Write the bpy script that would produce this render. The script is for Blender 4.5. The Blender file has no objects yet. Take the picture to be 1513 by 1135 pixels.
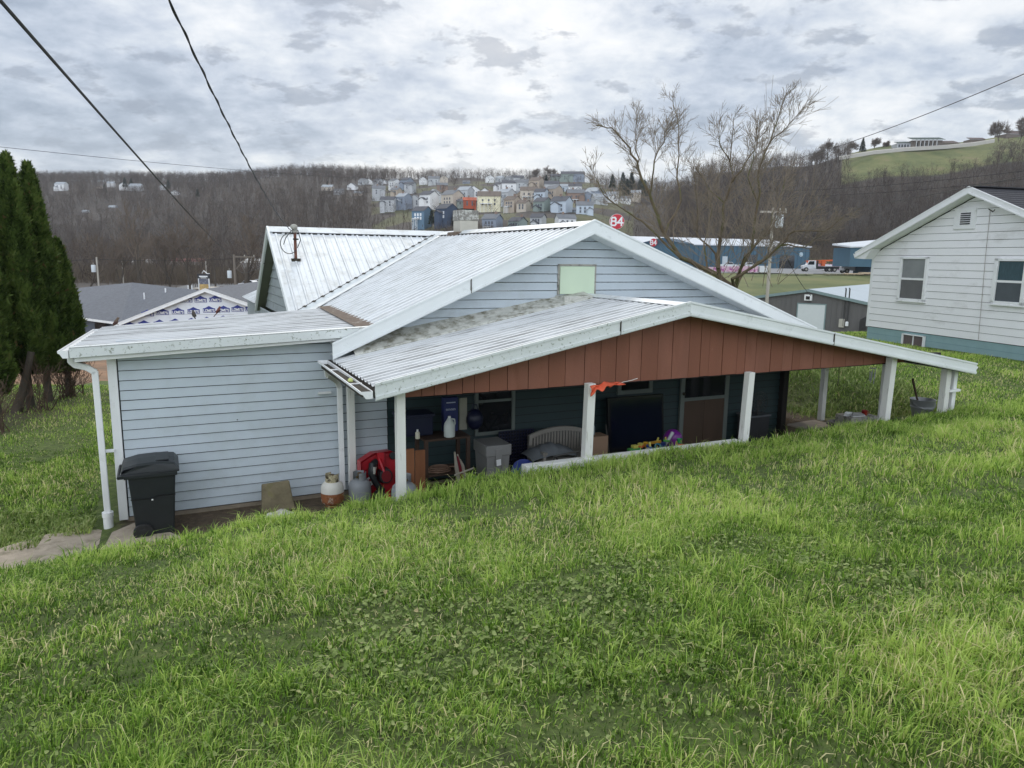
import bpy, math, random
import numpy as np
from mathutils import Vector, Matrix, noise
SC = bpy.context.scene
COL = SC.collection
R = random.Random(11)
rad = math.radians
# ------------------------------------------------------------------ camera numbers
F, PI_, RO = 1085.0, 0.17035521, 0.01328018
CX, CY = 756.5, 567.5
YAW, HX, HY, HZ = 0.4440288, -5.0539305, 9.1154103, -3.44
cp, sp_, cr, sr = math.cos(PI_), math.sin(PI_), math.cos(RO), math.sin(RO)
ch, sh = math.cos(YAW), math.sin(YAW)

def ray(px, py):
    u, t = (px - CX) / F, (py - CY) / F
    u, t = u * cr + t * sr, -u * sr + t * cr
    return Vector((u, cp - t * sp_, -sp_ - t * cp))
def at(px, py, Y):
    r = ray(px, py); return r * (Y / r.y)
def atz(px, py, z):
    r = ray(px, py); return r * (z / r.z)
def to_h(p):
    dx, dy = p[0] - HX, p[1] - HY
    return (dx * ch + dy * sh, -dx * sh + dy * ch)
def from_h(s, w, z=0.0):
    return Vector((HX + s * ch - w * sh, HY + s * sh + w * ch, z))
def hw(px, py, w):
    """the point of the house's plane at depth w: (s, w, z)"""
    r = ray(px, py); s0, w0 = to_h((0, 0)); s1, w1 = to_h(r)
    t = (w - w0) / (w1 - w0)
    return (s0 + (s1 - s0) * t, w, r.z * t)
def yh(px):
    return 380.2 + (px - CX) * 0.0133

# ------------------------------------------------------------------ mesh builder
class MB:
    def __init__(s, off=(0, 0, 0)):
        s.v, s.f, s.m, s.off = [], [], [], Vector(off)
    def add(s, pts, faces, m=0):
        b = len(s.v); s.v.extend([Vector(p) + s.off for p in pts])
        for f in faces: s.f.append([b + i for i in f]); s.m.append(m)
        return s
    def poly(s, *pts, m=0): return s.add(pts, [list(range(len(pts)))], m)
    def box(s, x0, y0, z0, x1, y1, z1, m=0):
        P = [(x0,y0,z0),(x1,y0,z0),(x1,y1,z0),(x0,y1,z0),(x0,y0,z1),(x1,y0,z1),(x1,y1,z1),(x0,y1,z1)]
        return s.add(P, [(0,3,2,1),(4,5,6,7),(0,1,5,4),(1,2,6,5),(2,3,7,6),(3,0,4,7)], m)
    def obox(s, c, ax, ay, az, m=0):
        c, ax, ay, az = Vector(c), Vector(ax), Vector(ay), Vector(az)
        P = [c + ax*i + ay*j + az*k for k in (-1,1) for i, j in ((-1,-1),(1,-1),(1,1),(-1,1))]
        return s.add(P, [(0,3,2,1),(4,5,6,7),(0,1,5,4),(1,2,6,5),(2,3,7,6),(3,0,4,7)], m)
    def beam(s, p, q, a, b, m=0):
        """a bar whose section is the parallelogram a, b, from p to q"""
        p, q, a, b = Vector(p), Vector(q), Vector(a), Vector(b)
        P = [p, p+a, p+a+b, p+b, q, q+a, q+a+b, q+b]
        return s.add(P, [(0,3,2,1),(4,5,6,7),(0,1,5,4),(1,2,6,5),(2,3,7,6),(3,0,4,7)], m)
    def prism(s, pts, vec, m=0):
        n = len(pts); pts = [Vector(p) for p in pts]; vec = Vector(vec)
        return s.add(pts + [p + vec for p in pts],
            [list(range(n))[::-1], list(range(n, 2*n))] + [(i, (i+1) % n, n + (i+1) % n, n + i) for i in range(n)], m)
    def tube(s, pts, r, n=8, m=0, cap=True):
        pts = [Vector(p) for p in pts]; rs = r if isinstance(r, (list, tuple)) else [r]*len(pts)
        V = []; up = None
        for i, p in enumerate(pts):
            d = (pts[min(i+1, len(pts)-1)] - pts[max(i-1, 0)]); d = d.normalized() if d.length > 1e-9 else Vector((0,0,1))
            if up is None: up = Vector((0,0,1)) if abs(d.z) < .9 else Vector((1,0,0))
            a = d.cross(up); a.normalize(); up = a.cross(d)
            for k in range(n):
                t = 2*math.pi*k/n; V.append(p + (a*math.cos(t) + up*math.sin(t))*rs[i])
        Fs = [(i*n+k, i*n+(k+1)%n, (i+1)*n+(k+1)%n, (i+1)*n+k) for i in range(len(pts)-1) for k in range(n)]
        if cap: Fs += [list(range(n))[::-1], [(len(pts)-1)*n+k for k in range(n)]]
        return s.add(V, Fs, m)
    def lathe(s, prof, n=20, c=(0,0,0), m=0, sx=1, sy=1):
        c = Vector(c); V = []
        for r, z in prof:
            for k in range(n):
                t = 2*math.pi*k/n; V.append(c + Vector((r*math.cos(t)*sx, r*math.sin(t)*sy, z)))
        L = len(prof)
        return s.add(V, [(i*n+k, i*n+(k+1)%n, (i+1)*n+(k+1)%n, (i+1)*n+k) for i in range(L-1) for k in range(n)]
                     + [list(range(n))[::-1], [(L-1)*n+k for k in range(n)]], m)
    def ball(s, c, r, n=12, m=0):
        r = (r, r, r) if not isinstance(r, (tuple, list)) else r; c = Vector(c)
        V = [c + Vector((0,0,-r[2]))]; k2 = n//2
        for i in range(1, k2):
            a = math.pi*i/k2 - math.pi/2
            for k in range(n):
                t = 2*math.pi*k/n; V.append(c + Vector((r[0]*math.cos(a)*math.cos(t), r[1]*math.cos(a)*math.sin(t), r[2]*math.sin(a))))
        V.append(c + Vector((0,0,r[2]))); e = len(V)-1
        Fs = [(0, 1+(k+1)%n, 1+k) for k in range(n)] + [(e, e-n+k, e-n+(k+1)%n) for k in range(n)]
        Fs += [(1+i*n+k, 1+i*n+(k+1)%n, 1+(i+1)*n+(k+1)%n, 1+(i+1)*n+k) for i in range(k2-2) for k in range(n)]
        return s.add(V, Fs, m)
    def build(s, name, mats, parent=None, smooth=False, bevel=0, label=None):
        me = bpy.data.meshes.new(name); me.from_pydata(s.v, [], s.f)
        mats = mats if isinstance(mats, (list, tuple)) else [mats]
        for mt in mats: me.materials.append(mt)
        if len(mats) > 1: me.polygons.foreach_set('material_index', s.m)
        if smooth: me.polygons.foreach_set('use_smooth', [True]*len(s.f))
        me.update(); o = bpy.data.objects.new(name, me); COL.objects.link(o)
        if parent is not None: o.parent = parent
        if bevel:
            b = o.modifiers.new('bevel', 'BEVEL'); b.width = bevel; b.segments = 2; b.limit_method = 'ANGLE'; b.angle_limit = rad(35)
        if smooth:
            try: me.set_sharp_from_angle(angle=rad(38))
            except Exception: pass
        if label: o['label'] = label
        return o

def tag(o, label, cat, group=None, kind=None):
    o['label'] = label; o['category'] = cat
    if group: o['group'] = group
    if kind: o['kind'] = kind
    return o
def thing(name, label, cat, loc=(0,0,0), rz=0.0, group=None, tilt=None):
    o = bpy.data.objects.new(name, None); COL.objects.link(o); o.empty_display_size = .2
    o.location = loc; o.rotation_euler = (tilt[0] if tilt else 0, tilt[1] if tilt else 0, rz)
    return tag(o, label, cat, group)
def single(name, mb, mats, label, cat, loc=(0,0,0), rz=0.0, group=None, **k):
    o = mb.build(name, mats, **k); o.location = loc; o.rotation_euler = (0, 0, rz)
    return tag(o, label, cat, group)
def structure(o, label, cat):
    o['kind'] = 'structure'; o['label'] = label; o['category'] = cat; return o
def copy_tree(o, loc, rz=None, label=None, scale=None):
    c = o.copy(); COL.objects.link(c); c.location = loc
    if rz is not None: c.rotation_euler = (0, 0, rz)
    if scale: c.scale = scale if isinstance(scale, tuple) else (scale,)*3
    if label: c['label'] = label
    for chd in [x for x in COL.objects if x.parent == o]:
        d = chd.copy(); COL.objects.link(d); d.parent = c
        for g in [x for x in COL.objects if x.parent == chd]:
            e = g.copy(); COL.objects.link(e); e.parent = d
    return c
def npmesh(name, V, T, mats, tint=None, smooth=False, matidx=None):
    """V (n,3), T (m,3) triangles"""
    me = bpy.data.meshes.new(name); V = np.asarray(V, np.float32); T = np.asarray(T, np.int32)
    me.vertices.add(len(V)); me.vertices.foreach_set('co', V.ravel())
    me.loops.add(T.size); me.loops.foreach_set('vertex_index', T.ravel())
    me.polygons.add(len(T)); me.polygons.foreach_set('loop_start', np.arange(0, T.size, 3, dtype=np.int32))
    mats = mats if isinstance(mats, (list, tuple)) else [mats]
    for m in mats: me.materials.append(m)
    if matidx is not None: me.polygons.foreach_set('material_index', np.asarray(matidx, np.int32))
    me.polygons.foreach_set('use_smooth', np.full(len(T), smooth))
    if tint is not None:
        a = me.attributes.new('tint', 'FLOAT', 'POINT'); a.data.foreach_set('value', np.asarray(tint, np.float32))
    me.update(calc_edges=True); me.validate()
    o = bpy.data.objects.new(name, me); COL.objects.link(o); return o

# ------------------------------------------------------------------ materials
def newmat(name):
    m = bpy.data.materials.new(name); m.use_nodes = True
    nt = m.node_tree; b = nt.nodes['Principled BSDF']; return m, nt, b
def N(nt, t, **k):
    n = nt.nodes.new(t)
    for a, v in k.items(): setattr(n, a, v)
    return n
def ramp(nt, stops):
    r = nt.nodes.new('ShaderNodeValToRGB'); e = r.color_ramp.elements
    while len(e) > 1: e.remove(e[-1])
    for i, (p, c) in enumerate(stops):
        x = e[0] if i == 0 else e.new(p)
        x.position = p; x.color = (*c, 1) if len(c) == 3 else c
    return r
def mixc(nt, f, a, b, mode='MIX'):
    m = N(nt, 'ShaderNodeMix', data_type='RGBA', blend_type=mode); L = nt.links
    for sock, v in ((m.inputs[0], f), (m.inputs[6], a), (m.inputs[7], b)):
        if isinstance(v, (int, float)): sock.default_value = v
        elif isinstance(v, (tuple, list)): sock.default_value = (*v[:3], 1)
        else: L.new(v, sock)
    return m.outputs[2]
def nz(nt, scale=5, detail=4, rough=.55, stretch=(1,1,1), coord='Object', dist=0, loc=(0,0,0)):
    tc = N(nt, 'ShaderNodeTexCoord'); mp = N(nt, 'ShaderNodeMapping'); mp.inputs['Scale'].default_value = stretch; mp.inputs['Location'].default_value = loc
    n = N(nt, 'ShaderNodeTexNoise'); n.inputs['Scale'].default_value = scale; n.inputs['Detail'].default_value = detail
    n.inputs['Roughness'].default_value = rough; n.inputs['Distortion'].default_value = dist
    nt.links.new(tc.outputs[coord], mp.inputs[0]); nt.links.new(mp.outputs[0], n.inputs['Vector']); return n.outputs['Fac']
def mat(name, col, rough=.6, var=.12, scale=6, stretch=(1,1,1), dirt=None, dirt_scale=3, dirt_lo=.55, dirt_hi=.75, dirt_stretch=None,
        metal=0.0, bump=0.0, bump_scale=40, spec=.4, trans=0.0, alpha=None):
    m, nt, b = newmat(name); L = nt.links
    f = nz(nt, scale, 5, .6, stretch)
    r = ramp(nt, [(.25, tuple(c*(1-var) for c in col)), (.75, tuple(min(1, c*(1+var)) for c in col))]); L.new(f, r.inputs[0])
    c = r.outputs[0]
    if dirt:
        g = nz(nt, dirt_scale, 8, .65, dirt_stretch or stretch, loc=(3.1, 7.7, 1.3))
        q = ramp(nt, [(dirt_lo, (0,0,0)), (dirt_hi, (1,1,1))]); L.new(g, q.inputs[0])
        c = mixc(nt, q.outputs[0], c, dirt)
    L.new(c, b.inputs['Base Color'])
    b.inputs['Roughness'].default_value = rough; b.inputs['Metallic'].default_value = metal
    b.inputs['Specular IOR Level'].default_value = spec
    if trans: b.inputs['Transmission Weight'].default_value = trans
    if bump:
        h = nz(nt, bump_scale, 4, .6); bp = N(nt, 'ShaderNodeBump'); bp.inputs['Strength'].default_value = bump; bp.inputs['Distance'].default_value = .02
        L.new(h, bp.inputs['Height']); L.new(bp.outputs[0], b.inputs['Normal'])
    return m
def tintmat(name, stops, rough=.6, transl=.0, spec=.25, noise_mix=0, noise_scale=1.0, dark=(0,0,0)):
    m, nt, b = newmat(name); L = nt.links
    a = N(nt, 'ShaderNodeAttribute', attribute_name='tint'); r = ramp(nt, stops); L.new(a.outputs['Fac'], r.inputs[0])
    c = r.outputs[0]
    if noise_mix:
        f = nz(nt, noise_scale, 3); q = ramp(nt, [(.4, (0,0,0)), (.65, (1,1,1))]); L.new(f, q.inputs[0])
        mm = N(nt, 'ShaderNodeMath', operation='MULTIPLY'); mm.inputs[1].default_value = noise_mix; L.new(q.outputs[0], mm.inputs[0])
        c = mixc(nt, mm.outputs[0], c, dark)
    L.new(c, b.inputs['Base Color']); b.inputs['Roughness'].default_value = rough; b.inputs['Specular IOR Level'].default_value = spec
    if transl:
        t = N(nt, 'ShaderNodeBsdfTranslucent'); L.new(c, t.inputs[0]); mx = N(nt, 'ShaderNodeMixShader'); mx.inputs[0].default_value = transl
        L.new(b.outputs[0], mx.inputs[1]); L.new(t.outputs[0], mx.inputs[2]); L.new(mx.outputs[0], nt.nodes['Material Output'].inputs[0])
    return m

white = mat('white_paint', (.80,.81,.81), .45, .05, 3, dirt=(.50,.50,.46), dirt_scale=4, dirt_lo=.58, dirt_hi=.8, bump=.05)
white_rake = mat('white_enamel_trim', (.745,.775,.77), .35, .05, 2, dirt=(.40,.44,.41), dirt_scale=6, dirt_lo=.6, dirt_hi=.85)
lichen_trim = mat('mildewed_trim', (.66,.69,.68), .45, .06, 2, dirt=(.16,.18,.12), dirt_scale=24, dirt_lo=.57, dirt_hi=.70)
post_paint = mat('flaking_post_paint', (.74,.74,.70), .6, .08, 5, stretch=(1,1,.15), dirt=(.30,.28,.24), dirt_scale=14, dirt_lo=.62, dirt_hi=.72, bump=.25, bump_scale=60)
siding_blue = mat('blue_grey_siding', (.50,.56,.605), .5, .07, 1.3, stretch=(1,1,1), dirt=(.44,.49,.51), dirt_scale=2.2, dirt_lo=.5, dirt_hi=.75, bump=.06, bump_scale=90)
siding_shaded = mat('shaded_porch_siding', (.018,.040,.043), .55, .1, 2)  # the house siding again, with the porch shade put into its colour
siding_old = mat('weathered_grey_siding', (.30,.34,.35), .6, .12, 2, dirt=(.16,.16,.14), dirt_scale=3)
roofm = mat('white_metal_roof', (.71,.74,.755), .42, .06, 1.2, dirt=(.46,.47,.44), dirt_scale=3.2, dirt_lo=.47, dirt_hi=.76, spec=.5)
rib_shade_soil = mat('shaded_soiled_rib_edge', (.62,.64,.65), .55, .12, 6, dirt=(.40,.41,.40), dirt_scale=4, dirt_lo=.45, dirt_hi=.75, stretch=(.2,.6,1))  # rib sides painted darker: relief shade put into the colour, plus dirt
rib_shade_soil2 = mat('shaded_dirty_rib_edge', (.54,.55,.55), .6, .12, 4, stretch=(.12,1,1), dirt=(.20,.20,.19), dirt_scale=5, dirt_lo=.45, dirt_hi=.7)  # stronger rib side tone, shade and dirt streaks both in the colour
roofdirty = mat('mildewed_metal_roof', (.67,.695,.71), .45, .07, 2, dirt=(.42,.43,.41), dirt_scale=22, dirt_lo=.60, dirt_hi=.72, dirt_stretch=(.9,1,1), spec=.5)
rooflash = mat('lichen_covered_flashing', (.55,.55,.50), .75, .15, 6, dirt=(.20,.19,.14), dirt_scale=7, dirt_lo=.45, dirt_hi=.65, bump=.3)
rusty_strip = mat('rusty_flashing', (.13,.095,.07), .85, .35, 8, dirt=(.40,.38,.35), dirt_scale=7, dirt_lo=.60, dirt_hi=.66)
debris = mat('dark_gutter_debris', (.045,.038,.028), .95, .4, 20, bump=.6)
soffit_m = mat('olive_soffit', (.16,.17,.13), .6, .1, 3)
brown_board2 = mat('faded_red_brown_boards', (.24,.098,.064), .65, .14, 2.5, stretch=(1,1,.3), dirt=(.20,.075,.045), dirt_scale=5, dirt_lo=.5, dirt_hi=.7, bump=.12)
brown_board = mat('red_brown_boards', (.215,.082,.05), .6, .12, 2.5, stretch=(1,1,.3), dirt=(.30,.16,.12), dirt_scale=16, dirt_lo=.68, dirt_hi=.75, bump=.12)
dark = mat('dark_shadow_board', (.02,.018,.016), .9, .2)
mint = mat('mint_painted_board', (.62,.74,.56), .6, .06, 2, dirt=(.44,.40,.22), dirt_scale=5, dirt_lo=.66, dirt_hi=.8)
concrete = mat('weathered_concrete', (.27,.225,.17), .9, .2, 6, dirt=(.13,.12,.075), dirt_scale=5, bump=.5)
slab_m = mat('pale_worn_concrete', (.40,.335,.26), .9, .18, 6, dirt=(.22,.19,.13), dirt_scale=5, dirt_lo=.5, dirt_hi=.7, bump=.5)
conc_grey = mat('grey_concrete', (.36,.35,.31), .9, .15, 6, dirt=(.13,.13,.11), dirt_scale=8, dirt_lo=.5, dirt_hi=.65, bump=.4)
conc_pale = mat('pale_block_chimney', (.46,.44,.38), .9, .1, 5, bump=.3)
glass_dark = mat('dark_window_glass', (.015,.017,.02), .06, .1, 3, spec=.6)
glass_grey = mat('grey_window_screen', (.13,.14,.14), .25, .15, 3)
shingle_dark = mat('dark_shingles', (.045,.045,.052), .85, .25, 9, stretch=(1,1,1), bump=.4)
shingle_grey = mat('grey_shingles', (.13,.14,.16), .85, .22, 5, bump=.3)
black_plastic = mat('black_plastic', (.018,.021,.023), .42, .15, 8, bump=.06)
def plain(n, c, r=.55, v=.1, **k): return mat(n, c, r, v, **k)
# ------------------------------------------------------------------ terrain
def sm(a, b, x): 
    t = np.clip((x - a) / (b - a), 0, 1); return t*t*(3 - 2*t)
PROF = {
 -300: [(18,-3.5),(26,-5),(39,-5.8),(50,-6.6),(70,-7),(340,-7),(430,10),(560,38),(700,62),(800,72),(950,76),(1500,60)],
  250: [(18,-3.5),(26,-5),(39,-5.8),(50,-6.6),(70,-7),(340,-7),(420,10),(560,38),(700,62),(800,74),(950,76),(1500,60)],
  450: [(18,-3.5),(50,-6.6),(280,-7),(340,2),(450,26),(560,47),(700,72),(800,76),(1500,60)],
  580: [(18,-3.5),(50,-6.6),(220,-7),(300,9),(400,24),(480,36),(560,48),(620,58),(700,71),(800,74),(1500,60)],
  700: [(18,-3.5),(50,-6),(200,-6),(250,3),(300,14),(400,25),(480,38),(560,52),(680,69),(800,70),(1500,60)],
  850: [(18,-3.3),(50,-6),(150,-3),(230,-3),(270,3),(320,17),(400,29),(460,38),(600,60),(660,64),(800,64),(1500,60)],
  960: [(18,-3.2),(60,-7),(100,-5),(150,-3),(250,-2.6),(290,3),(350,16),(450,32),(550,48),(650,58),(800,62),(1500,60)],
 1050: [(18,-3.0),(25,-2.9),(60,-7.2),(90,-6.5),(113,-5),(150,-2.5),(262,-2.2),(290,5),(340,22),(420,47),(460,52),(600,50),(1500,40)],
 1150: [(18,-2.7),(25,-2.5),(32,-3),(60,-7.2),(90,-6.5),(113,-5),(150,-2.5),(262,-2.2),(285,4),(340,26),(420,51),(450,55),(600,56),(1500,40)],
 1300: [(18,-2.45),(25,-2.45),(32,-3),(60,-7.2),(90,-6.5),(113,-5),(150,-2.5),(262,-2.2),(285,4),(350,34),(395,56),(430,65),(600,66),(1500,40)],
 1500: [(18,-2.40),(25,-2.42),(32,-3),(60,-7.2),(90,-6.5),(113,-5),(150,-2.5),(250,-1),(300,18),(350,42),(380,57),(430,72),(600,74),(1500,40)],
 1850: [(18,-2.3),(25,-2.3),(60,-6),(100,-4),(150,-2),(250,6),(300,24),(380,58),(430,76),(600,80),(1500,40)],
}
_ks = sorted(PROF); _ts = np.array([(k - CX) / F for k in _ks])
def far_z(X, Y):
    X = np.asarray(X, float); Y = np.maximum(np.asarray(Y, float), 1.0); t = np.clip(X / Y, _ts[0], _ts[-1])
    cols = np.array([np.interp(Y, [a for a, _ in PROF[k]], [b for _, b in PROF[k]]) for k in _ks])
    i = np.clip(np.searchsorted(_ts, t) - 1, 0, len(_ts) - 2)
    f = (t - _ts[i]) / (_ts[i+1] - _ts[i]); f = f*f*(3-2*f)
    idx = np.indices(t.shape) if t.ndim else ()
    a = cols[(i,) + tuple(idx)]; b = cols[(i+1,) + tuple(idx)]
    return a + (b - a) * f
def bumps(X, Y):
    return (.022*np.sin(1.9*X+.7*Y+.4)*np.sin(1.3*Y-.6*X) + .018*np.sin(3.7*X-2.1*Y+1)*np.cos(3.1*Y+1.2*X) + .010*np.sin(8.3*X+3*Y)*np.sin(7.1*Y-2*X+2))
def ground_z(X, Y):
    X = np.asarray(X, float); Y = np.asarray(Y, float)
    S = (X-HX)*ch + (Y-HY)*sh; W = -(X-HX)*sh + (Y-HY)*ch
    pf = -1.6 + .065*X - .106*Y + bumps(X, Y)
    pf = pf - .095*sm(4.0, 7.0, Y) - .10*np.clip(1.6 - S, 0, 4)*sm(4.5, 7.0, Y)*sm(-7, -4, W)
    pf = np.where(pf < -4, -4, pf)
    left = pf + (-3.46 - .17*np.clip(-S-.05, 0, 1.3)*(1-sm(0,2.5,W)) - pf) * sm(-3.25, -1.5, W)
    inside = pf + (-3.46 - pf) * sm(-2.62, -2.46, W)
    dip = pf + (-3.05 - pf) * sm(-2.35, -1.0, W)
    right = pf + (-2.42 + .3*bumps(X, Y) - pf) * sm(10, 18, Y) * sm(-2.8, 0, W)
    side = dip + (right - dip) * sm(12.9, 13.9, S + .25*np.clip(W, 0, 30))
    side = side + (right - side) * sm(1.0, 5.0, W)
    k = sm(3.1, 3.9, S); z = left + (inside - left) * k
    z = z + (side - z) * sm(11.45, 11.6, S)
    fz = far_z(X, Y); g = sm(17, 23, Y)
    return z + (fz - z) * g
def gz(x, y): return float(ground_z(np.array([x]), np.array([y]))[0])

def grid_mesh(name, XX, YY, ZZ, mats, tint=None, drop=None, tint2=None):
    ny, nx = XX.shape; idx = np.arange(nx*ny).reshape(ny, nx)
    a, b, c, d = idx[:-1,:-1].ravel(), idx[:-1,1:].ravel(), idx[1:,1:].ravel(), idx[1:,:-1].ravel()
    if drop is not None:
        keep = ~drop[:-1,:-1].ravel() | ~drop[1:,1:].ravel(); a, b, c, d = a[keep], b[keep], c[keep], d[keep]
    T = np.concatenate([np.stack([a,b,c],1), np.stack([a,c,d],1)])
    return npmesh(name, np.stack([XX.ravel(), YY.ravel(), ZZ.ravel()], 1), T, mats, None if tint is None else tint.ravel(), smooth=True)

# near lawn
lawn_m, nt, b = newmat('lawn_thatch'); L = nt.links
f1 = nz(nt, 9, 6, .7); f2 = nz(nt, .8, 4, .6)
r1 = ramp(nt, [(.3, (.045,.055,.016)), (.55, (.10,.15,.028)), (.75, (.21,.21,.08))]); L.new(f1, r1.inputs[0])
q = ramp(nt, [(.5, (0,0,0)), (.7, (1,1,1))]); L.new(f2, q.inputs[0])
a = N(nt, 'ShaderNodeAttribute', attribute_name='tint')
c1 = mixc(nt, q.outputs[0], r1.outputs[0], (.085,.12,.03))
dr = ramp(nt, [(.3, (.06,.045,.03)), (.7, (.15,.105,.065))]); L.new(f1, dr.inputs[0])
c2 = mixc(nt, a.outputs['Fac'], c1, dr.outputs[0]); L.new(c2, b.inputs['Base Color']); b.inputs['Roughness'].default_value = .95
bp = N(nt, 'ShaderNodeBump'); bp.inputs['Strength'].default_value = .8; bp.inputs['Distance'].default_value = .05; L.new(nz(nt, 25, 6, .7), bp.inputs['Height']); L.new(bp.outputs[0], b.inputs['Normal'])
def dirt_w(X, Y):
    S = (X-HX)*ch + (Y-HY)*sh; W = -(X-HX)*sh + (Y-HY)*ch
    d = sm(-1.5, -1.1, W) * (1 - sm(3.0, 3.6, W)) * sm(-.15, .1, S) * (1 - sm(12.0, 12.6, S))
    # bare soil under the row of evergreens and a worn patch right of the porch
    d = np.maximum(d, .8 * np.exp(-(((X+10.6)/1.1)**2 + ((Y-15.6)/1.8)**2)))
    d = np.maximum(d, .5 * np.exp(-(((S-12.4)/1.0)**2 + ((W-1.5)/1.6)**2)))
    return np.clip(d, 0, 1)
xs = np.arange(-17, 22.01, .13); ys = np.arange(-7, 30.01, .13); XX, YY = np.meshgrid(xs, ys)
lawn = grid_mesh('lawn', XX, YY, ground_z(XX, YY), lawn_m, dirt_w(XX, YY))
structure(lawn, 'green lawn sloping down to the blue house and past it to the white house', 'lawn')
# far terrain: one sheet out to the ridges. tint 0 brown wood floor, .5 grass, 1 pale dirt
def zone(X, Y):
    px = CX + F * X / np.maximum(Y, 1); z = np.zeros_like(X)
    grass = (Y < 75) | ((px > 930) & (Y < 152)) | ((px > 1080) & (Y > 252) & (Y < 275)) | ((px > 1225) & (Y > 360))
    z = np.where(grass, .5, z)
    town = (px > 545) & (px < 930) & (Y > 285) & (Y < 640) & ((np.sin(X*.11)*np.sin(Y*.09)) > -.25)
    z = np.where(town, .30, z)
    z = np.where((px < 420) & (Y > 27) & (Y < 44), 1.0, z)
    return z
tt = np.linspace(-1.1, 1.25, 300); yy = np.concatenate([np.linspace(2, 30, 15), np.geomspace(31, 1500, 240)])
TT, YY = np.meshgrid(tt, yy); XX = TT * YY * 1.0
rough = 1.2*np.sin(XX*.05+1)*np.sin(YY*.043)*sm(90, 400, YY) + .5*np.sin(XX*.13)*np.sin(YY*.17)*sm(60, 300, YY)
rough = np.where((YY > 95) & (YY < 262) & (XX/YY > .05), 0, rough)
ZZ = np.where(YY < 29, ground_z(XX, YY) - .4, far_z(XX, YY) + rough)
drop = (YY < 28.5) & (XX > -16.5) & (XX < 21.5)
hill_m, nt, b = newmat('hillside_ground'); L = nt.links
f1 = nz(nt, .09, 8, .7); f3 = nz(nt, .6, 6, .7)
wood = ramp(nt, [(.35, (.030,.026,.023)), (.65, (.075,.060,.048))]); L.new(f3, wood.inputs[0])
gr = ramp(nt, [(.35, (.085,.11,.035)), (.55, (.15,.16,.055)), (.72, (.21,.17,.09))]); L.new(f1, gr.inputs[0])
a = N(nt, 'ShaderNodeAttribute', attribute_name='tint')
qa = ramp(nt, [(.2, (0,0,0)), (.4, (1,1,1))]); L.new(a.outputs['Fac'], qa.inputs[0])
qb = ramp(nt, [(.6, (0,0,0)), (.9, (1,1,1))]); L.new(a.outputs['Fac'], qb.inputs[0])
c = mixc(nt, qa.outputs[0], wood.outputs[0], gr.outputs[0]); ora = ramp(nt, [(.35, (.15,.10,.06)), (.6, (.30,.17,.095)), (.72, (.36,.27,.18))]); L.new(f3, ora.inputs[0]); c = mixc(nt, qb.outputs[0], c, ora.outputs[0])
L.new(c, b.inputs['Base Color']); b.inputs['Roughness'].default_value = .95
hills = grid_mesh('hills', XX, YY, ZZ, hill_m, zone(XX, YY), drop)
structure(hills, 'valley floor and wooded hills rising behind the houses', 'hills')
def hz(px, Y): return float(far_z(np.array([(px-CX)/F*Y]), np.array([float(Y)]))[0])
def on_hill(px, Y): return Vector(((px-CX)/F*Y, Y, hz(px, Y)))
def flat_sheet(name, pts, zoff, m, label, cat, n=24):
    """a road or lot laid on the terrain: pts are (X, Y) edge pairs"""
    V, T = [], []
    for (l, r_) in pts:
        for k in range(5):
            x = l[0] + (r_[0]-l[0])*k/4; y = l[1] + (r_[1]-l[1])*k/4
            V.append((x, y, float(far_z(np.array([x]), np.array([y]))[0]) + zoff))
    for i in range(len(pts)-1):
        for k in range(4):
            a_ = i*5+k; T += [(a_, a_+1, a_+6), (a_, a_+6, a_+5)]
    o = npmesh(name, V, T, m); return structure(o, label, cat)
asphalt = mat('grey_asphalt', (.15,.155,.16), .9, .15, .2)
asphalt_wet = mat('pale_asphalt', (.22,.225,.235), .8, .12, .15)
lot = [((x0, y), (x1, y)) for y, x0, x1 in ((150, 22, 125), (175, 24, 145), (200, 26, 160), (225, 28, 170), (255, 30, 180))]
flat_sheet('parking_lot', lot, .12, asphalt_wet, 'grey paved yard in front of the blue warehouse', 'parking lot')
road = [((-40, 23.2), (-40, 26)), ((-24, 22.8), (-24, 25.4)), ((-14, 22.9), (-14, 25.2)), ((-4, 24), (-4, 26))]
flat_sheet('road', road, .07, asphalt, 'narrow grey road beyond the evergreens on the left', 'road')
lr = [((-62, 118), (-46, 118)), ((-66, 140), (-48, 140)), ((-75, 175), (-52, 175))]
flat_sheet('car_park', lr, .12, asphalt, 'grey car park down in the valley between the shed roof and the trees', 'car park')

# ------------------------------------------------------------------ grass
def in_house(X, Y):
    S = (X-HX)*ch + (Y-HY)*sh; W = -(X-HX)*sh + (Y-HY)*ch
    a = (W > -2.55) & (W < 12) & (S > 3.3) & (S < 11.6)
    a |= (W > -1.55) & (W < 3) & (S > -.35) & (S < 3.4)
    a |= (W > -1.7) & (W < -.22) & (S > -1.9) & (S < .3)
    a |= (W > -2.56) & (W < -.2) & (S > 3.3) & (S < 12.9)
    # white house
    a |= (X > 11.3 + (24-Y)*.258) & (Y < 24.6)  & (Y > 14)
    a |= (Y > 22.6) & (Y < 25.6) & (X < -2)
    return a
rng = np.random.default_rng(5)
def fbm(X, Y, s, seed):
    r = np.random.default_rng(seed); out = 0
    for o in range(4):
        for _ in range(3):
            a = r.uniform(0, 6.28); k = s * 1.9**o; out = out + np.sin(k*(X*np.cos(a)+Y*np.sin(a)) + r.uniform(0, 6.28)) / 1.7**o
    return out / 4
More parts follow.
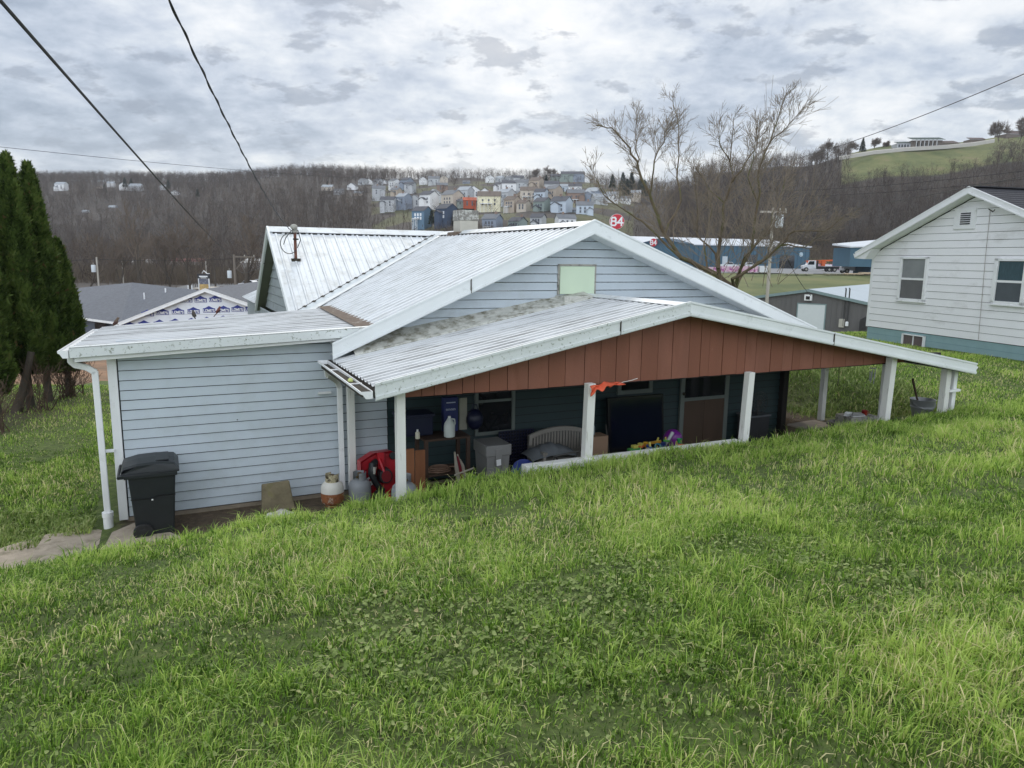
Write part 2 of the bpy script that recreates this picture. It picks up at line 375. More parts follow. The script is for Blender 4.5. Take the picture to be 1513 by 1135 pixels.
def blades(n, xr, yr, h, wd, tmax, seed, y_pow=1.0, shape=None, tuft=0):
    r = np.random.default_rng(seed)
    X = r.uniform(*xr, n); Y = yr[0] + (yr[1]-yr[0]) * r.uniform(0, 1, n)**y_pow
    ox = oy = None
    if tuft:
        m = max(1, int(n*tuft/30)); ti = r.integers(0, m, n); tcx = r.uniform(*xr, m); tcy = r.uniform(*yr, m); it = r.uniform(0, 1, n) < tuft; sg_ = r.uniform(.018, .05, m)
        gx, gy = r.normal(0, 1, n)*sg_[ti], r.normal(0, 1, n)*sg_[ti]; X = np.where(it, tcx[ti]+gx, X); Y = np.where(it, tcy[ti]+gy, Y); ox, oy = np.where(it, gx, 0), np.where(it, gy, 0); tt_ = np.where(it, r.normal(.06, .14, m)[ti], 0); th_ = np.where(it, r.uniform(1.0, 1.55, m)[ti], .85)
    keep = (np.abs(X) < tmax * Y + 2.4) & ~in_house(X, Y)
    keep &= r.uniform(0, 1, n) > dirt_w(X, Y) * .95
    if shape is not None: keep &= shape(X, Y)
    cl = fbm(X, Y, 2.3, 1); big = fbm(X, Y, .7, 2)
    keep &= r.uniform(0, 1, n) < np.clip(.82 + .5*cl, .6, 1)
    X, Y, cl, big = X[keep], Y[keep], cl[keep], big[keep]; n = len(X)
    if tuft: ox, oy, tt_, th_ = ox[keep], oy[keep], tt_[keep], th_[keep]
    Z = ground_z(X, Y) - .006
    H = h * r.gamma(6, 1/6., n) * (1 + .55*cl + .30*big + .3*fbm(X, Y, 5.5, 6)) ; H = np.clip(H, h*.25, h*2.3)
    A = r.uniform(0, 2*np.pi, n); lean = np.abs(r.normal(.5, .42, n)) + .05
    la = fbm(X, Y, 1.2, 3)*3 + r.normal(0, 1.5, n)
    dx, dy = np.cos(la)*lean, np.sin(la)*lean
    if tuft: isn = (ox != 0); dx = np.where(isn, dx*.45 + ox*13, dx); dy = np.where(isn, dy*.45 + oy*13, dy); lean = np.minimum(np.hypot(dx, dy), 1.2); H = H*th_
    W = wd * r.uniform(.6, 1.35, n); cx_, cy_ = np.cos(A)*W/2, np.sin(A)*W/2
    V = np.empty((n, 5, 3), np.float32)
    V[:,0] = np.stack([X-cx_, Y-cy_, Z], 1); V[:,1] = np.stack([X+cx_, Y+cy_, Z], 1)
    mx, my, mz = X + dx*H*.35, Y + dy*H*.35, Z + H*.6
    V[:,2] = np.stack([mx+cx_*.8, my+cy_*.8, mz], 1); V[:,3] = np.stack([mx-cx_*.8, my-cy_*.8, mz], 1)
    droop = np.clip(1 - lean*.45, .45, 1)
    V[:,4] = np.stack([X + dx*H*1.15, Y + dy*H*1.15, Z + H*droop], 1)
    base = (np.arange(n)*5)[:,None]
    T = np.concatenate([base+[0,1,2], base+[0,2,3], base+[3,2,4]])
    hf = fbm(X, Y, 5.5, 6); tint = np.clip(.48 + .25*r.normal(0, 1, n) + .22*big + .22*cl + .18*hf, .02, .80)
    if tuft: tint = np.clip(tint + tt_, .02, .80)
    dry = r.uniform(0, 1, n) < np.clip(.10 + .12*fbm(X, Y, 1.6, 8), .02, .4); tint = np.where(dry, r.uniform(.82, 1, n), tint)
    return V.reshape(-1, 3), T, np.repeat(tint, 5)
def join(parts):
    V, T, C, b = [], [], [], 0
    for v, t, c in parts: V.append(v); T.append(t + b); C.append(c); b += len(v)
    return np.concatenate(V), np.concatenate(T), np.concatenate(C)
grass_m = tintmat('grass_blades', [(0, (.035,.072,.010)), (.22, (.10,.20,.024)), (.5, (.235,.40,.055)), (.8, (.51,.65,.16)), (.83, (.64,.60,.30)), (1, (.86,.76,.44))], .5, .42, .28)
G = []
G.append(blades(190000, (-5.0, 5.0), (.6, 3.2), .052, .0052, .72, 21, tuft=.55))
G.append(blades(250000, (-7.0, 7.0), (3.0, 6.0), .060, .0064, .72, 22, tuft=.5))
G.append(blades(320000, (-10.5, 12.5), (5.8, 12.6), .068, .0082, .76, 23, tuft=.45))
far_l = lambda X, Y: (X < -3.0)
G.append(blades(150000, (-16, -3.5), (7.5, 23), .055, .012, .78, 24, shape=far_l))
G.append(blades(260000, (3.5, 21), (11, 29), .06, .014, .8, 25))
V, T, C = join(G)
g = npmesh('grass', V, T, grass_m, C); tag(g, 'long green lawn grass with straw coloured blades covering the slope', 'grass', kind='stuff')
# clumps of taller grass seeding along the brow are in the field above; low broad leaved weeds between the blades
def leaves(n, xr, yr, size, seed, thr, off=0):
    r = np.random.default_rng(seed); X = r.uniform(*xr, n); Y = r.uniform(*yr, n)
    k = (fbm(X, Y, 1.1, 44 + off) > thr) & ~in_house(X, Y) & (np.abs(X)/Y < .9); X, Y = X[k], Y[k]; n = len(X)
    Z = ground_z(X, Y) + r.uniform(.012, .045, n); s = size * r.uniform(.6, 1.3, n); A = r.uniform(0, 6.28, n)
    tilt = r.normal(0, .35, (n, 2)); ang = np.linspace(0, 2*np.pi, 7)[:-1]; V = np.empty((n, 7, 3), np.float32)
    V[:,0] = np.stack([X, Y, Z-.003], 1)
    for i, t in enumerate(ang):
        rr = s * (1.0 if i % 2 else .72); x = np.cos(A+t)*rr; y = np.sin(A+t)*rr
        V[:,i+1] = np.stack([X+x, Y+y, Z + x*tilt[:,0] + y*tilt[:,1]], 1)
    base = (np.arange(n)*7)[:,None]
    T = np.concatenate([base + [0, i+1, (i+1) % 6 + 1] for i in range(6)])
    return V.reshape(-1, 3), T, np.repeat(np.clip(r.normal(.5, .2, n), 0, 1), 7)
weed_m = tintmat('weed_leaves', [(0, (.10,.15,.03)), (.5, (.21,.285,.075)), (.85, (.38,.44,.17)), (1, (.42,.36,.18))], .6, .25, .3)
V, T, C = join([leaves(22000, (-4, 6), (1.3, 7.5), .0095, 31, .15), leaves(9000, (-1, 3.5), (3.0, 6.2), .014, 32, .12, 1)])
g = npmesh('weeds', V, T, weed_m, C); tag(g, 'low round leaved clover and ivy growing between the grass blades', 'weeds', kind='stuff')
# weed tufts at the foot of the shed corner and right of the porch
V, T, C = join([blades(6000, (-7.6, -4.9), (8.0, 9.6), .10, .02, 2, 35), blades(9000, (5.2, 8.2), (13.0, 17.0), .13, .022, 2, 36)])
g = npmesh('rough_weeds', V, T, weed_m, C); tag(g, 'leafy green weeds beside the shed corner and past the end of the porch', 'weeds', kind='stuff')
# ------------------------------------------------------------------ the blue house (local axes s along the front, w into the house, z true height)
H = thing('blue_house', 'blue grey house with white ribbed metal roofs, lean-to shed and open back porch', 'house', (HX, HY, HZ), YAW)
UP = (0, 0, -HZ)
def hb(): return MB(UP)
rsd = random.Random(99)
def siding(mb, org, a, n, span, z0, z1, ex=.128, lap=.017, gap=.011):
    """lapped boards: org + a*x, n points outward, span(z) -> (x0, x1)"""
    org, a, n = Vector(org), Vector(a), Vector(n); z = z0
    while z < z1 - 1e-4:
        zt = min(z + ex, z1); l0, r0 = span(z); l1, r1 = span(zt)
        if r0 - l0 > .02:
            if r1 < l1: l1 = r1 = (l1 + r1) / 2
            P = lambda x, zz, d: Vector((org.x, org.y, 0)) + a*x + n*d + Vector((0, 0, zz))
            e1, e2, e3 = rsd.uniform(-.0025,.003), rsd.uniform(-.0025,.003), rsd.uniform(-.002,.002); bl, br, tl, tr = P(l0, z+gap+e3, lap+e1), P(r0, z+gap-e3, lap+e2), P(l1, zt, .002), P(r1, zt, .002)
            ul, ur = P(l0, z+gap, -.004), P(r0, z+gap, -.004)
            mb.add([bl, br, tr, tl, ul, ur], [(0,1,2,3), (4,5,1,0)])
            gl, gr_ = P(l0, z, .0015), P(r0, z, .0015); g2l, g2r = P(l0, z+gap+.004, .0015), P(r0, z+gap+.004, .0015)
        z += ex
    return mb
def ribbed(mb, A0, A1, B0, B1, n, ribh=.022, ribw=.16, up=(0,0,1), m=0, sub=0):
    """ribbed sheet between the edge A0-A1 (top) and B0-B1 (bottom) with n ribs"""
    A0, A1, B0, B1 = map(Vector, (A0, A1, B0, B1)); up = Vector(up); st = []
    for i in range(n):
        c = (i + .5) / n; w = ribw / n * 1.0
        st += [(c - w, 0), (c - w*.45, 1), (c + w*.45, 1), (c + w, 0)]
        if sub: st += [(c + .5/n - w*.3, 0), (c + .5/n, .3), (c + .5/n + w*.3, 0)]
    st = [(0, 0)] + [x for x in st if 0 < x[0] < 1] + [(1, 0)]
    V = []
    for t, h in st:
        V += [A0.lerp(A1, t) + up*h*ribh, B0.lerp(B1, t) + up*h*ribh]
    for i in range(len(st)-1):
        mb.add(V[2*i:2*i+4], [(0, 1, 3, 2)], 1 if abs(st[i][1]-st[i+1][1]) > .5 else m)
    return mb

SP, ZP, KL, KR = 6.80, .546, .435, .37      # ridge of the front gable and its two slopes
def zl(s): return ZP - KL*(SP - s)
def zr(s): return ZP - KR*(s - SP)
WV, WZ = 6.42, .555                           # ridge of the cross wing
VS, VW = 2.85, 3.62                           # foot of the valley
# walls
siding(hb(), (0,0,0), (1,0,0), (0,-1,0), lambda z: (.09, 3.55), -3.40, -1.08).build('shed_wall', siding_blue, H)
def gspan(z):
    return (SP - (ZP-.15 - z)/KL, SP + (ZP-.15 - z)/KR)
siding(hb(), (0,0,0), (1,0,0), (0,-1,0), gspan, -1.30, .40, .131).build('gable_wall', siding_blue, H)
hb().box(2.9, .01, -3.44, 11.4, .16, -1.25).build('wall_core', dark, H)
siding(hb(), (0,0,0), (1,0,0), (0,-1,0), lambda z: (3.56, 11.3), -3.40, -1.50).build('porch_wall', siding_shaded, H)
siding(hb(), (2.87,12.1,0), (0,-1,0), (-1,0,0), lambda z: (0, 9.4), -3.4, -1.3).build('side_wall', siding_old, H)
def cspan(z):   # cross gable end: w from 12.1-x
    f = WV - (WZ-.16 - z)/.60; b_ = WV + (WZ-.16 - z)/.65
    return (12.1 - b_, 12.1 - f)
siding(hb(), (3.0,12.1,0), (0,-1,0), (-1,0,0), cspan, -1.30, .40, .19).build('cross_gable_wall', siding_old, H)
siding(hb(), (0,2.5,0), (0,-1,0), (-1,0,0), lambda z: (0, 2.5), -3.4, -1.2).build('side_wall', siding_blue, H)
hb().box(.0, 2.4, -3.44, 2.87, 2.5, -1.25).build('back_wall', siding_blue, H)
hb().box(.02, .02, -3.44, 2.86, .1, -1.2).build('wall_core', dark, H)
siding(hb(), (11.4,0,0), (0,1,0), (1,0,0), lambda z: (0, 12), -3.4, -1.3).build('side_wall', siding_blue, H)
hb().box(2.9, 11.9, -3.44, 11.3, 12.05, -1.25).build('back_wall', siding_old, H)
hb().box(-.03, -.03, -3.43, .075, .06, -1.17).build('corner_trim', white, H, bevel=.006)
hb().box(11.3, -.12, -3.44, 11.42, .10, -1.5).build('corner_trim', dark, H)
hb().ball((2.02-.55,-.006,-2.22), (.022,.01,.013), 8).build('siding_hole', dark, H)
# foundation strip under the shed siding
hb().box(.06, -.006, -3.60, 3.5, .05, -3.405).build('foundation', concrete, H)
# main roof
E0 = -.37
mb = hb(); nL = 11
ribbed(mb, (SP, E0, ZP), (SP, VW, ZP), (2.74, E0, zl(2.74)), (2.74, VW, zl(2.74)), 18, sub=1)
ribbed(mb, (SP, VW, ZP), (SP, WV, ZP), (2.74, VW, zl(2.74)), (SP, WV, ZP), 13, sub=1)
mb.build('roof_panel', [roofm, rib_shade_soil], H)
mb = hb(); ribbed(mb, (SP, E0, ZP), (SP, 12.3, ZP), (11.72, E0, zr(11.72)), (11.72, 12.3, zr(11.72)), 46, sub=1); mb.build('roof_panel', [roofm, rib_shade_soil], H)
mb = hb(); CE = 2.80
ribbed(mb, (CE, WV, WZ), (SP, WV, WZ), (CE, VW-.2, WZ-.62*(WV-VW+.2)), (VS, VW, zl(VS)), 1, 0)
mb.v.clear(); mb.f.clear(); mb.m.clear()
zc = lambda w: WZ - .62*(WV - w)
ribbed(mb, (CE, WV, WZ), (SP, WV, WZ), (CE, VW, zc(VW)), (SP, WV, WZ), 16, .02, .13, sub=1)
mb.build('roof_panel', [roofm, rib_shade_soil], H)
mb = hb(); ribbed(mb, (CE, WV, WZ), (SP, WV, WZ), (CE, 9.3, WZ-.65*2.88), (SP, 9.3, WZ-.65*2.88), 16, .02, .13); mb.build('roof_panel', [roofm, rib_shade_soil], H)
mb = hb(); ribbed(mb, (2.74, 9.3, zl(2.74)), (2.74, 12.3, zl(2.74)), (SP, 9.3, ZP), (SP, 12.3, ZP), 14); ribbed(mb, (SP, WV, ZP-.01), (SP, 9.3, ZP-.01), (4.0, 9.3, zl(4.0)), (4.0, 9.31, zl(4.0)), 4); mb.build('roof_panel', [roofm, rib_shade_soil], H)
# ridge caps: two leaves folded over the ridge
def cap(mb, p, q, side, d, k1, k2, lift=.032, w=.17):
    p, q, side = Vector(p), Vector(q), Vector(side); u = Vector((0,0,1))
    a = side*w - u*w*k1; b_ = -side*w - u*w*k2
    for o in (0, -.008):
        mb.add([p+a+u*(lift+o), p+u*(lift+.012+o), q+u*(lift+.012+o), q+a+u*(lift+o), p+b_+u*(lift+o), q+b_+u*(lift+o)], [(0,1,2,3), (1,4,5,2)])
    return mb
cap(hb(), (SP, E0-.01, ZP), (SP, 12.3, ZP), (-1,0,0), 0, KL, KR).build('ridge_cap', roofm, H)
cap(hb(), (CE-.02, WV, WZ), (SP, WV, WZ), (0,-1,0), 0, .62, .65).build('ridge_cap', roofm, H)
# dark closure strip gaps seen under the caps
mb = hb()
for i in range(70):
    w = E0 + .1 + i*.226/1.0*.5
    if w < 6.2: mb.box(SP-.195, w, ZP-.195*KL-.004, SP-.172, w+.075, ZP-.172*KL+.024)
mb.build('cap_closure', dark, H)
mb = hb()
for i in range(16):
    s0 = CE + .06 + i*.25
    if s0 < 6.3: mb.box(s0, WV-.19, WZ-.19*.62, s0+.19, WV-.172, WZ-.172*.62+.022)
mb.build('cap_closure', dark, H)
# valley flashing
mb = hb(); v0, v1 = Vector((VS-.05, VW-.05, zl(VS)+.03)), Vector((SP-.25, WV-.2, ZP-.08))
d = (v1-v0).normalized(); sd = Vector((d.y, -d.x, 0)).normalized()
mb.add([v0+sd*.30+Vector((0,0,.06)), v0+Vector((0,0,-.0)), v1+Vector((0,0,.0)), v1+sd*.14+Vector((0,0,.03)), v0-sd*.05+Vector((0,0,.06)), v1-sd*.05+Vector((0,0,.05))], [(0,1,2,3),(1,4,5,2)])
mb.build('valley_flashing', white_rake, H)
mb = hb()
for i in range(19):
    p = v0.lerp(v1, (i+.5)/19) - sd*.05 + Vector((0,0,.062)); mb.obox(p, sd*.035, d*.028, (0,0,.006))
mb.tube([v0 - sd*.052 + Vector((0,0,.062)), v1 - sd*.052 + Vector((0,0,.052))], .006, 4)
mb.build('valley_joint', debris, H)
# rake fascias, soffits
def rake(mb, p, q, out, h=.17, t=.03, lip=.05):
    mb.beam(p, q, Vector(out)*t, (0,0,-h)); mb.beam(Vector(p)+Vector((0,0,-h+lip)), Vector(q)+Vector((0,0,-h+lip)), Vector(out)*(t+.014), (0,0,-lip+.012))
    mb.beam(Vector(p)+Vector((0,0,.03)), Vector(q)+Vector((0,0,.03)), Vector(out)*(t+.012), (0,0,-.028))
    return mb
FW = E0 + .005
rake(hb(), (SP, FW, ZP+.03), (2.70, FW, zl(2.70)+.03), (0,-1,0), .20).build('rake_fascia', white_rake, H)
rake(hb(), (SP, FW, ZP+.03), (11.74, FW, zr(11.74)+.03), (0,-1,0), .20).build('rake_fascia', white_rake, H)
hb().add([(SP, FW, ZP-.155), (2.74, FW, zl(2.74)-.155), (2.74, .0, zl(2.74)-.155), (SP, .0, ZP-.155)], [(0,1,2,3)]).build('soffit', white_rake, H)
hb().add([(SP, FW, ZP-.155), (11.7, FW, zr(11.7)-.155), (11.7, .0, zr(11.7)-.155), (SP, .0, ZP-.155)], [(0,3,2,1)]).build('soffit', white_rake, H)
hb().box(4.72, FW-.0455, zl(4.72)-.16, 4.732, FW-.03, zl(4.72)+.045).build('fascia_joint', debris, H)
# cross wing end: rake boards, green soffit
cf = lambda w: WZ - .62*(WV-w); cb = lambda w: WZ - .65*(w-WV)
rake(hb(), (CE, WV, WZ+.02), (CE, VW, cf(VW)+.02), (-1,0,0), .12).build('rake_fascia', white_rake, H)
rake(hb(), (CE, WV, WZ+.02), (CE, 9.3, cb(9.3)+.02), (-1,0,0), .15).build('rake_fascia', white_rake, H)
hb().add([(CE, WV, WZ-.10), (CE, 9.3, cb(9.3)-.10), (CE+.26, 9.3, cb(9.3)-.10), (CE+.26, WV, WZ-.10)], [(0,1,2,3)]).build('soffit', soffit_m, H)
hb().add([(CE, WV, WZ-.10), (CE, VW, cf(VW)-.10), (CE+.26, VW, cf(VW)-.10), (CE+.26, WV, WZ-.10)], [(0,3,2,1)]).build('soffit', soffit_m, H)
# ---- shed roof: falls to the left, laid on to the main slope at its right end
SA0, SA1 = Vector((3.30, -.32, -1.005)), Vector((3.50, 3.25, -.955))    # right (upper) edge, front/back
SB0, SB1 = Vector((-.38, -.32, -1.150)), Vector((-.20, 2.35, -1.140))    # left eave
mb = hb(); ribbed(mb, SA0, SA1, SB0, SB1, 15, .026, .18, sub=1); mb.build('shed_roof', [roofdirty, rib_shade_soil2], H)
mb = hb(); mb.add([SA0-Vector((0,0,.1)), SA1-Vector((0,0,.1)), SB1-Vector((0,0,.1)), SB0-Vector((0,0,.1))], [(0,3,2,1)]); mb.build('shed_soffit', white, H)
mb = hb(); a0 = SB0 + Vector((-.01,0,.03)); a1 = Vector((3.42, -.32, -.965))
mb.beam(a0, a1, (0,-.03,0), (0,0,-.125)); mb.beam(a0+Vector((0,-.03,0)), a1+Vector((0,-.03,0)), (0,.07,.008), (0,0,-.012))
mb.build('shed_fascia', lichen_trim, H)
mb = hb(); a0 = SB0 + Vector((.03,.06,-.098)); a1 = Vector((2.85,-.26,-1.10))
mb.beam(a0, a1, (0,-.03,0), (0,0,-.055)); mb.beam(a0+Vector((0,.02,-.055)), a1+Vector((0,.02,-.055)), (0,.28,0), (0,0,-.01)); mb.build('frieze_board', white, H)
mb = hb(); mb.add([SA0+Vector((-.24,.06,.030)), SA1+Vector((-.30,0,.030)), SA1+Vector((.06,0,.055)), SA0+Vector((.06,.06,.055))], [(0,1,2,3)])
mb.build('junction_flashing', rusty_strip, H)
# shed gutter along the left eave
def gutter(mb, p, q, out, w=.11, h=.09):
    p, q, out = Vector(p), Vector(q), Vector(out); u = Vector((0,0,1))
    prof = [(0, 0), (0, -h), (w*.55, -h), (w*.8, -h*.45), (w, -h*.30), (w, 0), (w-.012, 0), (w-.012, -h*.26), (w*.74, -h*.42), (w*.5, -h+.008), (.008, -h+.008), (.008, 0)]
    n = len(prof); V = [e + out*a + u*b_ for e in (p, q) for a, b_ in prof]
    mb.add(V, [(i, (i+1) % n, n+(i+1) % n, n+i) for i in range(n)])
    for e in (0, 1): mb.add([V[e*n+i] for i in (0,1,2,3,4,5)], [(0,1,2,3,4,5)])
    return mb
gutter(hb(), (-.40,-.36,-1.155), (-.22,2.35,-1.15), (-1,0,0)).build('gutter', white, H)
def spout(mb, pts, a=.037, b_=.026):
    for p, q in zip(pts[:-1], pts[1:]):
        p, q = Vector(p), Vector(q); d = (q-p).normalized(); ref = Vector((0,1,0)) if abs(d.y) < .9 else Vector((1,0,0))
        x = d.cross(ref).normalized(); y = x.cross(d)
        mb.obox((p+q)/2, x*a, y*b_, d*((q-p).length/2 + .012))
    return mb
dsp = spout(hb(), [(-.40,-.16,-1.24),(-.40,-.14,-1.31),(-.36,-.12,-1.36),(-.24,-.10,-1.40),(-.16,-.10,-1.46),(-.15,-.10,-3.30)]).build('downspout', white, H, bevel=.008)
hb().lathe([(.058,-3.52),(.058,-3.33),(.066,-3.33),(.066,-3.27),(.05,-3.27)], 16, (-.15,-.10,0)).build('drain_collar', white, dsp, smooth=True)
hb().box(-.19,-.075,-2.50,-.02,-.02,-2.47).build('strap', white, dsp)
# ---- porch roof
PS, PZ = 6.93, -.5945; PL, PRs = 2.70, 13.03; PLz, PRz = -1.43, -1.715; PF = -2.63; PB = -.30
mb = hb(); ribbed(mb, (PS, PF, PZ), (PS, PB, PZ), (PL, PF, PLz), (PL, PB, PLz), 15, .024, .24, sub=0); mb.build('porch_roof', [roofdirty, rib_shade_soil2], H)
mb = hb(); ribbed(mb, (PS, PF, PZ), (PS, -.02, PZ), (PRs, PF, PRz), (PRs, -.02, PRz), 15, .024, .24); mb.build('porch_roof', [roofdirty, rib_shade_soil2], H)
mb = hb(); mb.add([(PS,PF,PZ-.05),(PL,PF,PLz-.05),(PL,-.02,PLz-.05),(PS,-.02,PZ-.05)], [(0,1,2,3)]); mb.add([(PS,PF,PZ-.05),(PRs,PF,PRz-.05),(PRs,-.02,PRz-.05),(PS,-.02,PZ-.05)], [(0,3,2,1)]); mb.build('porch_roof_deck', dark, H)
kpl = (PZ-PLz)/(PS-PL); kpr = (PZ-PRz)/(PRs-PS)
cap(hb(), (PS, PF-.01, PZ), (PS, -.03, PZ), (-1,0,0), 0, kpl, kpr, .03, .14).build('ridge_cap', roofm, H)
rake(hb(), (PS, PF+.01, PZ+.03), (PL-.01, PF+.01, PLz+.03), (0,-1,0), .165).build('porch_fascia', lichen_trim, H)
rake(hb(), (PS, PF+.01, PZ+.03), (PRs+.02, PF+.01, PRz+.03), (0,-1,0), .165).build('porch_fascia', white_rake, H)
for s_, zz in ((5.83, PZ-kpl*1.1), (9.6, PZ-kpr*2.67)): hb().box(s_, PF-.036, zz-.13, s_+.012, PF-.02, zz+.045).build('fascia_joint', debris, H)
# dirty concrete-like flashing where the porch roof meets the wall
mb = hb(); zf = lambda s: PZ - kpl*(PS-s)
mb.add([(3.0,-.42,zf(3.0)+.028),(PS-.1,-.42,zf(PS-.1)+.028),(PS-.1,0.0,zf(PS)+.075),(3.0,0.0,zf(3.0)+.20),(3.0,-.42,zf(3.0)-.02),(PS-.1,-.42,zf(PS-.1)-.02)], [(0,1,2,3),(4,5,1,0)])
mb.box(6.33,-.34,zf(6.3)-.03, 7.02,-.02,-.585); mb.build('wall_flashing', rooflash, H, bevel=.01)
# closure cover of the left eave: brown wooden eave edge and the open, bent gutter full of debris
hb().box(PL-.005, PF+.02, PLz-.115, PL+.03, -.1, PLz-.012).build('eave_board', debris, H)
gt = gutter(hb(), (PL-.03, PF+.02, PLz-.03), (PL-.05, -.30, PLz+.012), (-1,0,0), .14, .085)
o = gt.build('gutter', white, H)
hb().box(PL-.145, PF+.05, PLz-.095, PL-.035, -.32, PLz-.040).build('gutter_debris', debris, o)
for i in range(2): w = PF + .55 + i*1.1; hb().box(PL-.17, w, PLz-.035+i*.006, PL-.02, w+.014, PLz-.022+i*.006).build('gutter_strap', white, o)
tag(single('tennis_ball', MB().ball((0,0,.033), .033, 12), plain('yellow_felt', (.55,.60,.22), .9), 'dull yellow ball lying in the bent porch gutter', 'ball', from_h(PL-.10, -1.85, PLz-.062), smooth=True), 'dull yellow ball lying in the bent porch gutter', 'ball')
spout(hb(), [(2.60,-.42,-1.50),(2.63,-.36,-1.62),(2.79,-.16,-1.74),(2.84,-.10,-1.84),(2.85,-.09,-3.34)]).build('downspout', white, H, bevel=.008)
hb().box(2.55,-.075,-1.93,2.73,-.02,-1.90).build('strap', white, H)
# brown gable boards
def ztop(s): return (PZ - kpl*(PS-s) if s < PS else PZ - kpr*(s-PS)) - .10
mb = hb(); s0 = 3.12; BW = -2.33; rr = random.Random(4)
while s0 < 11.9:
    w_ = rr.choice((.155,.2,.24,.27,.285)); s1 = min(s0 + w_, 11.95); j = rr.uniform(0, .006); zb = -1.612 + rr.uniform(-.004, .004)
    za, zc_ = ztop(s0+.004), ztop(s1-.004)
    if max(za, zc_) > zb + .02:
        za, zc_ = max(za, zb+.005), max(zc_, zb+.005)
        pts = [(s0+.004, BW-j, zb), (s1-.004, BW-j, zb)] + [(s1-.004, BW-j, zc_)] + ([(PS, BW-j, ztop(PS))] if s0 < PS < s1 else []) + [(s0+.004, BW-j, za)]
        mb.prism(pts, (0, .02, 0), m=1 if rr.random() < .35 else 0)
    s0 = s1
mb.build('gable_board', [brown_board, brown_board2], H)
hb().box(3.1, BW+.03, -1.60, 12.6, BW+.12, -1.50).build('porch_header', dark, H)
mb = hb(); mb.beam((11.6,-2.5,-1.60),(13.0,-2.5,-1.84),(0,.14,0),(0,0,.10)); mb.build('porch_header', dark, H)
hb().beam((12.35,-2.4,-1.73),(12.35,-.2,-1.72),(.09,0,0),(0,0,.12)).build('porch_beam', post_paint, H); mb = hb(); mb.beam((3.02,-2.4,-1.60),(3.02,-.05,-1.58),(.08,0,0),(0,0,.12)); mb.build('porch_beam', post_paint, H)
# posts
def post(s, w, zb, zt, hx=.055, lean=(0,0)):
    mb = hb(); a, b_ = Vector((s+lean[0], w+lean[1], zb)), Vector((s, w, zt)); d = (b_-a)
    mb.beam(a - Vector((hx,hx,0)), b_ - Vector((hx,hx,0)), (2*hx,0,0), (0,2*hx,0)); return mb.build('post', post_paint, H, bevel=.006)
post(3.03, -2.42, -3.0, -1.50, .051); post(2.98, -.16, -3.46, -1.50, .05)
post(5.56, -2.42, -3.0, -1.58, .056, (-.03,0)); post(8.24, -2.42, -3.0, -1.58, .054, (-.05,0))
post(11.22, -2.42, -3.0, -1.50, .060, (-.05,0)); post(11.36, -2.24, -3.0, -1.50, .05)
post(12.62, -2.42, -3.0, -1.62, .058); post(12.16, -.30, -3.30, -1.70, .05); post(10.0,-2.36,-3.1,-3.0,.05)
spout(hb(), [(12.86,-2.40,-1.80),(12.86,-2.40,-2.60)], .045, .045).build('downspout', white, H, bevel=.01)
hb().box(12.66,-2.50,-2.16,12.93,-2.44,-2.12).build('strap', white, H)
gutter(hb(), (PRs, PF+.02, PRz-.01), (PRs, -.1, PRz-.01), (1,0,0), .12, .09).build('gutter', white, H)
# low painted wall under the posts, porch floor
mb = hb(); mb.box(4.62,-2.50,-3.44,8.1,-2.36,-2.565); mb.build('porch_curb', post_paint, H, bevel=.006)
hb().box(3.4,-2.46,-3.47,11.35,-.0,-3.425).build('porch_floor', concrete, H)
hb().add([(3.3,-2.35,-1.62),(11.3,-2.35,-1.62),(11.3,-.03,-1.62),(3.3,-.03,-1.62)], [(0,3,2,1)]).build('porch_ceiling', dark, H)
# mint board over the attic opening
mb = hb(); mb.box(6.405,-.040,-.565,7.045,-.016,-.125); o = mb.build('boarded_window', mint, H, bevel=.003)
mb = hb(); mb.box(6.37,-.03,-.575,6.40,-.0,-.095); mb.box(7.05,-.03,-.575,7.08,0,-.095); mb.box(6.37,-.03,-.119,7.08,0,-.09); mb.build('frame', conc_grey, o)
# chimney
c = hb(); c.box(6.70, 5.1, .25, 7.13, 5.52, .80); c = c.build('chimney', conc_pale, H, bevel=.01)
hb().box(6.685, 5.085, .80, 7.145, 5.535, 1.03).build('chimney_top', mat('lichen_block', (.22,.21,.19), .95, .3, 9, dirt=(.48,.48,.44), dirt_scale=12, dirt_lo=.5, dirt_hi=.6, bump=.6), c, bevel=.02)
hb().box(6.76, 5.15, 1.03, 7.06, 5.46, 1.06).build('flue', dark, c)
hb().box(6.58, 5.0, .40, 7.22, 5.62, .55).build('chimney_flashing', rusty_strip, c, bevel=.03)
# service mast
ms = hw(428, 369, 5.4); mast = hb(); mx, mw_ = 3.30, 5.2
p0 = (3.18, 5.35)
rust = mat('rusty_pipe', (.14,.055,.035), .75, .35, 12, dirt=(.06,.04,.03), dirt_scale=6, bump=.2)
mast.tube([(p0[0], p0[1], zc(5.35)-.1), (p0[0], p0[1], .52)], .030, 10); o = mast.build('service_mast', rust, H, smooth=True)
mb = hb(); mb.ball((p0[0]-.02, p0[1]-.03, .56), (.075,.085,.06), 12); mb.tube([(p0[0],p0[1],.45),(p0[0],p0[1],.54)], .055, 10); mb.build('weatherhead', conc_grey, o, smooth=True)
mb = hb(); ring = [(p0[0]-.13+.17*math.cos(t), p0[1]-.05, .22+.20*math.sin(t)) for t in np.linspace(1.3, 5.6, 16)]
mb.tube(ring, .009, 5); mb.tube([(p0[0]-.02,p0[1]-.06,.53),(p0[0]-.10,p0[1]-.09,.46),(p0[0]-.20,p0[1]-.08,.33),(p0[0]-.24,p0[1]-.06,.2)], .009, 5); mb.tube([(p0[0]+.05,p0[1]-.06,.5),(p0[0]+.10,p0[1]-.06,.3),(p0[0]+.03,p0[1]-.05,.14)], .009, 5)
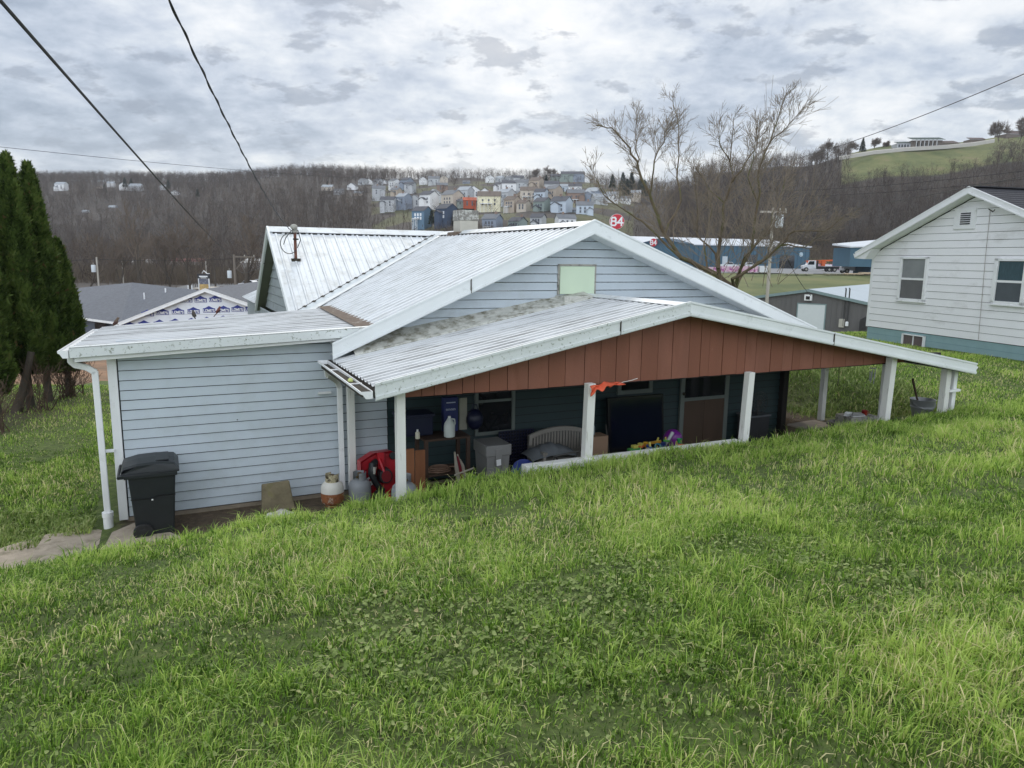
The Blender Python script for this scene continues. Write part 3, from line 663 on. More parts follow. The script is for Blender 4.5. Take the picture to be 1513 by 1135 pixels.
mb.build('service_cable', black_plastic, o)
mb = hb(); mb.box(p0[0]-.09, p0[1]-.06, zc(5.35)-.02, p0[0]+.09, p0[1]+.07, zc(5.35)+.035); mb.box(p0[0]-.05,p0[1]-.055,.30,p0[0]+.06,p0[1]-.035,.33); mb.build('roof_boot', debris, o)
# windows and doors under the porch
def hwin(px0, py0, px1, py1, w=-.02, fr=.06, split=None, fm=None, gm=None):
    s0, _, z1 = hw(px0, py0, w); s1, _, z0 = hw(px1, py1, w); s_, _, _z = hw(px0, py1, w)
    if z0 > z1: z0, z1 = z1, z0
    mb = hb()
    for b_ in ((s0-fr, z0-fr, s1+fr, z0), (s0-fr, z1, s1+fr, z1+fr), (s0-fr, z0, s0, z1), (s1, z0, s1+fr, z1)): mb.box(b_[0], w-.035, b_[1], b_[2], w+.03, b_[3])
    o = mb.build('window', fm or white, H, bevel=.004)
    hb().box(s0, w-.005, z0, s1, w+.02, z1).build('glass', gm or glass_dark, o)
    if split: zz = z0 + (z1-z0)*split; hb().box(s0, w-.02, zz-.02, s1, w-.004, zz+.02).build('sash_bar', fm or white, o)
    return o, s0, z0, s1, z1
offw = mat('dull_window_paint', (.15,.175,.16), .6, .1, 3)
hwin(706, 576, 755, 634, fr=.055, split=.72, fm=offw)
hwin(918, 540, 958, 574, fr=.07, split=.5, fm=offw)
# storm door with lower wooden panel
ds0, _, dz1 = hw(1012, 545, -.03); ds1 = hw(1068, 600, -.03)[0]
mb = hb(); mb.box(ds0-.09,-.07,-3.42,ds0,-.02,-1.62); mb.box(ds1,-.07,-3.42,ds1+.09,-.02,-1.62); mb.box(ds0-.09,-.07,-1.62,ds1+.09,-.02,-1.56)
o = mb.build('door', offw, H, bevel=.004)
hb().box(ds0, -.05, -2.45, ds1, -.025, -1.63).build('glass', glass_dark, o)
hb().box(ds0, -.065, -2.50, ds1, -.03, -2.44).build('mid_rail', offw, o)
mb = hb(); mw2 = (ds0+ds1)/2; wood_p = mat('dull_brown_panel', (.085,.055,.037), .7, .15, 3, stretch=(1,1,.2)); mb.box(ds0,-.06,-3.41,mw2-.004,-.03,-2.50); mb.box(mw2+.004,-.06,-3.41,ds1,-.03,-2.50); mb.build('lower_panel', wood_p, o)
hb().ball((ds0-.045,-.10,-2.35), .03, 10).build('knob', debris, o, smooth=True)
# orange cloth snagged on the post top
cl = MB(); pts = []; rr = random.Random(8)
n = 22
for i in range(n):
    t = i/(n-1); zt = .035*math.sin(3*t) + .012*math.sin(17*t) + t*.02; hgt = (.10*(1-t)**.6+.012) * (1 + .25*math.sin(23*t+1)) + (.05 if t < .12 else 0)
    for k in range(5): pts.append((t*.62, -.01 - .03*math.sin(9*t + k*1.3) - .012*k, zt - hgt*k/4 + .004*rr.random()))
cl.add(pts, [(i*5+k, (i+1)*5+k, (i+1)*5+k+1, i*5+k+1) for i in range(n-1) for k in range(4)])
so = single('orange_cloth', cl, mat('orange_fabric', (.68,.12,.055), .8, .12, 12), 'torn orange cloth hooked under the brown gable boards at a porch post', 'cloth', from_h(5.50, -2.50, -1.60), YAW, smooth=True)
so.scale = (.80, 1, .72)
m_ = so.modifiers.new('solid', 'SOLIDIFY'); m_.thickness = .004
MB().tube([(.5,-.02,-.0),(.62,-.02,.035),(.78,-.02,.055),(.9,-.02,.085)], .006, 5).build('cord', post_paint, so)
# ------------------------------------------------------------------ things by the shed wall
def hthing(name, label, cat, s, w, z, rz=0, group=None, tilt=None): return thing(name, label, cat, from_h(s, w, z), YAW + rz, group, tilt)
# wheeled trash cart
c = hthing('trash_cart', 'black wheeled trash cart with closed lid against the blue shed wall', 'trash cart', .40, -.50, -3.44)
mb = MB(); a, b_ = (.21,.27), (.265,.30)
P = [(-a[0],-a[1],.05),(a[0],-a[1],.0),(a[0],a[1],.0),(-a[0],a[1],.05),(-b_[0]*.98,-b_[1],.95),(b_[0],-b_[1],.95),(b_[0],b_[1],.95),(-b_[0]*.98,b_[1],.95)]
mb.add(P, [(0,3,2,1),(0,1,5,4),(1,2,6,5),(2,3,7,6),(3,0,4,7),(4,5,6,7)])
mb.add([(-.245,-.304,.60),(.0,-.304,.585),(.05,-.305,.62),(.25,-.305,.62),(.25,-.292,.60),(.05,-.292,.60),(.0,-.292,.565),(-.245,-.292,.58)], [(0,1,6,7),(1,2,5,6),(2,3,4,5)])
mb.build('body', black_plastic, c, bevel=.02)
mb = MB(); mb.box(-.30,-.325,.90,.285,.325,.955); mb.box(-.37,-.29,.90,-.30,-.22,.95); mb.box(-.37,.22,.90,-.30,.29,.95); mb.tube([(-.36,-.29,.925),(-.36,.29,.925)], .018, 8); mb.build('rim', black_plastic, c, bevel=.012)
mb = MB(); V = []
for x, z, y in ((-.33,.975,.30),(-.31,1.03,.30),(-.15,1.075,.30),(.05,1.085,.30),(.26,1.06,.31),(.305,.99,.33),(.305,.955,.33)):
    V += [(x,-y,z),(x,-y*.8,z+.018),(x,0,z+.026),(x,y*.8,z+.018),(x,y,z)]
mb.add(V, [(i*5+k,(i+1)*5+k,(i+1)*5+k+1,i*5+k+1) for i in range(6) for k in range(4)])
mb.add([(-.33,-.33,.955),(.31,-.33,.955),(.31,-.335,.98),(-.33,-.30,.985),(-.33,.33,.955),(.31,.33,.955),(.31,.335,.98),(-.33,.30,.985)], [(0,1,2,3),(4,7,6,5),(0,4,5,1),(0,3,7,4),(1,5,6,2),(3,2,6,7)])
mb.add([(-.31,-.30,.98),(-.15,-.30,1.075),(.05,-.30,1.085),(.26,-.31,1.06),(.305,-.33,.985),(-.33,-.32,.97)], [(5,4,3,2,1,0)])
mb.box(.05,-.2,1.10,.2,.2,1.112); mb.build('lid', black_plastic, c, bevel=.006)
for y in (-.31, .29):
    w_ = MB(); w_.tube([(-.13,y-.015,.10),(-.13,y+.045,.10)], .115, 18); w_.tube([(-.13,y-.022,.10),(-.13,y+.05,.10)], .05, 12); w_.build('wheel', plain('rubber', (.022,.022,.022), .7), c, bevel=.008)
mb = MB(); mb.box(-.02,-.306,.555,.0,-.30,.575); mb.build('sticker', white, c)
c.scale = (1.0, 1.0, .85)
# concrete slabs stepping down to the left of the corner
def slab(pxs_, z, front, label):
    P = [to_h(atz(x, y, z)) for x, y in pxs_]; P = P + [(P[-1][0]+front[0], P[-1][1]+front[1]), (P[0][0]+front[2], P[0][1]+front[3])]
    o0 = P[0]; rr = random.Random(int(-z*100)); mb = MB(); mb.prism([(x-o0[0], w-o0[1], -.16) for x, w in P][::-1], (0, 0, .16))
    return single('concrete_slab', mb, slab_m, label, 'slab', from_h(o0[0], o0[1], z), YAW, 'concrete slabs stepping down past the shed', bevel=.015)
slab([(268,792),(235,779),(199,771.5),(165,786)], -3.41, (-.15,-1.25,.25,-1.0), 'worn concrete slab under the trash cart, highest of the three steps')
slab([(176,788),(146,781.5),(66,789.5)], -3.49, (-.1,-1.15,.2,-1.1), 'middle concrete slab of the steps beside the shed corner')
slab([(84,794),(58,790.5),(2,809),(-30,820)], -3.58, (-.1,-1.0,.2,-1.15), 'lowest concrete slab of the steps, at the left edge of the lawn')
# leaning stone by the wall and the pale rag under it
mb = MB(); mb.prism([(-.22,-.05,0),(.22,-.03,0),(.17,-.02,.40),(-.19,-.04,.385)], (.0,.09,0))
o = single('stone_slab', mb, mat('mossy_stone', (.19,.16,.10), .95, .3, 7, dirt=(.20,.19,.06), dirt_scale=4, bump=.7, bump_scale=20), 'mossy flat stone slab leaning upright against the blue wall', 'stone', from_h(1.90, -.42, -3.44), YAW, bevel=.015); o.rotation_euler[0] = -.22
rr = random.Random(3); rag = MB(); V = []
for i in range(15):
    for j in range(9):
        x, y = -.20+.40*i/14, -.11+.22*j/8; e = max(0, 1-(x/.21)**2-(y/.13)**2); V.append((x, y, .09*e**.5 + .02*math.sin(31*x+9*y)*e + rr.uniform(0,.008)))
rag.add(V, [(i*9+j,(i+1)*9+j,(i+1)*9+j+1,i*9+j+1) for i in range(14) for j in range(8)])
single('white_rag', rag, mat('dirty_white_cloth', (.60,.58,.52), .95, .15, 14, dirt=(.28,.26,.20), dirt_scale=9), 'crumpled off white rag at the foot of the mossy stone slab', 'rag', from_h(1.88,-.72,-3.43), YAW, smooth=True)
# propane tanks
def tank(label, s, w, z, body, top, band=None, rz=0):
    t = hthing('propane_tank', label, 'propane tank', s, w, z, rz, 'propane tanks along the wall')
    MB().lathe([(.10,0),(.105,.03),(.12,.035),(.145,.06),(.155,.10),(.156,.20)], 28, m=0).build('lower_shell', band or body, t, smooth=True)
    MB().lathe([(.156,.20),(.154,.26),(.14,.31),(.10,.345),(.04,.355)], 28).build('upper_shell', body, t, smooth=True)
    mb = MB()
    for k in range(22):
        t0, t1 = rad(-40 + k*12.0), rad(-40 + (k+1)*12.0); r0 = .09
        if 9 <= k <= 11: zt = .40
        else: zt = .455
        for q in (0,): mb.add([(r0*math.cos(t0), r0*math.sin(t0), .34),(r0*math.cos(t1), r0*math.sin(t1), .34),(r0*math.cos(t1), r0*math.sin(t1), zt),(r0*math.cos(t0), r0*math.sin(t0), zt),((r0-.006)*math.cos(t0),(r0-.006)*math.sin(t0),.34),((r0-.006)*math.cos(t1),(r0-.006)*math.sin(t1),.34),((r0-.006)*math.cos(t1),(r0-.006)*math.sin(t1),zt),((r0-.006)*math.cos(t0),(r0-.006)*math.sin(t0),zt)], [(0,1,2,3),(5,4,7,6),(3,2,6,7)])
    mb.build('collar', top, t)
    v = MB(); v.tube([(0,0,.35),(0,0,.42)], .022, 10); v.tube([(0,0,.39),(0,-.05,.39)], .018, 10); v.tube([(0,0,.42),(0,0,.445)], .03, 10); v.build('valve', plain('brass_dull', (.18,.13,.06), .4, metal=.6), t, smooth=True)
    return t
pt_white = mat('chalky_white_tank_paint', (.66,.64,.58), .7, .08, 8, dirt=(.30,.15,.07), dirt_scale=10, dirt_lo=.6, dirt_hi=.7)
pt_rust = mat('rust_over_white_paint', (.27,.10,.04), .85, .35, 14, dirt=(.55,.50,.42), dirt_scale=10, dirt_lo=.52, dirt_hi=.62, bump=.2)
pt_crusty = mat('yellowed_flaking_paint', (.50,.44,.28), .85, .3, 20, dirt=(.06,.045,.03), dirt_scale=18, dirt_lo=.5, dirt_hi=.6)
pt_grey = mat('grey_tank_paint', (.25,.265,.28), .5, .08, 6, dirt=(.16,.16,.15), dirt_scale=6)
tank('white propane tank with rust all round its lower half', 2.60, -.60, -3.40, pt_white, pt_crusty, pt_rust, 2.2)
tank('plain grey propane tank between the rusty tank and the red mower', 2.98, -.60, -3.42, pt_grey, pt_grey, None, -1.2)
tank('grey propane tank half hidden behind the porch corner post', 3.20, -1.98, -3.10, pt_grey, pt_grey, None, .5)
MB()
single('white_rag', MB().ball((0,0,.03), (.09,.06,.04), 10), white, 'small white scrap in the grass by the corner post base', 'scrap', from_h(3.22,-2.35,-2.86), YAW, smooth=True)
# red mower stood on end
red = mat('red_mower_deck', (.40,.008,.018), .35, .1, 5, spec=.5)
m_ = hthing('lawn_mower', 'red lawn mower standing on end between the downspout and corner post', 'lawn mower', 3.27, -.42, -3.42, .0, None, (-.12, 0))
m_.scale = (.84, 1, .95)
out = [(-.30,0,.03),(.20,0,-.03),(.36,0,.08),(.37,0,.62),(.24,0,.70),(-.06,0,.69),(-.29,0,.58)]
mb = MB(); n_ = len(out); inner = [(x*.86+.01, -.06, z*.86+.05) for x, _, z in out]
mb.add([(x,-.12,z) for x,_,z in out] + [(x,.10,z) for x,_,z in out] + inner, [(i,(i+1)%n_,n_+(i+1)%n_,n_+i) for i in range(n_)] + [(i,(i+1)%n_,2*n_+(i+1)%n_,2*n_+i) for i in range(n_)] + [[2*n_+i for i in range(n_)][::-1]] + [[n_+i for i in range(n_)]])
mb.build('deck', red, m_, bevel=.012)
mb = MB(); mb.tube([(.03,-.05,.68),(.05,-.16,.52),(.08,-.20,.40)], .035, 8); mb.box(.0,-.14,.44,.12,-.06,.69); mb.build('chute', red, m_, bevel=.01)
mb = MB(); mb.tube([(.11,-.06,.34),(.11,-.22,.34)], [.13,.11], 20); mb.tube([(.28,-.06,.62),(.28,-.12,.62)], .06, 14); mb.build('engine', black_plastic, m_, bevel=.01)
mb = MB(); mb.tube([(.11,-.225,.34),(.11,-.235,.34)], .085, 18); mb.build('pull_start', plain('dark_red', (.16,.01,.015), .4), m_)
mb = MB(); mb.tube([(-.02,-.10,.56),(-.10,-.16,.52),(-.13,-.18,.40),(-.07,-.17,.26),(.02,-.15,.14),(.08,-.12,.12)], [.05,.065,.06,.05,.05,.04], 10); mb.build('handle_bracket', black_plastic, m_, smooth=True)
mb = MB(); mb.tube([(-.085,-.235,.50),(-.10,-.235,.40)], [.03,.022], 10); mb.build('lever', conc_grey, m_, smooth=True)
mb = MB(); mb.obox((-.14,-.075,.22), (.06,0,.035), (0,.004,0), (-.015,0,.026)); mb.obox((-.17,-.075,.30), (.045,0,.03), (0,.004,0), (-.008,0,.012)); mb.build('sticker', white, m_)
mb = MB()
for i in range(6): mb.obox((-.20+.012*i,-.076,.12+.07*i), (.075,0,.045), (0,.003,0), (-.002,0,.004))
mb.build('vent_slot', plain('maroon', (.13,.006,.01), .5), m_)
for x in (.0, .30): w_ = MB(); w_.tube([(x,-.16,.05),(x,-.10,.05)], .10, 18); w_.build('wheel', plain('rubber', (.022,.022,.022), .7), m_, bevel=.012)

# ------------------------------------------------------------------ under the porch
FZ = -3.425
def S(px, py, w): return hw(px, py, w)
wood_o = mat('orange_brown_lumber', (.22,.085,.035), .65, .2, 4, stretch=(3,3,.3))
dk_wood = mat('dark_lumber', (.05,.028,.018), .7, .2, 4)
for i, (px, wid, lab) in enumerate(((606, .07, 'orange brown board standing upright just right of the corner post'), (621, .09, 'darker brown board with a notch, standing second from the corner post'))):
    s, w, z = S(px, 720, -1.7+.25*i); mb = MB(); mb.box(-wid/2-.02,-.02,0,wid/2+.02,.02,1.02-.1*i); o = single('upright_board', mb, wood_o, lab, 'board', from_h(s, w, FZ), YAW, 'boards standing at the porch corner', bevel=.004)
    if i: MB().box(-.025,-.024,.18,.02,-.02,.30).build('notch', dark, o)
# metal shelf
s0 = S(626, 640, -.9); s1 = S(693, 640, -.9)
sh_ = hthing('storage_shelf', 'dark wooden storage shelf loaded with jugs and boxes at the porch end', 'shelf', (s0[0]+s1[0])/2, -.75, FZ)
hwid = (s1[0]-s0[0])/2; topz = S(640, 648, -.9)[2] - FZ
for z_, nm in ((topz, 'top_board'), (topz*.44, 'lower_board'), (.12, 'lower_board')):
    MB().box(-hwid,-.2,z_-.03,hwid,.25,z_).build(nm, dk_wood, sh_)
for x in (-hwid, hwid-.05):
    for y in (-.2, .2): MB().box(x,y,0,x+.05,y+.05,topz-.03).build('leg', dk_wood, sh_)
cx0 = (s0[0]+s1[0])/2
def on_shelf(px, w=-.8): return S(px, 645, w)[0]
sT = FZ + topz
jug = hthing('plastic_jug', 'translucent white plastic gallon jug on the storage shelf', 'jug', on_shelf(664,-.9), -.9, sT)
jm = mat('milky_plastic', (.52,.56,.54), .35, .05, 4); MB().lathe([(.06,0),(.078,.01),(.08,.16),(.07,.20),(.03,.265),(.02,.275)], 20).build('body', jm, jug, smooth=True)
MB().lathe([(.022,.275),(.022,.30),(.018,.302)], 14).build('cap', white, jug); MB().tube([(.03,0,.26),(.075,0,.25),(.085,0,.19),(.07,0,.15)], .012, 8).build('handle', jm, jug, smooth=True)
navy = mat('navy_plastic', (.008,.011,.035), .4, .1)
bx = hthing('storage_bin', 'dark navy storage bin on the shelf beside the small white bottle', 'bin', on_shelf(612,-.7)+.02, -.6, sT+.02)
MB().prism([(-.24,-.17,0),(.24,-.17,0),(.24,.17,0),(-.24,.17,0)], (0,0,.27)).build('body', navy, bx, bevel=.015); MB().box(-.26,-.19,.27,.26,.19,.31).build('lid', navy, bx, bevel=.008)
MB().box(-hwid,-.2,-.03,-hwid,.25,-.029)
b2 = hthing('small_bottle', 'small white squeeze bottle in front of the navy bin', 'bottle', on_shelf(617,-.9), -.9, sT+.02)
MB().lathe([(.03,0),(.033,.01),(.033,.08),(.02,.10)], 14).build('body', mat('cream_label', (.55,.53,.42), .5), b2, smooth=True); MB().lathe([(.014,.10),(.014,.13)], 10).build('cap', white, b2)
s, w, z = S(667, 622, -.62); bb = hthing('blue_carton', 'deep blue carton with pale lettering standing behind the plastic jug', 'carton', s, -.55, sT)
hh = S(667, 588, -.62)[2] - sT
MB().box(-.11,-.05,0,.11,.05,hh).build('box', mat('blue_card', (.02,.03,.12), .6), bb, bevel=.003)
mb = MB(); rr = random.Random(2)
for k in range(8):
    x = -.075+.019*k; mb.box(x, -.0535, hh*.62, x+.006, -.0505, hh*.62+.03); mb.box(x+.006, -.0535, hh*.62+(.012 if k % 2 else .022), x+.014, -.0505, hh*.62+(.018 if k % 2 else .03))
mb.box(-.07,-.0535,hh*.84,.07,-.0505,hh*.87); mb.build('lettering', plain('pale_print', (.42,.46,.55), .6), bb)
o = hthing('paper_pad', 'cream sheet of card standing right of the blue carton', 'card', S(684,620,-.55)[0], -.55, sT); MB().box(-.06,-.01,0,.06,.01,hh*.95).build('sheet', plain('cream_card', (.30,.29,.24), .7), o)
o = hthing('dark_bag', 'dark navy bag slumped at the right end of the shelf', 'bag', S(692,615,-.5)[0]+.06, -.6, sT)
MB().ball((0,0,.15), (.13,.12,.16), 14).build('bag_body', navy, o, smooth=True); MB().tube([(-.05,0,.30),(-.03,0,.37),(.03,0,.37),(.05,0,.30)], .008, 6).build('handle', navy, o)
o = hthing('hose_coil', 'tan garden hose coiled flat on the lower shelf board', 'hose', cx0-.08, -.80, FZ+topz*.44)
mb = MB()
for k in range(3): mb.tube([((.17-.02*k)*math.cos(t), (.13-.015*k)*math.sin(t), .015+.022*k) for t in np.linspace(0, 2*math.pi, 24)], .011, 6)
mb.tube([(.15,0,.05),(.24,-.03,.05),(.30,.02,.06)], .011, 6); mb.build('coil', plain('tan_rubber', (.20,.12,.08), .6), o, smooth=True)
# bundle of closed umbrellas and poles
s, w, z = S(692, 700, -1.2)
o = hthing('umbrella_bundle', 'bundle of folded cream and dark red umbrellas leaning on the shelf', 'umbrellas', s, -1.15, FZ, 0, None, (.06, -.22))
cream = plain('cream_canvas', (.30,.27,.22), .9); maroon = plain('maroon_canvas', (.14,.012,.02), .9)
for k, (x, m2, L_) in enumerate(((-.05,cream,.80),(0,maroon,.72),(.05,cream,.66),(.02,cream,.74),(-.02,maroon,.55))):
    mb = MB(); mb.tube([(x*1.4,.02*k,0),(x*1.1,.02*k,.25),(x,.015*k,.55),(x*.6,.01*k,L_)], [.008,.022,.03,.012], 8); mb.build('folded_umbrella', m2, o, smooth=True)
s, w, z = S(680, 700, -1.9); p, q = from_h(*S(672, 702, -1.9)), from_h(*S(699, 692, -1.7))
o = single('wooden_stick', MB().tube([(0,0,0), q-p], .012, 8), cream, 'pale round stick jutting out from the umbrella bundle', 'stick', p, smooth=True)
# little blue pail
s, w, z = S(704, 692, -.9); o = hthing('small_pail', 'small pale blue metal pail between the umbrellas and grey tote', 'pail', s, -.85, FZ+.02)
MB().lathe([(.07,0),(.09,.22),(.094,.22),(.094,.235),(.086,.235),(.066,.01)], 20).build('pail_body', mat('pale_blue_metal', (.16,.24,.30), .35, metal=.4), o, smooth=True)
MB().tube([(.09*math.cos(t), 0, .22+.09*math.sin(t)) for t in np.linspace(0, math.pi, 12)], .004, 5).build('handle', conc_grey, o)
# grey tote
s, w, z = S(735, 698, -.95); g_ = mat('grey_tote_plastic', (.235,.235,.225), .5, .05)
o = hthing('storage_tote', 'large grey plastic storage tote with lid and white sticker', 'tote', s, -.75, FZ)
wd = (S(755,680,-.95)[0]-S(717,680,-.95)[0])/2*.92; ht = S(735,657,-.95)[2]-FZ
mb = MB(); P = [(-wd*.82,-.18,0),(wd*.82,-.18,0),(wd*.82,.18,0),(-wd*.82,.18,0),(-wd*.95,-.23,ht*.78),(wd*.95,-.23,ht*.78),(wd*.95,.23,ht*.78),(-wd*.95,.23,ht*.78)]
mb.add(P, [(0,3,2,1),(0,1,5,4),(1,2,6,5),(2,3,7,6),(3,0,4,7),(4,5,6,7)]); mb.box(-wd*.3,-.225,.02,-wd*.27,-.19,ht*.7); mb.box(wd*.3,-.225,.02,wd*.33,-.19,ht*.7); mb.build('tub', g_, o, bevel=.012)
mb = MB(); mb.box(-wd*1.06,-.25,ht*.78,wd*1.06,.25,ht); mb.build('lid', g_, o, bevel=.012); MB().box(-wd*.28,-.262,ht*.60,wd*.22,-.235,ht*.92).build('latch', g_, o, bevel=.006)
MB().obox((-.01,-.266,ht*.66), (.035,0,.004), (0,.003,0), (-.004,0,.045)).build('sticker', white, o)
# lattice crate panel
s, w, z = S(765, 664, -.22); o = hthing('plastic_lattice', 'dark navy plastic lattice panel leaning on the wall behind the tote', 'lattice panel', s, -.20, FZ, 0, None, (-.05, 0))
mb = MB(); wl = .30; hl = S(765,637,-.22)[2]-FZ
for k in range(13): x = -wl + 2*wl*k/12; mb.box(x-.008,-.012,0,x+.008,.012,hl)
for k in range(15): z_ = hl*k/14; mb.box(-wl,-.0135,z_-.008,wl,.0105,z_+.008)
mb.build('panel', navy, o); MB().box(-wl,.014,0,wl,.022,hl).build('backing', dark, o)
# blue round lid/sled on the bench end
s, w, z = S(778, 680, -.95); o = hthing('blue_sled', 'round bright blue plastic sled leaning against the white bench', 'sled', s, -.95, FZ+.02, 0, None, (-.35, 0))
MB().lathe([(.02,-.02),(.14,-.012),(.20,.01),(.22,.035),(.205,.035),(.14,.0),(.02,-.008)], 28).build('disc', mat('blue_plastic', (.015,.04,.26), .4), o, smooth=True).rotation_euler = (rad(80), 0, 0)
o.children[0].location = (0, 0, .22)
# white slatted bench
s0, s1 = S(786, 670, -.55)[0], S(872, 660, -.55)[0]; bw = (s1-s0)/2
o = hthing('garden_bench', 'white slatted garden bench with curved back beneath grey cushions', 'bench', (s0+s1)/2, -.55, FZ)
wb = mat('dingy_white_bench', (.27,.255,.225), .5, .08)
def arch(t): return .64 + .10*(1-(2*t-1)**2)
for k in range(19):
    t = (k+1)/20; x = -bw+2*bw*t; MB().box(x-.017,.12,.36,x+.017,.14,arch(t)).build('slat', wb, o)
mb = MB(); V = []
for i in range(17):
    t = i/16; x = -bw+2*bw*t; V += [(x,.105,arch(t)-.02),(x,.155,arch(t)-.02),(x,.155,arch(t)+.05),(x,.105,arch(t)+.05)]
mb.add(V, [(4*i+k,4*i+(k+1)%4,4*i+4+(k+1)%4,4*i+4+k) for i in range(16) for k in range(4)]+[(0,1,2,3),(64,67,66,65)]); mb.build('top_rail', wb, o, bevel=.006)
for x in (-bw, bw-.05): MB().box(x,.10,0,x+.05,.16,.68).build('leg', wb, o); MB().box(x,-.38,0,x+.05,-.33,.50).build('leg', wb, o); MB().box(x-.01,-.40,.50,x+.06,.12,.53).build('armrest', wb, o)
MB().box(-bw,-.38,.36,bw,.12,.40).build('seat', wb, o)
s, w, z = S(818, 668, -.85); o = hthing('grey_cushion', 'pair of crumpled grey cushions heaped on the white bench seat', 'cushion', s, -.72, FZ+.40)
V = []; 
for i in range(21):
    for j in range(9):
        x, y = -.40+.8*i/20, -.22+.44*j/8; e = max(0, (1-(abs(x)/.41)**3)*(1-(abs(y)/.24)**2)); V.append((x, y, .22*e**.45*(1-.25*abs(math.sin(5*x)))+.015*math.sin(40*x)*e+.05*y))
MB().add(V, [(i*9+j,(i+1)*9+j,(i+1)*9+j+1,i*9+j+1) for i in range(20) for j in range(8)]).build('cushion_cover', mat('grey_canvas', (.15,.165,.175), .9, .12, 9), o, smooth=True)
# folding metal frame in front of the cushions
s, w, z = S(838, 690, -1.4); o = hthing('folding_frame', 'dark tubular folding chair frame in front of the grey cushions', 'chair frame', s, -1.45, FZ)
tm = plain('dark_tube', (.07,.07,.065), .4, metal=.5)
for x0, x1, nm in ((-.30,.16,'leg'),(.20,-.22,'leg')): MB().tube([(x0,0,0),(x1,.02,.62)], .012, 8).build(nm, tm, o, smooth=True)
mb = MB(); mb.tube([(-.24,.01,.62),(.22,.01,.66),(.26,.01,.60)], .014, 8); mb.tube([(-.24,.01,.62),(-.28,.0,.30)], .012, 8); mb.build('rail', tm, o, smooth=True)
mb = MB(); mb.tube([(-.42,-.05,.40),(.02,-.03,.30)], .014, 8); mb.box(-.02,-.06,.285,.08,-.0,.315); mb.build('arm', plain('grey_arm', (.28,.28,.27), .5), o)
# cardboard box and bottle
s, w, z = S(882, 676, -1.1); ht = S(882,645,-1.1)[2]-FZ
o = hthing('cardboard_box', 'upright tan cardboard box behind the second porch post', 'cardboard box', s+.03, -1.0, FZ)
MB().box(-.15,-.12,0,.15,.12,ht).build('carton', mat('cardboard', (.26,.17,.11), .8, .06), o, bevel=.004); MB().box(-.13,-.123,ht*.55,-.04,-.1195,ht*.58).build('hand_hole', dark, o); MB().box(-.148,-.122,ht-.004,.148,.12,ht+.002).build('flap', mat('cardboard_flap', (.22,.145,.09), .8), o)
b2 = hthing('clear_bottle', 'clear plastic bottle standing on the tan cardboard box', 'bottle', s-.03, -1.0, FZ+ht+.003)
MB().lathe([(.03,0),(.034,.01),(.034,.12),(.014,.17),(.014,.18)], 14).build('body', mat('cloudy_bottle', (.25,.29,.30), .3), b2, smooth=True); MB().lathe([(.016,.18),(.016,.20)], 10).build('cap', white, b2)
# white walker legs
s, w, z = S(905, 676, -1.1); o = hthing('walker', 'tipped over walking frame with white legs beside the cardboard box', 'walking frame', s, -1.1, FZ+.04)
wt = plain('white_tube', (.42,.43,.42), .35)
mb = MB(); mb.tube([(-.14,0,.42),(-.08,0,.30),(.05,-.02,.12),(.22,-.05,.03)], .014, 8); mb.build('leg', wt, o, smooth=True)
mb = MB(); mb.tube([(-.12,.1,.35),(.0,.08,.22),(.18,.05,.10)], .012, 8); mb.build('leg', wt, o, smooth=True)
mb = MB(); mb.tube([(-.14,0,.42),(-.15,.1,.34)], .016, 8); mb.tube([(-.06,.0,.02),(.02,0,.25)], .008, 6); mb.build('brace', wt, o, smooth=True)
# big dark television
s0, s1 = S(903, 655, -.45)[0], S(985, 640, -.45)[0]; z1 = S(984, 584, -.45)[2]
tv = hthing('television', 'large dark flat television leaning against the porch wall', 'television', (s0+s1)/2, -.36, FZ+.25, 0, None, (-.09, 0)); tw, th = (s1-s0)/2, z1-FZ-.25
MB().box(-tw,-.03,0,tw,.04,th).build('casing', plain('black_gloss', (.01,.01,.012), .25), tv, bevel=.008); MB().box(-tw+.05,-.034,.06,tw-.05,-.031,th-.05).build('screen', mat('navy_glass_screen', (.006,.009,.02), .12, .1, 2, spec=.6), tv)
o = hthing('tv_stand', 'low black stand under the dark television', 'stand', (s0+s1)/2, -.34, FZ); MB().box(-tw*.9,-.18,.0,tw*.9,.16,.20).build('cabinet', plain('black_stand', (.012,.012,.012), .5), o, bevel=.006); MB().box(-tw*.95,-.2,.20,tw*.95,.18,.235).build('top', plain('black_stand', (.012,.012,.012), .5), o)
o = hthing('leaning_pole', 'thin dark pole leaning beside the television', 'pole', S(905,660,-.9)[0], -.9, FZ, 0, None, (-.1,-.10)); MB().tube([(0,0,0),(0,0,.85)], .012, 8).build('shaft', tm, o); MB().lathe([(.02,0),(.02,.05)], 8).build('tip', debris, o)
# toys heaped behind the curb
toys = [(937,664,.07,(.04,.22,.05),'green toy truck with a yellow stripe at the left end of the toys',1),(946,660,.06,(.50,.09,.02),'orange toy car behind the green truck',1),(955,657,.06,(.50,.28,.02),'yellow plastic toy block near the orange toy car',0),
 (962,664,.07,(.02,.08,.30),'blue toy blaster lying on the curb among the toys',2),(972,662,.05,(.02,.18,.28),'teal toy ring between the two blue toys',3),(980,657,.06,(.03,.05,.22),'dark blue toy cup near the middle of the toy heap',0),
 (957,668,.05,(.38,.36,.34),'white toy ball at the front of the toy heap',4),(985,652,.05,(.08,.30,.06),'lime green toy scoop near the purple ball',2),(1000,660,.07,(.34,.35,.34),'white toy boat with a green bow near the door',2),
 (1004,651,.05,(.03,.28,.08),'bright green toy cup at the right of the heap',0),(1008,662,.08,(.60,.08,.03),'orange red toy bucket beside the brown door',0),(968,654,.06,(.42,.22,.02),'orange toy shovel sticking out of the heap',2)]
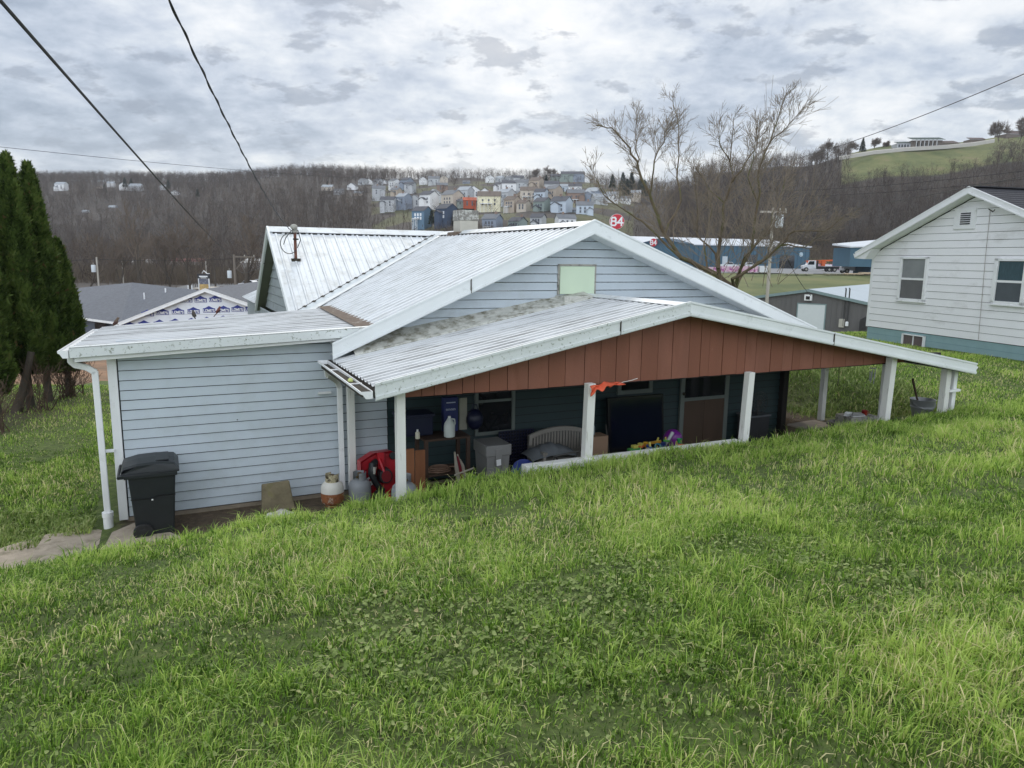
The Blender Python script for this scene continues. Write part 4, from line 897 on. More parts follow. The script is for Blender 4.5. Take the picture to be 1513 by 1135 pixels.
for k, (px, py, r_, cc, lab, shp) in enumerate(toys):
    w_ = -1.75 + .12*(k % 3); s, w, z = S(px, py, w_); m2 = plain('toy_plastic', cc, .4); m3 = plain('toy_trim', (.45,.40,.08), .4); o = hthing('toy', lab, 'toy', s, w_, z - r_*.7, .5*k, 'toys heaped behind the porch curb'); x = r_
    if shp == 0: MB().lathe([(x*.6,0),(x*.8,x*1.2),(x*.9,x*1.25),(x*.7,x*1.2),(x*.55,.01)], 14).build('cup', m2, o, smooth=True); MB().tube([(x*.8,0,x*.4),(x*1.2,0,x*.6),(x*.85,0,x)], x*.1, 6).build('handle', m3, o)
    elif shp == 1: MB().box(-x*1.4,-x*.6,x*.4,x*1.4,x*.6,x).build('body', m2, o, bevel=.008); MB().box(-x*.5,-x*.55,x,x*.7,x*.55,x*1.6).build('cab', m3, o, bevel=.006); [MB().tube([(a_,b_*x*.6,x*.35),(a_,b_*x*.75,x*.35)], x*.35, 12).build('wheel', black_plastic, o) for a_ in (-x*.8,x*.8) for b_ in (-1,1)]
    elif shp == 2: MB().obox((0,0,x*.8), (x*1.5,0,x*.4), (0,x*.35,0), (-x*.1,0,x*.3)).build('body', m2, o, bevel=.006); MB().obox((x*.6,0,x*1.5), (x*.2,0,x*.6), (0,x*.2,0), (-x*.2,0,x*.1)).build('handle', m3, o, bevel=.004)
    elif shp == 3: MB().tube([(x*math.cos(t), 0, x+x*math.sin(t)) for t in np.linspace(0, 2*math.pi, 16)], x*.25, 8).build('ring', m2, o, smooth=True)
    else: MB().ball((0,0,x), x, 14).build('ball', m2, o, smooth=True)
s, w, z = S(994, 647, -1.3); o = hthing('purple_ball', 'shiny purple ball on top of the toys by the door', 'ball', s, -1.3, z-.16); MB().ball((0,0,.13), .15, 22).build('shell', plain('purple_plastic', (.16,.02,.22), .3), o, smooth=True)
o.children[0].location = (0,0,.02)
s, w, z = S(978, 662, -1.5); o = hthing('white_bat', 'white plastic toy bat pointing up beside the purple ball', 'toy bat', s, -1.5, z-.05, 0, None, (0,.6)); MB().tube([(0,0,0),(0,0,.16),(0,0,.34)], [.012,.022,.03], 10).build('bat', plain('grey_white_plastic', (.40,.42,.43), .4), o, smooth=True)
# right end of the porch: fan and chairs in the dark
s, w, z = S(1122, 595, -.5); o = hthing('pedestal_fan', 'dark round pedestal fan at the far right end of the porch wall', 'fan', s, -.5, FZ)
hf = z - FZ
mb = MB()
for k in range(9): t = math.pi*k/9; mb.tube([(.20*math.cos(t), 0, hf+.20*math.sin(t)), (-.20*math.cos(t), 0, hf-.20*math.sin(t))], .004, 4)
for r_ in (.2,.13,.06): mb.tube([(r_*math.cos(t), 0, hf+r_*math.sin(t)) for t in np.linspace(0, 2*math.pi, 28)], .006, 5)
mb.build('cage', tm, o); MB().lathe([(.17,0),(.16,.03),(.02,.04)], 18).build('base', black_plastic, o); MB().tube([(0,0,.04),(0,.03,hf-.05)], .014, 8).build('stem', tm, o)
s, w, z = S(1125, 640, -.6); o = hthing('box_stack', 'dark cabinet with a pale shelf under the pedestal fan', 'cabinet', s+.05, -.35, FZ); MB().box(-.22,-.15,0,.22,.2,.62).build('body', plain('charcoal', (.03,.032,.035), .6), o, bevel=.01); MB().box(-.24,-.17,.62,.24,.22,.65).build('top', plain('dull_top', (.10,.11,.12), .6), o)
# ------------------------------------------------------------------ right end, outside
def G(px, py, Y, dz=0): p = at(px, py, Y); return p
def gthing(name, label, cat, p, rz=0, group=None, tilt=None): return thing(name, label, cat, p, rz, group, tilt)
p = from_h(*S(1199, 636, -.9)); o = gthing('wooden_planter', 'low dark weathered wooden box left of the back porch post', 'planter box', (p.x, p.y, p.z-.02), YAW+.1)
wbx = mat('rotten_wood', (.13,.10,.075), .9, .25, 6, bump=.4)
MB().box(-.36,-.22,-.1,.36,.22,.10).build('box', wbx, o, bevel=.01); MB().box(-.38,-.24,.10,.38,.24,.135).build('top', mat('grey_plank', (.27,.23,.19), .9, .2, 7), o, bevel=.006)
p = from_h(*S(1240, 634, -1.1)); o = gthing('black_tyre', 'black rubber tyre lying flat between the planter and concrete blocks', 'tyre', (p.x, p.y, p.z+.0), 0)
MB().lathe([(.10,.0),(.20,.0),(.235,.04),(.235,.10),(.20,.14),(.12,.14),(.10,.12)], 24).build('tread', plain('rubber', (.022,.022,.022), .7), o, smooth=True); MB().lathe([(.10,.02),(.10,.06)], 16).build('rim', debris, o)
p = from_h(*S(1268, 622, -1.5)); 
o = gthing('concrete_block', 'grey concrete block holding the old shoes under the porch edge', 'concrete block', (p.x+.02, p.y+.1, p.z-.18), YAW-.15, 'concrete blocks under the porch edge'); MB().box(-.30,-.20,-.1,.30,.20,.27).build('block', conc_grey, o, bevel=.012)
p2 = (p.x, p.y+.08, p.z+.09)
o2 = gthing('concrete_block', 'lower paler concrete block in front of the one holding the shoes', 'concrete block', (p.x+.12, p.y-.42, p.z-.25), YAW+.15, 'concrete blocks under the porch edge'); MB().box(-.26,-.16,-.1,.26,.16,.20).build('block', conc_pale, o2, bevel=.012)
def shoe(loc, rz, m2, label):
    o = thing('shoe', label, 'shoe', loc, rz, 'old shoes on the concrete block')
    V = []
    for x, hw_, h in ((-.13,.025,.05),(-.11,.035,.07),(-.04,.036,.055),(.04,.04,.045),(.10,.038,.035),(.135,.02,.02)):
        for t in np.linspace(0, 2*math.pi, 9)[:-1]: V.append((x, hw_*math.cos(t), max(0, h*.5+h*.5*math.sin(t))+.008))
    MB().add(V, [(i*8+k,(i+1)*8+k,(i+1)*8+(k+1)%8,i*8+(k+1)%8) for i in range(5) for k in range(8)]+[list(range(8)), list(range(40,48))[::-1]]).build('upper', m2, o, smooth=True)
    MB().box(-.135,-.035,0,.135,.035,.010).build('sole', white, o)
shoe((p2[0]-.14, p2[1]-.02, p2[2]-.0), YAW+.2, white, 'white old shoe on the left of the concrete block')
shoe((p2[0]-.02, p2[1]-.10, p2[2]-.0), YAW-.1, plain('grey_shoe', (.35,.35,.34), .7), 'grey old shoe in the middle of the concrete block')
o = thing('red_mug', 'small dark red mug on the concrete block with the shoes', 'mug', (p2[0]+.14, p2[1]+.0, p2[2]), 0); MB().lathe([(.045,0),(.055,.09),(.05,.09),(.04,.01)], 16).build('cup', plain('dark_red_glaze', (.22,.015,.012), .3), o, smooth=True); MB().tube([(.05,0,.02),(.085,0,.045),(.055,0,.075)], .007, 6).build('handle', plain('dark_red_glaze', (.22,.015,.012), .3), o)
# galvanised bucket with stick
p = from_h(*S(1362, 606, -1.75)); zg = gz(p.x, p.y) - .01
o = thing('metal_bucket', 'galvanised metal bucket with a stick standing in it', 'bucket', (p.x, p.y, zg), 0)
bh = max(.28, from_h(*S(1362, 590, -1.75)).z - zg)
galv = mat('galvanised_metal', (.28,.29,.30), .45, .15, 8, metal=.35)
MB().lathe([(.145,0),(.19,bh*.55),(.20,bh*.57),(.20,bh*.63),(.195,bh*.65),(.21,bh-.01),(.218,bh),(.205,bh),(.135,.012)], 26).build('pail_body', galv, o, smooth=True)
MB().tube([(.21*math.cos(t), -.21*abs(math.sin(t))-.0, bh-.02-.14*math.sin(t)) for t in np.linspace(0, math.pi, 14)], .006, 6).build('handle', galv, o, smooth=True)
o2 = thing('dark_stick', 'dark stick handle poking out of the metal bucket', 'stick', (p.x, p.y, zg+.015), 0); MB().tube([(.04,0,0),(-.12,0,bh+.02),(-.22,0,bh+.32)], [.018,.018,.022], 8).build('shaft', dk_wood, o2, smooth=True)
MB().ball((-.22,0,bh+.34), (.024,.024,.03), 8).build('knob', dk_wood, o2, smooth=True)
# wind chime and string
zc0 = -1.62; p = from_h(S(1290, 545, -2.2)[0], -2.2, zc0); o = thing('wind_chime', 'small metal wind chime hanging under the right porch eave', 'wind chime', p, 0)
MB().lathe([(.05,-.09),(.05,-.08)], 14).build('disc', galv, o); MB().tube([(0,0,0),(0,0,-.09)], .003, 4).build('cord', debris, o)
for k in range(5): t = 2*math.pi*k/5; MB().tube([(.04*math.cos(t), .04*math.sin(t), -.11-.01*k), (.04*math.cos(t), .04*math.sin(t), -.26-.02*k)], .007, 8).build('chime_tube', galv, o)
p = from_h(S(1240, 540, -2.2)[0], -2.2, -1.6); o = single('hanging_cord', MB().tube([(0,0,0),(.01,0,-.2),(-.005,0,-.36)], .006, 5), debris, 'dark cord hanging straight down from the porch beam', 'cord', p)
# birds on the shed roof edge
def bird(loc, rz, body, wing, label, tail=.07):
    o = thing('bird', label, 'bird', loc, rz, 'birds perched on the shed roof'); o.rotation_euler = (0, -.5, rz); o.scale = (.88,)*3
    mb = MB(); prof = [(-.075,.035,.006),(-.045,.05,.022),(-.01,.062,.034),(.025,.075,.032),(.045,.095,.022),(.06,.105,.021),(.075,.105,.014),(.084,.103,.004)]; V = []
    for x, z, r_ in prof:
        for t in np.linspace(0, 2*math.pi, 9)[:-1]: V.append((x, r_*math.cos(t), z + r_*math.sin(t)*1.1))
    mb.add(V, [(i*8+k,(i+1)*8+k,(i+1)*8+(k+1)%8,i*8+(k+1)%8) for i in range(7) for k in range(8)]+[list(range(8)), list(range(56,64))[::-1]]); mb.build('body', body, o, smooth=True)
    MB().add([(-.06,-.01,.04),(-.06,.01,.04),(-.15,.016,.012),(-.15,-.016,.012),(-.06,-.01,.034),(-.06,.01,.034),(-.15,.016,.008),(-.15,-.016,.008)], [(0,1,2,3),(7,6,5,4),(0,3,7,4),(1,5,6,2),(3,2,6,7)]).build('tail', wing, o)
    MB().add([(.082,-.005,.106),(.082,.005,.106),(.100,0,.100),(.082,0,.096)], [(0,1,2),(1,3,2),(3,0,2),(0,3,1)]).build('beak', debris, o)
    for y in (-.012,.012): MB().tube([(.0,y,.035),(.005,y,.0)], .003, 4).build('leg', debris, o)
    for y in (-1,1): MB().ball((-.015, y*.028, .06), (.05,.008,.022), 8).build('wing', wing, o, smooth=True)
def on_shed(px, py):
    # meet the back edge of the shed roof
    r = ray(px, py); t = -1.06 / r.z
    for _ in range(30):
        s_, w_ = to_h(r*t); z_ = -1.150 + (s_+.38)*.0394; t = z_ / r.z
    return r*t + Vector((0,0,.024))
bird(on_shed(286, 471), 2.3, plain('grey_brown_feathers', (.07,.06,.05), .9), plain('dark_feathers', (.035,.03,.028), .9), 'dark grey bird facing away on the shed roof edge')
bird(on_shed(325, 465), .9, plain('reddish_feathers', (.16,.05,.035), .9), plain('brown_feathers', (.07,.035,.03), .9), 'rusty red bird perched right of the dark grey one')
bird(on_shed(175, 483), .4, plain('sparrow_feathers', (.12,.085,.06), .9), plain('brown_feathers', (.07,.035,.03), .9), 'pale brown bird at the left corner of the shed roof')
# ------------------------------------------------------------------ lettering by strokes
GL = {'L': [((0,1),(0,0)),((0,0),(.6,0))], 'O': [((.15,0),(.55,0)),((.55,0),(.7,.2)),((.7,.2),(.7,.8)),((.7,.8),(.55,1)),((.55,1),(.15,1)),((.15,1),(0,.8)),((0,.8),(0,.2)),((0,.2),(.15,0))],
 'W': [((0,1),(.2,0)),((.2,0),(.45,.8)),((.45,.8),(.7,0)),((.7,0),(.9,1))], 'E': [((0,0),(0,1)),((0,1),(.6,1)),((0,.5),(.5,.5)),((0,0),(.6,0))], "'": [((.05,1),(.05,.72))],
 'S': [((0,.1),(.2,0)),((.2,0),(.5,0)),((.5,0),(.62,.2)),((.62,.2),(.5,.47)),((.5,.47),(.12,.55)),((.12,.55),(0,.8)),((0,.8),(.12,1)),((.12,1),(.6,.95))],
 '8': [((.1,0),(.5,0)),((.5,0),(.62,.14)),((.62,.14),(.62,.4)),((.62,.4),(.45,.53)),((.45,.53),(.15,.53)),((.15,.53),(0,.4)),((0,.4),(0,.14)),((0,.14),(.1,0)),((.15,.53),(.04,.65)),((.04,.65),(.04,.88)),((.04,.88),(.15,1)),((.15,1),(.45,1)),((.45,1),(.58,.88)),((.58,.88),(.58,.65)),((.58,.65),(.45,.53))],
 '4': [((.5,0),(.5,1)),((.5,1),(0,.34)),((0,.34),(.68,.34))]}
GW = {'L': .6, 'O': .7, 'W': .9, 'E': .6, "'": .1, 'S': .62, '8': .62, '4': .68}
def letters(mb, txt, c, r_, u, h, th, m=0, gap=.22):
    c, r_, u = Vector(c), Vector(r_).normalized(), Vector(u).normalized(); n = r_.cross(u)
    tot = sum(GW[k] for k in txt)*h + gap*h*(len(txt)-1); x = -tot/2
    for k in txt:
        for si, (a, b_) in enumerate(GL[k]):
            p = c + r_*(x + a[0]*h) + u*(a[1]*h - h/2); q = c + r_*(x + b_[0]*h) + u*(b_[1]*h - h/2)
            d = (q-p).normalized(); s_ = n.cross(d)
            mb.obox((p+q)/2, d*((q-p).length/2 + th*.5), s_*th*.5, n*(.01 + .0035*h*si), m)
        x += GW[k]*h + gap*h
    return mb
# ------------------------------------------------------------------ white neighbour house
C0 = at(1281, 482, 24.0); d1 = Vector((.2504, -.9681, 0)); d2 = Vector((.9681, .2504, 0)); WY = math.atan2(d1.y, d1.x)
BZ = C0.z - .75
W = thing('white_house', 'white sided bungalow on a blue block foundation beyond the right end of the porch', 'house', (C0.x, C0.y, BZ), WY)
def hitw(px, py, off=0.0):
    r = ray(px, py); n = d2; p0 = C0 + d2*off; t = p0.dot(n)/r.dot(n); p = r*t - C0; return (p.dot(d1), off, r.z*t - BZ)
ww = mat('white_aluminium_siding', (.84,.84,.85), .5, .03, 1.5, dirt=(.62,.61,.60), dirt_scale=1.1, dirt_lo=.55, dirt_hi=.78, dirt_stretch=(1,1,2.2))
bluef = mat('blue_painted_block', (.26,.39,.41), .8, .08, 3, bump=.3)
GWD = 7.6; PKx, _, PKz = hitw(1418, 283, -.30); EVz = hitw(1290.9, 378.2)[2]
PKx = 3.74
KK = (PKz - EVz) / (PKx + .35) * .98
def wz_(x): return PKz - KK*abs(x - PKx)
siding(MB(), (0,0,0), (1,0,0), (0,-1,0), lambda z: (0.03, GWD-.03) if z < EVz-.02 else (max(.03, PKx-(PKz-.12-z)/KK), min(GWD-.03, PKx+(PKz-.12-z)/KK)), .75, PKz-.15, .2065, .016, .01).build('wall', ww, W)
MB().box(.03,.02,.7,GWD-.03,.1,EVz-.1).build('wall_core', dark, W)
for x in (0, GWD): MB().box(x-.03,-.025,.75,x+.045,.02,wz_(0)-.2).build('corner_trim', white, W)
mb = MB(); mb.box(0.02,.01,-.4,GWD-.02,.2,.74)
mb.build('foundation', bluef, W)
mb = MB()
for k in range(5):
    mb.box(.02,.006,.54-.205*k,GWD-.02,.011,.548-.205*k)
mb.build('mortar_joint', mat('blue_joint', (.15,.26,.29), .8), W)
siding(MB(), (0,9.5,0), (0,-1,0), (-1,0,0), lambda z: (0, 9.45), .75, EVz+.1, .2065, .016, .01).build('wall', ww, W)
MB().box(-.01,.2,-.4,.15,9.5,.74).build('foundation', bluef, W)
MB().box(0,9.4,-.4,GWD,9.5,EVz).build('wall', ww, W)
mb = MB(); ov = -.35
mb.prism([(-.42,ov,wz_(-.42)+.02),(PKx,ov,PKz+.02),(PKx,ov,PKz+.08),(-.42,ov,wz_(-.42)+.08)], (0,10.2,0)); mb.prism([(GWD+.4,ov,wz_(GWD+.4)+.02),(PKx,ov,PKz+.02),(PKx,ov,PKz+.08),(GWD+.4,ov,wz_(GWD+.4)+.08)], (0,10.2,0))
rf = mb.build('roof', shingle_dark, W)
mb = MB(); nrow = 26
for sx, xe in ((1, -.42), (1, GWD+.4)):
    for k in range(nrow):
        a, b_ = k/nrow, (k+1)/nrow; x0, x1 = xe+(PKx-xe)*a, xe+(PKx-xe)*b_; z0, z1 = wz_(x0)+.10, wz_(x1)+.088
        mb.add([(x0,ov-.005,z0),(x1,ov-.005,z1),(x1,9.9,z1),(x0,9.9,z0),(x0,ov-.005,z0-.014),(x0,9.9,z0-.014)], [(0,1,2,3),(4,0,3,5)])
mb.build('shingle_courses', shingle_dark, rf)
mb = MB(); mb.box(PKx-.14,ov,PKz+.09,PKx+.14,9.9,PKz+.115); mb.build('ridge_cap', shingle_dark, rf)
for xe in (-.42, GWD+.4): rake(MB(), (PKx, ov+.01, PKz+.08), (xe, ov+.01, wz_(xe)+.08), (0,-1,0), .17, .03).build('rake_fascia', white, W)
for xe in (-.42, GWD+.4): MB().add([(PKx,ov,PKz-.08),(xe,ov,wz_(xe)-.08),(xe,0,wz_(xe)-.08),(PKx,0,PKz-.08)], [(0,1,2,3)]).build('soffit', white, W)
MB().prism([(-.42,ov+.005,wz_(-.42)-.09),(-.42,ov+.005,wz_(-.42)+.03),(.30,ov+.005,wz_(.3)-.09),(.02,ov+.005,wz_(-.42)-.11)], (0,.34,0)).build('eave_return', white, W)
gutter(MB(), (-.42,ov,wz_(-.42)+.06), (-.42,9.8,wz_(-.42)+.06), (-1,0,0), .1, .1).build('gutter', white, W)
def wwin(px0, py0, px1, py1, nm='window', fr=.09, two=True, gmat=glass_grey, gm2=None, mull=False):
    x0, _, z1 = hitw(px0, py0, -.03); x1, _, z0 = hitw(px1, py1, -.03)
    if x0 > x1: x0, x1 = x1, x0
    mb = MB()
    for b_ in ((x0,z0,x1,z0+fr*.7),(x0,z1-fr*.6,x1,z1),(x0,z0,x0+fr,z1),(x1-fr,z0,x1,z1)): mb.box(b_[0],-.075,b_[1],b_[2],.0,b_[3])
    mb.box(x0-.03,-.095,z0-.04,x1+.03,0,z0)
    o = mb.build(nm, white if nm == 'window' else conc_pale, W, bevel=.004); zm = (z0+z1)/2
    MB().box(x0+fr,-.03,zm if two else z0+fr*.7,x1-fr,-.012,z1-fr*.6).build('pane', gmat, o)
    if two:
        MB().box(x0+fr,-.036,z0+fr*.7,x1-fr,-.02,zm).build('pane', gm2 or glass_grey, o)
        MB().box(x0+fr,-.055,zm-.03,x1-fr,-.036,zm+.03).build('sash_bar', white, o)
    if mull: MB().box((x0+x1)/2-.015,-.05,z0+fr*.7,(x0+x1)/2+.015,-.03,z1-fr*.6).build('mullion', white, o)
    return o
g1 = mat('screen_glass_pale', (.22,.235,.235), .3, .15, 3); g2 = mat('screen_glass_dark', (.12,.12,.12), .3, .12, 3); g3 = mat('curtained_glass', (.035,.075,.09), .2, .25, 6, stretch=(6,1,1))
wwin(1332, 380, 1366, 446, gmat=g1, gm2=g2)
wwin(1472, 382, 1513, 452, gmat=g3, gm2=mat('dark_lower_pane', (.07,.085,.095), .2, .1, 3), fr=.11)
wwin(1334, 492.5, 1364.5, 520, fr=.05, two=False, gmat=mat('brown_curtain_glass', (.13,.10,.10), .5, .2, 9, stretch=(5,1,1)), mull=True)
x0, _, z1 = hitw(1412, 309, -.03); x1, _, z0 = hitw(1440, 338, -.03)
mb = MB(); mb.box(x0,-.05,z0,x1,0,z1); o = mb.build('vent', white, W, bevel=.005); mb = MB(); vx0, vx1 = x0+(x1-x0)*.32, x0+(x1-x0)*.78
for k in range(6): zz = z0+(z1-z0)*(.22+.10*k); mb.box(vx0,-.062,zz,vx1,-.051,zz+.035)
mb.build('louvre', glass_dark, o)
a, b_, c_ = hitw(1463, 312, -.035), hitw(1456, 380, -.035), hitw(1445.5, 502, -.035)
MB().tube([a, b_, c_], .007, 5).build('wall_cable', plain('old_cable', (.36,.33,.31), .8), W)
MB().tube([hitw(1461,309,-.05), hitw(1467,313,-.16), hitw(1470,310,-.1)], .014, 5).build('cable_hook', debris, W)

# ------------------------------------------------------------------ grey metal workshop
def bld(name, label, cat, p, rz, group=None): return thing(name, label, cat, p, rz, group)
gm = mat('charcoal_metal_cladding', (.125,.12,.118), .55, .1, 1, stretch=(3,3,.2)); tealtrim = plain('teal_grey_trim', (.20,.27,.27), .5)
GY = 68; p = at(1196, 430, GY); gbase = hz(1196, GY) - .3
K = bld('metal_workshop', 'charcoal ribbed metal workshop with white roll-up door between the two houses', 'workshop', (p.x, p.y, gbase), rad(-38))
KA = rad(-38); KD = Vector((math.cos(KA), math.sin(KA), 0)); KN = Vector((-math.sin(KA), math.cos(KA), 0)); KP = Vector((p.x, p.y, 0))
def kxz(px, py):
    r = ray(px, py); t = KP.dot(KN)/r.dot(KN); q = r*t; return (q-KP).dot(KD), q.z - gbase
eh = kxz(1280, 449)[1]; pk = p.z - gbase
def kx(px): return kxz(px, 460)[0]
xL, xR = -11.5, kx(1287)+1.5; slope = (pk-eh)/(kx(1280))
mb = MB(); mb.prism([(xL,0,0),(xR,0,0),(xR,0,pk-slope*xR),(0,0,pk),(xL,0,pk+slope*xL*.9)], (0,.3,0)); mb.build('wall', gm, K)
mb = MB(); x = xL
while x < xR: mb.box(x,-.03,0,x+.06,0,(pk-slope*x if x > 0 else pk+slope*x*.9)-.05); x += .45
mb.build('wall_ribs', gm, K)
mb = MB(); mb.prism([(0,-.25,pk+.05),(xR+.3,-.25,pk-slope*(xR+.3)+.05),(xR+.3,-.25,pk-slope*(xR+.3)+.18),(0,-.25,pk+.18)], (0,26,0)); mb.prism([(0,-.25,pk+.05),(xL-.3,-.25,pk+slope*.9*(xL-.3)+.05),(xL-.3,-.25,pk+slope*.9*(xL-.3)+.18),(0,-.25,pk+.18)], (0,26,0)); mb.build('roof', mat('pale_blue_metal_roof', (.46,.52,.56), .45, .08, 1), K)
mb = MB(); mb.beam((0,-.27,pk+.18),(xR+.3,-.27,pk-slope*(xR+.3)+.18),(0,-.04,0),(0,0,-.26)); mb.beam((0,-.27,pk+.18),(xL-.3,-.27,pk+slope*.9*(xL-.3)+.18),(0,-.04,0),(0,0,-.26)); mb.build('rake_fascia', tealtrim, K)
dx0, dx1 = kx(1179), kx(1219); dz1 = kxz(1200, 450)[1]; MB().box(dx0,-.06,.0,dx1,-.0,dz1).build('roll_up_door', mat('white_door', (.62,.66,.66), .5, .04), K)
mb = MB(); mb.box(dx0-.1,-.08,0,dx0,0,dz1+.1); mb.box(dx1,-.08,0,dx1+.1,0,dz1+.1); mb.box(dx0,-.08,dz1,dx1,0,dz1+.1); mb.build('door_frame', tealtrim, K)
lx = kx(1194); lz = kxz(1194, 440)[1]; o = MB().box(lx-.35,-.3,lz-.25,lx+.3,-.05,lz+.3).build('wall_lamp', white, K); MB().box(lx-.2,-.33,lz-.15,lx+.15,-.3,lz+.15).build('lamp_glass', glass_dark, o)
for px in (1248, 1253.5): x = kx(px); MB().tube([(x,-.15,kxz(px,482)[1]),(x,-.15,kxz(px,427)[1]),(x,-.28,kxz(px,426)[1])], .06, 8).build('conduit', plain('dark_conduit', (.05,.05,.05), .5), K)
x = kx(1246); z_ = kxz(1246, 478)[1]; MB().box(x-.25,-.2,z_-.35,x+.2,0,z_+.4).build('meter_box', conc_pale, K); x = kx(1253.5); MB().lathe([(.14,-.2),(.14,.12),(.1,.2)], 10, (x,-.18,z_)).build('meter', white, K)
mb = MB(); hx0, hx1 = kx(1274), kx(1283)
for k in range(7): x = hx0+(hx1-hx0)*k/6; zt = kxz(1274+1.5*k, 474-k*.9)[1]; mb.tube([(x,-.5,zt-1.9),(x,-.5,zt)], .03, 5)
mb.tube([(hx0,-.5,kxz(1274,473)[1]),(hx1,-.5,kxz(1283,468)[1])], .04, 5); mb.build('stair_railing', plain('black_rail', (.02,.02,.02), .5), K)

# ------------------------------------------------------------------ house under construction at the left, wrapped in printed sheeting
LY = 46.0; gp = at(305, 429, LY); lb = -6.9
ex = at(185, 478, LY); er = at(396, 461, LY)
LW = thing('unfinished_house', 'low grey shingled house wrapped in white printed sheeting behind the shed roof', 'house', (gp.x, gp.y, lb), rad(6))
pz = gp.z - lb; xl = (ex.x-gp.x); xr = (er.x-gp.x); zl_ = ex.z-lb; zr_ = er.z-lb
xl -= .05; kl_, kr_ = (pz-zl_)/(-xl), (pz-zr_)/xr
wrap = mat('white_house_wrap', (.76,.79,.84), .6, .03, 1.2, dirt=(.62,.63,.66), dirt_scale=2)
mb = MB(); mb.prism([(xl+.3,0,0),(xr-.3,0,0),(xr-.3,0,zr_+.1),(0,0,pz-.1),(xl+.3,0,zl_+.1)], (0,.2,0)); mb.build('wrapped_wall', wrap, LW)
mb = MB(); mb.box(xl+.3,-.012,zl_-.15,xr-.3,-.0,zl_-.08); mb.box(xl+1.5,-.012,zl_+.62,xr-2.2,-.0,zl_+.65); mb.build('sheet_seam', mat('seam_tape', (.52,.53,.55), .5), LW)
bprint = plain('navy_print', (.030,.045,.24), .6)
def lpt(px, py):
    r = ray(px, py); n = Vector((-math.sin(rad(6)), math.cos(rad(6)), 0)); g = Vector((gp.x, gp.y, 0)); t = g.dot(n)/r.dot(n); q = r*t - g
    return (q.x*math.cos(rad(6)) + q.y*math.sin(rad(6)), r.z*t - lb)
rows = [[(275,443),(296.5,443),(318,442.5)], [(218,463.5),(240,461.5),(263,460.5),(286,459.5),(309,458),(330.5,457.5),(351,456.5),(371,456)], [(191,481),(213,479),(236,478),(259,476.5),(283,475.5),(306,474),(330,472)]]
for row in rows:
    for (px, py) in row:
        x, z = lpt(px, py); w2, h2 = .37, .165
        mb = MB(); mb.prism([(x-w2,-.014,z-h2),(x+w2,-.014,z-h2),(x+w2,-.014,z+h2*.55),(x+w2*.62,-.014,z+h2*.75),(x,-.014,z+h2*1.5),(x-w2*.62,-.014,z+h2*.75),(x-w2,-.014,z+h2*.55)], (0,.012,0))
        o = mb.build('printed_emblem', bprint, LW)
        letters(MB(), "LOWE'S", (x, -.02, z-h2*.25), (1,0,0), (0,0,1), .14, .032).build('lettering', white, o)
mb = MB(); rl = 15
mb.prism([(0,-.3,pz),(xl-.25,-.3,zl_-.1),(xl-.25,-.3,zl_+.0),(0,-.3,pz+.1)], (0,rl,0)); mb.prism([(0,-.3,pz),(xr+.25,-.3,zr_-.1),(xr+.25,-.3,zr_+.0),(0,-.3,pz+.1)], (0,rl,0)); rf = mb.build('roof', shingle_grey, LW)
for x_, z_ in ((xl-.25, zl_), (xr+.25, zr_)): rake(MB(), (0,-.3,pz+.1), (x_,-.3,z_), (0,-1,0), .2, .03).build('rake_fascia', white, LW)
# left wing with its own roof
a1 = at(193, 418, LY+9); a2 = at(125, 428, LY+9); a3 = at(132, 468, LY+.5)
mb = MB(); rz6 = rad(6)
def toL(p): q = Vector((p.x-gp.x, p.y-gp.y)); return (q.x*math.cos(rz6)+q.y*math.sin(rz6), -q.x*math.sin(rz6)+q.y*math.cos(rz6), p.z-lb)
A, B, C, D_, E_ = toL(at(196,417.5,LY+9)), toL(at(100,427,LY+10)), toL(at(96,466,LY+.2)), toL(at(178,477,LY-.1)), toL(at(304,430,LY+.8))
mb.add([A,B,C,D_,E_, Vector(A)+Vector((0,0,-.12)), Vector(B)+Vector((0,0,-.12)), Vector(C)+Vector((0,0,-.12)), Vector(D_)+Vector((0,0,-.12))], [(0,1,2,3),(0,3,4),(1,6,7,2),(2,7,8,3)]); mb.build('roof', shingle_grey, LW)
mb = MB(); P_, Q_ = Vector(C), Vector(D_); mb.beam(P_+Vector((0,-.02,0)), Q_+Vector((0,-.02,0)), (0,-.05,0), (0,0,-.14)); mb.build('eave_fascia', white, LW)
mb = MB(); mb.prism([(C[0],C[1]+.4,0),(D_[0]+.3,D_[1]+.4,0),(D_[0]+.3,D_[1]+.4,D_[2]-.1),(C[0],C[1]+.4,C[2]-.1)], (0,.2,0)); mb.build('wing_wall', mat('slate_siding', (.11,.125,.16), .6, .1, 2), LW)
x, _, z = toL(at(148, 486, LY)); MB().box(x-.35, D_[1]+.34, z-.5, x+.3, D_[1]+.38, z+.4).build('window', glass_dark, LW)
for px, py in ((213,436),(244.5,429)): x, y, z = toL(at(px, py, LY+3.5)); MB().tube([(x,y,z-.35),(x,y,z+.15)], .05, 8).build('vent_pipe', white, LW)
for px, py in ((278,426),(283.5,426)): x, y, z = toL(at(px, py, LY+7)); MB().tube([(x,y,z-.5),(x,y,z+.2)], .05, 8).build('vent_pipe', white, LW)
# small house and fence bits right of it
p = at(398, 452, 56); o = thing('brick_house', 'small brick house with pale gable peeping between the wrapped house and the cross gable', 'house', (p.x-.4, p.y, -6.8), rad(-10)); zz = at(372,446,56).z+6.8
xs_ = at(372,446,56).x-p.x+.4
MB().box(-2.6,0,0,3,5,zz-1.0).build('wall', mat('brick_wall', (.22,.11,.075), .9, .15, 3), o); MB().prism([(-2.7,-.1,zz-1.0),(xs_,-.1,zz),(3,-.1,zz-1.2)], (0,5.2,0)).build('roof', plain('cream_fascia', (.55,.53,.47), .6), o)

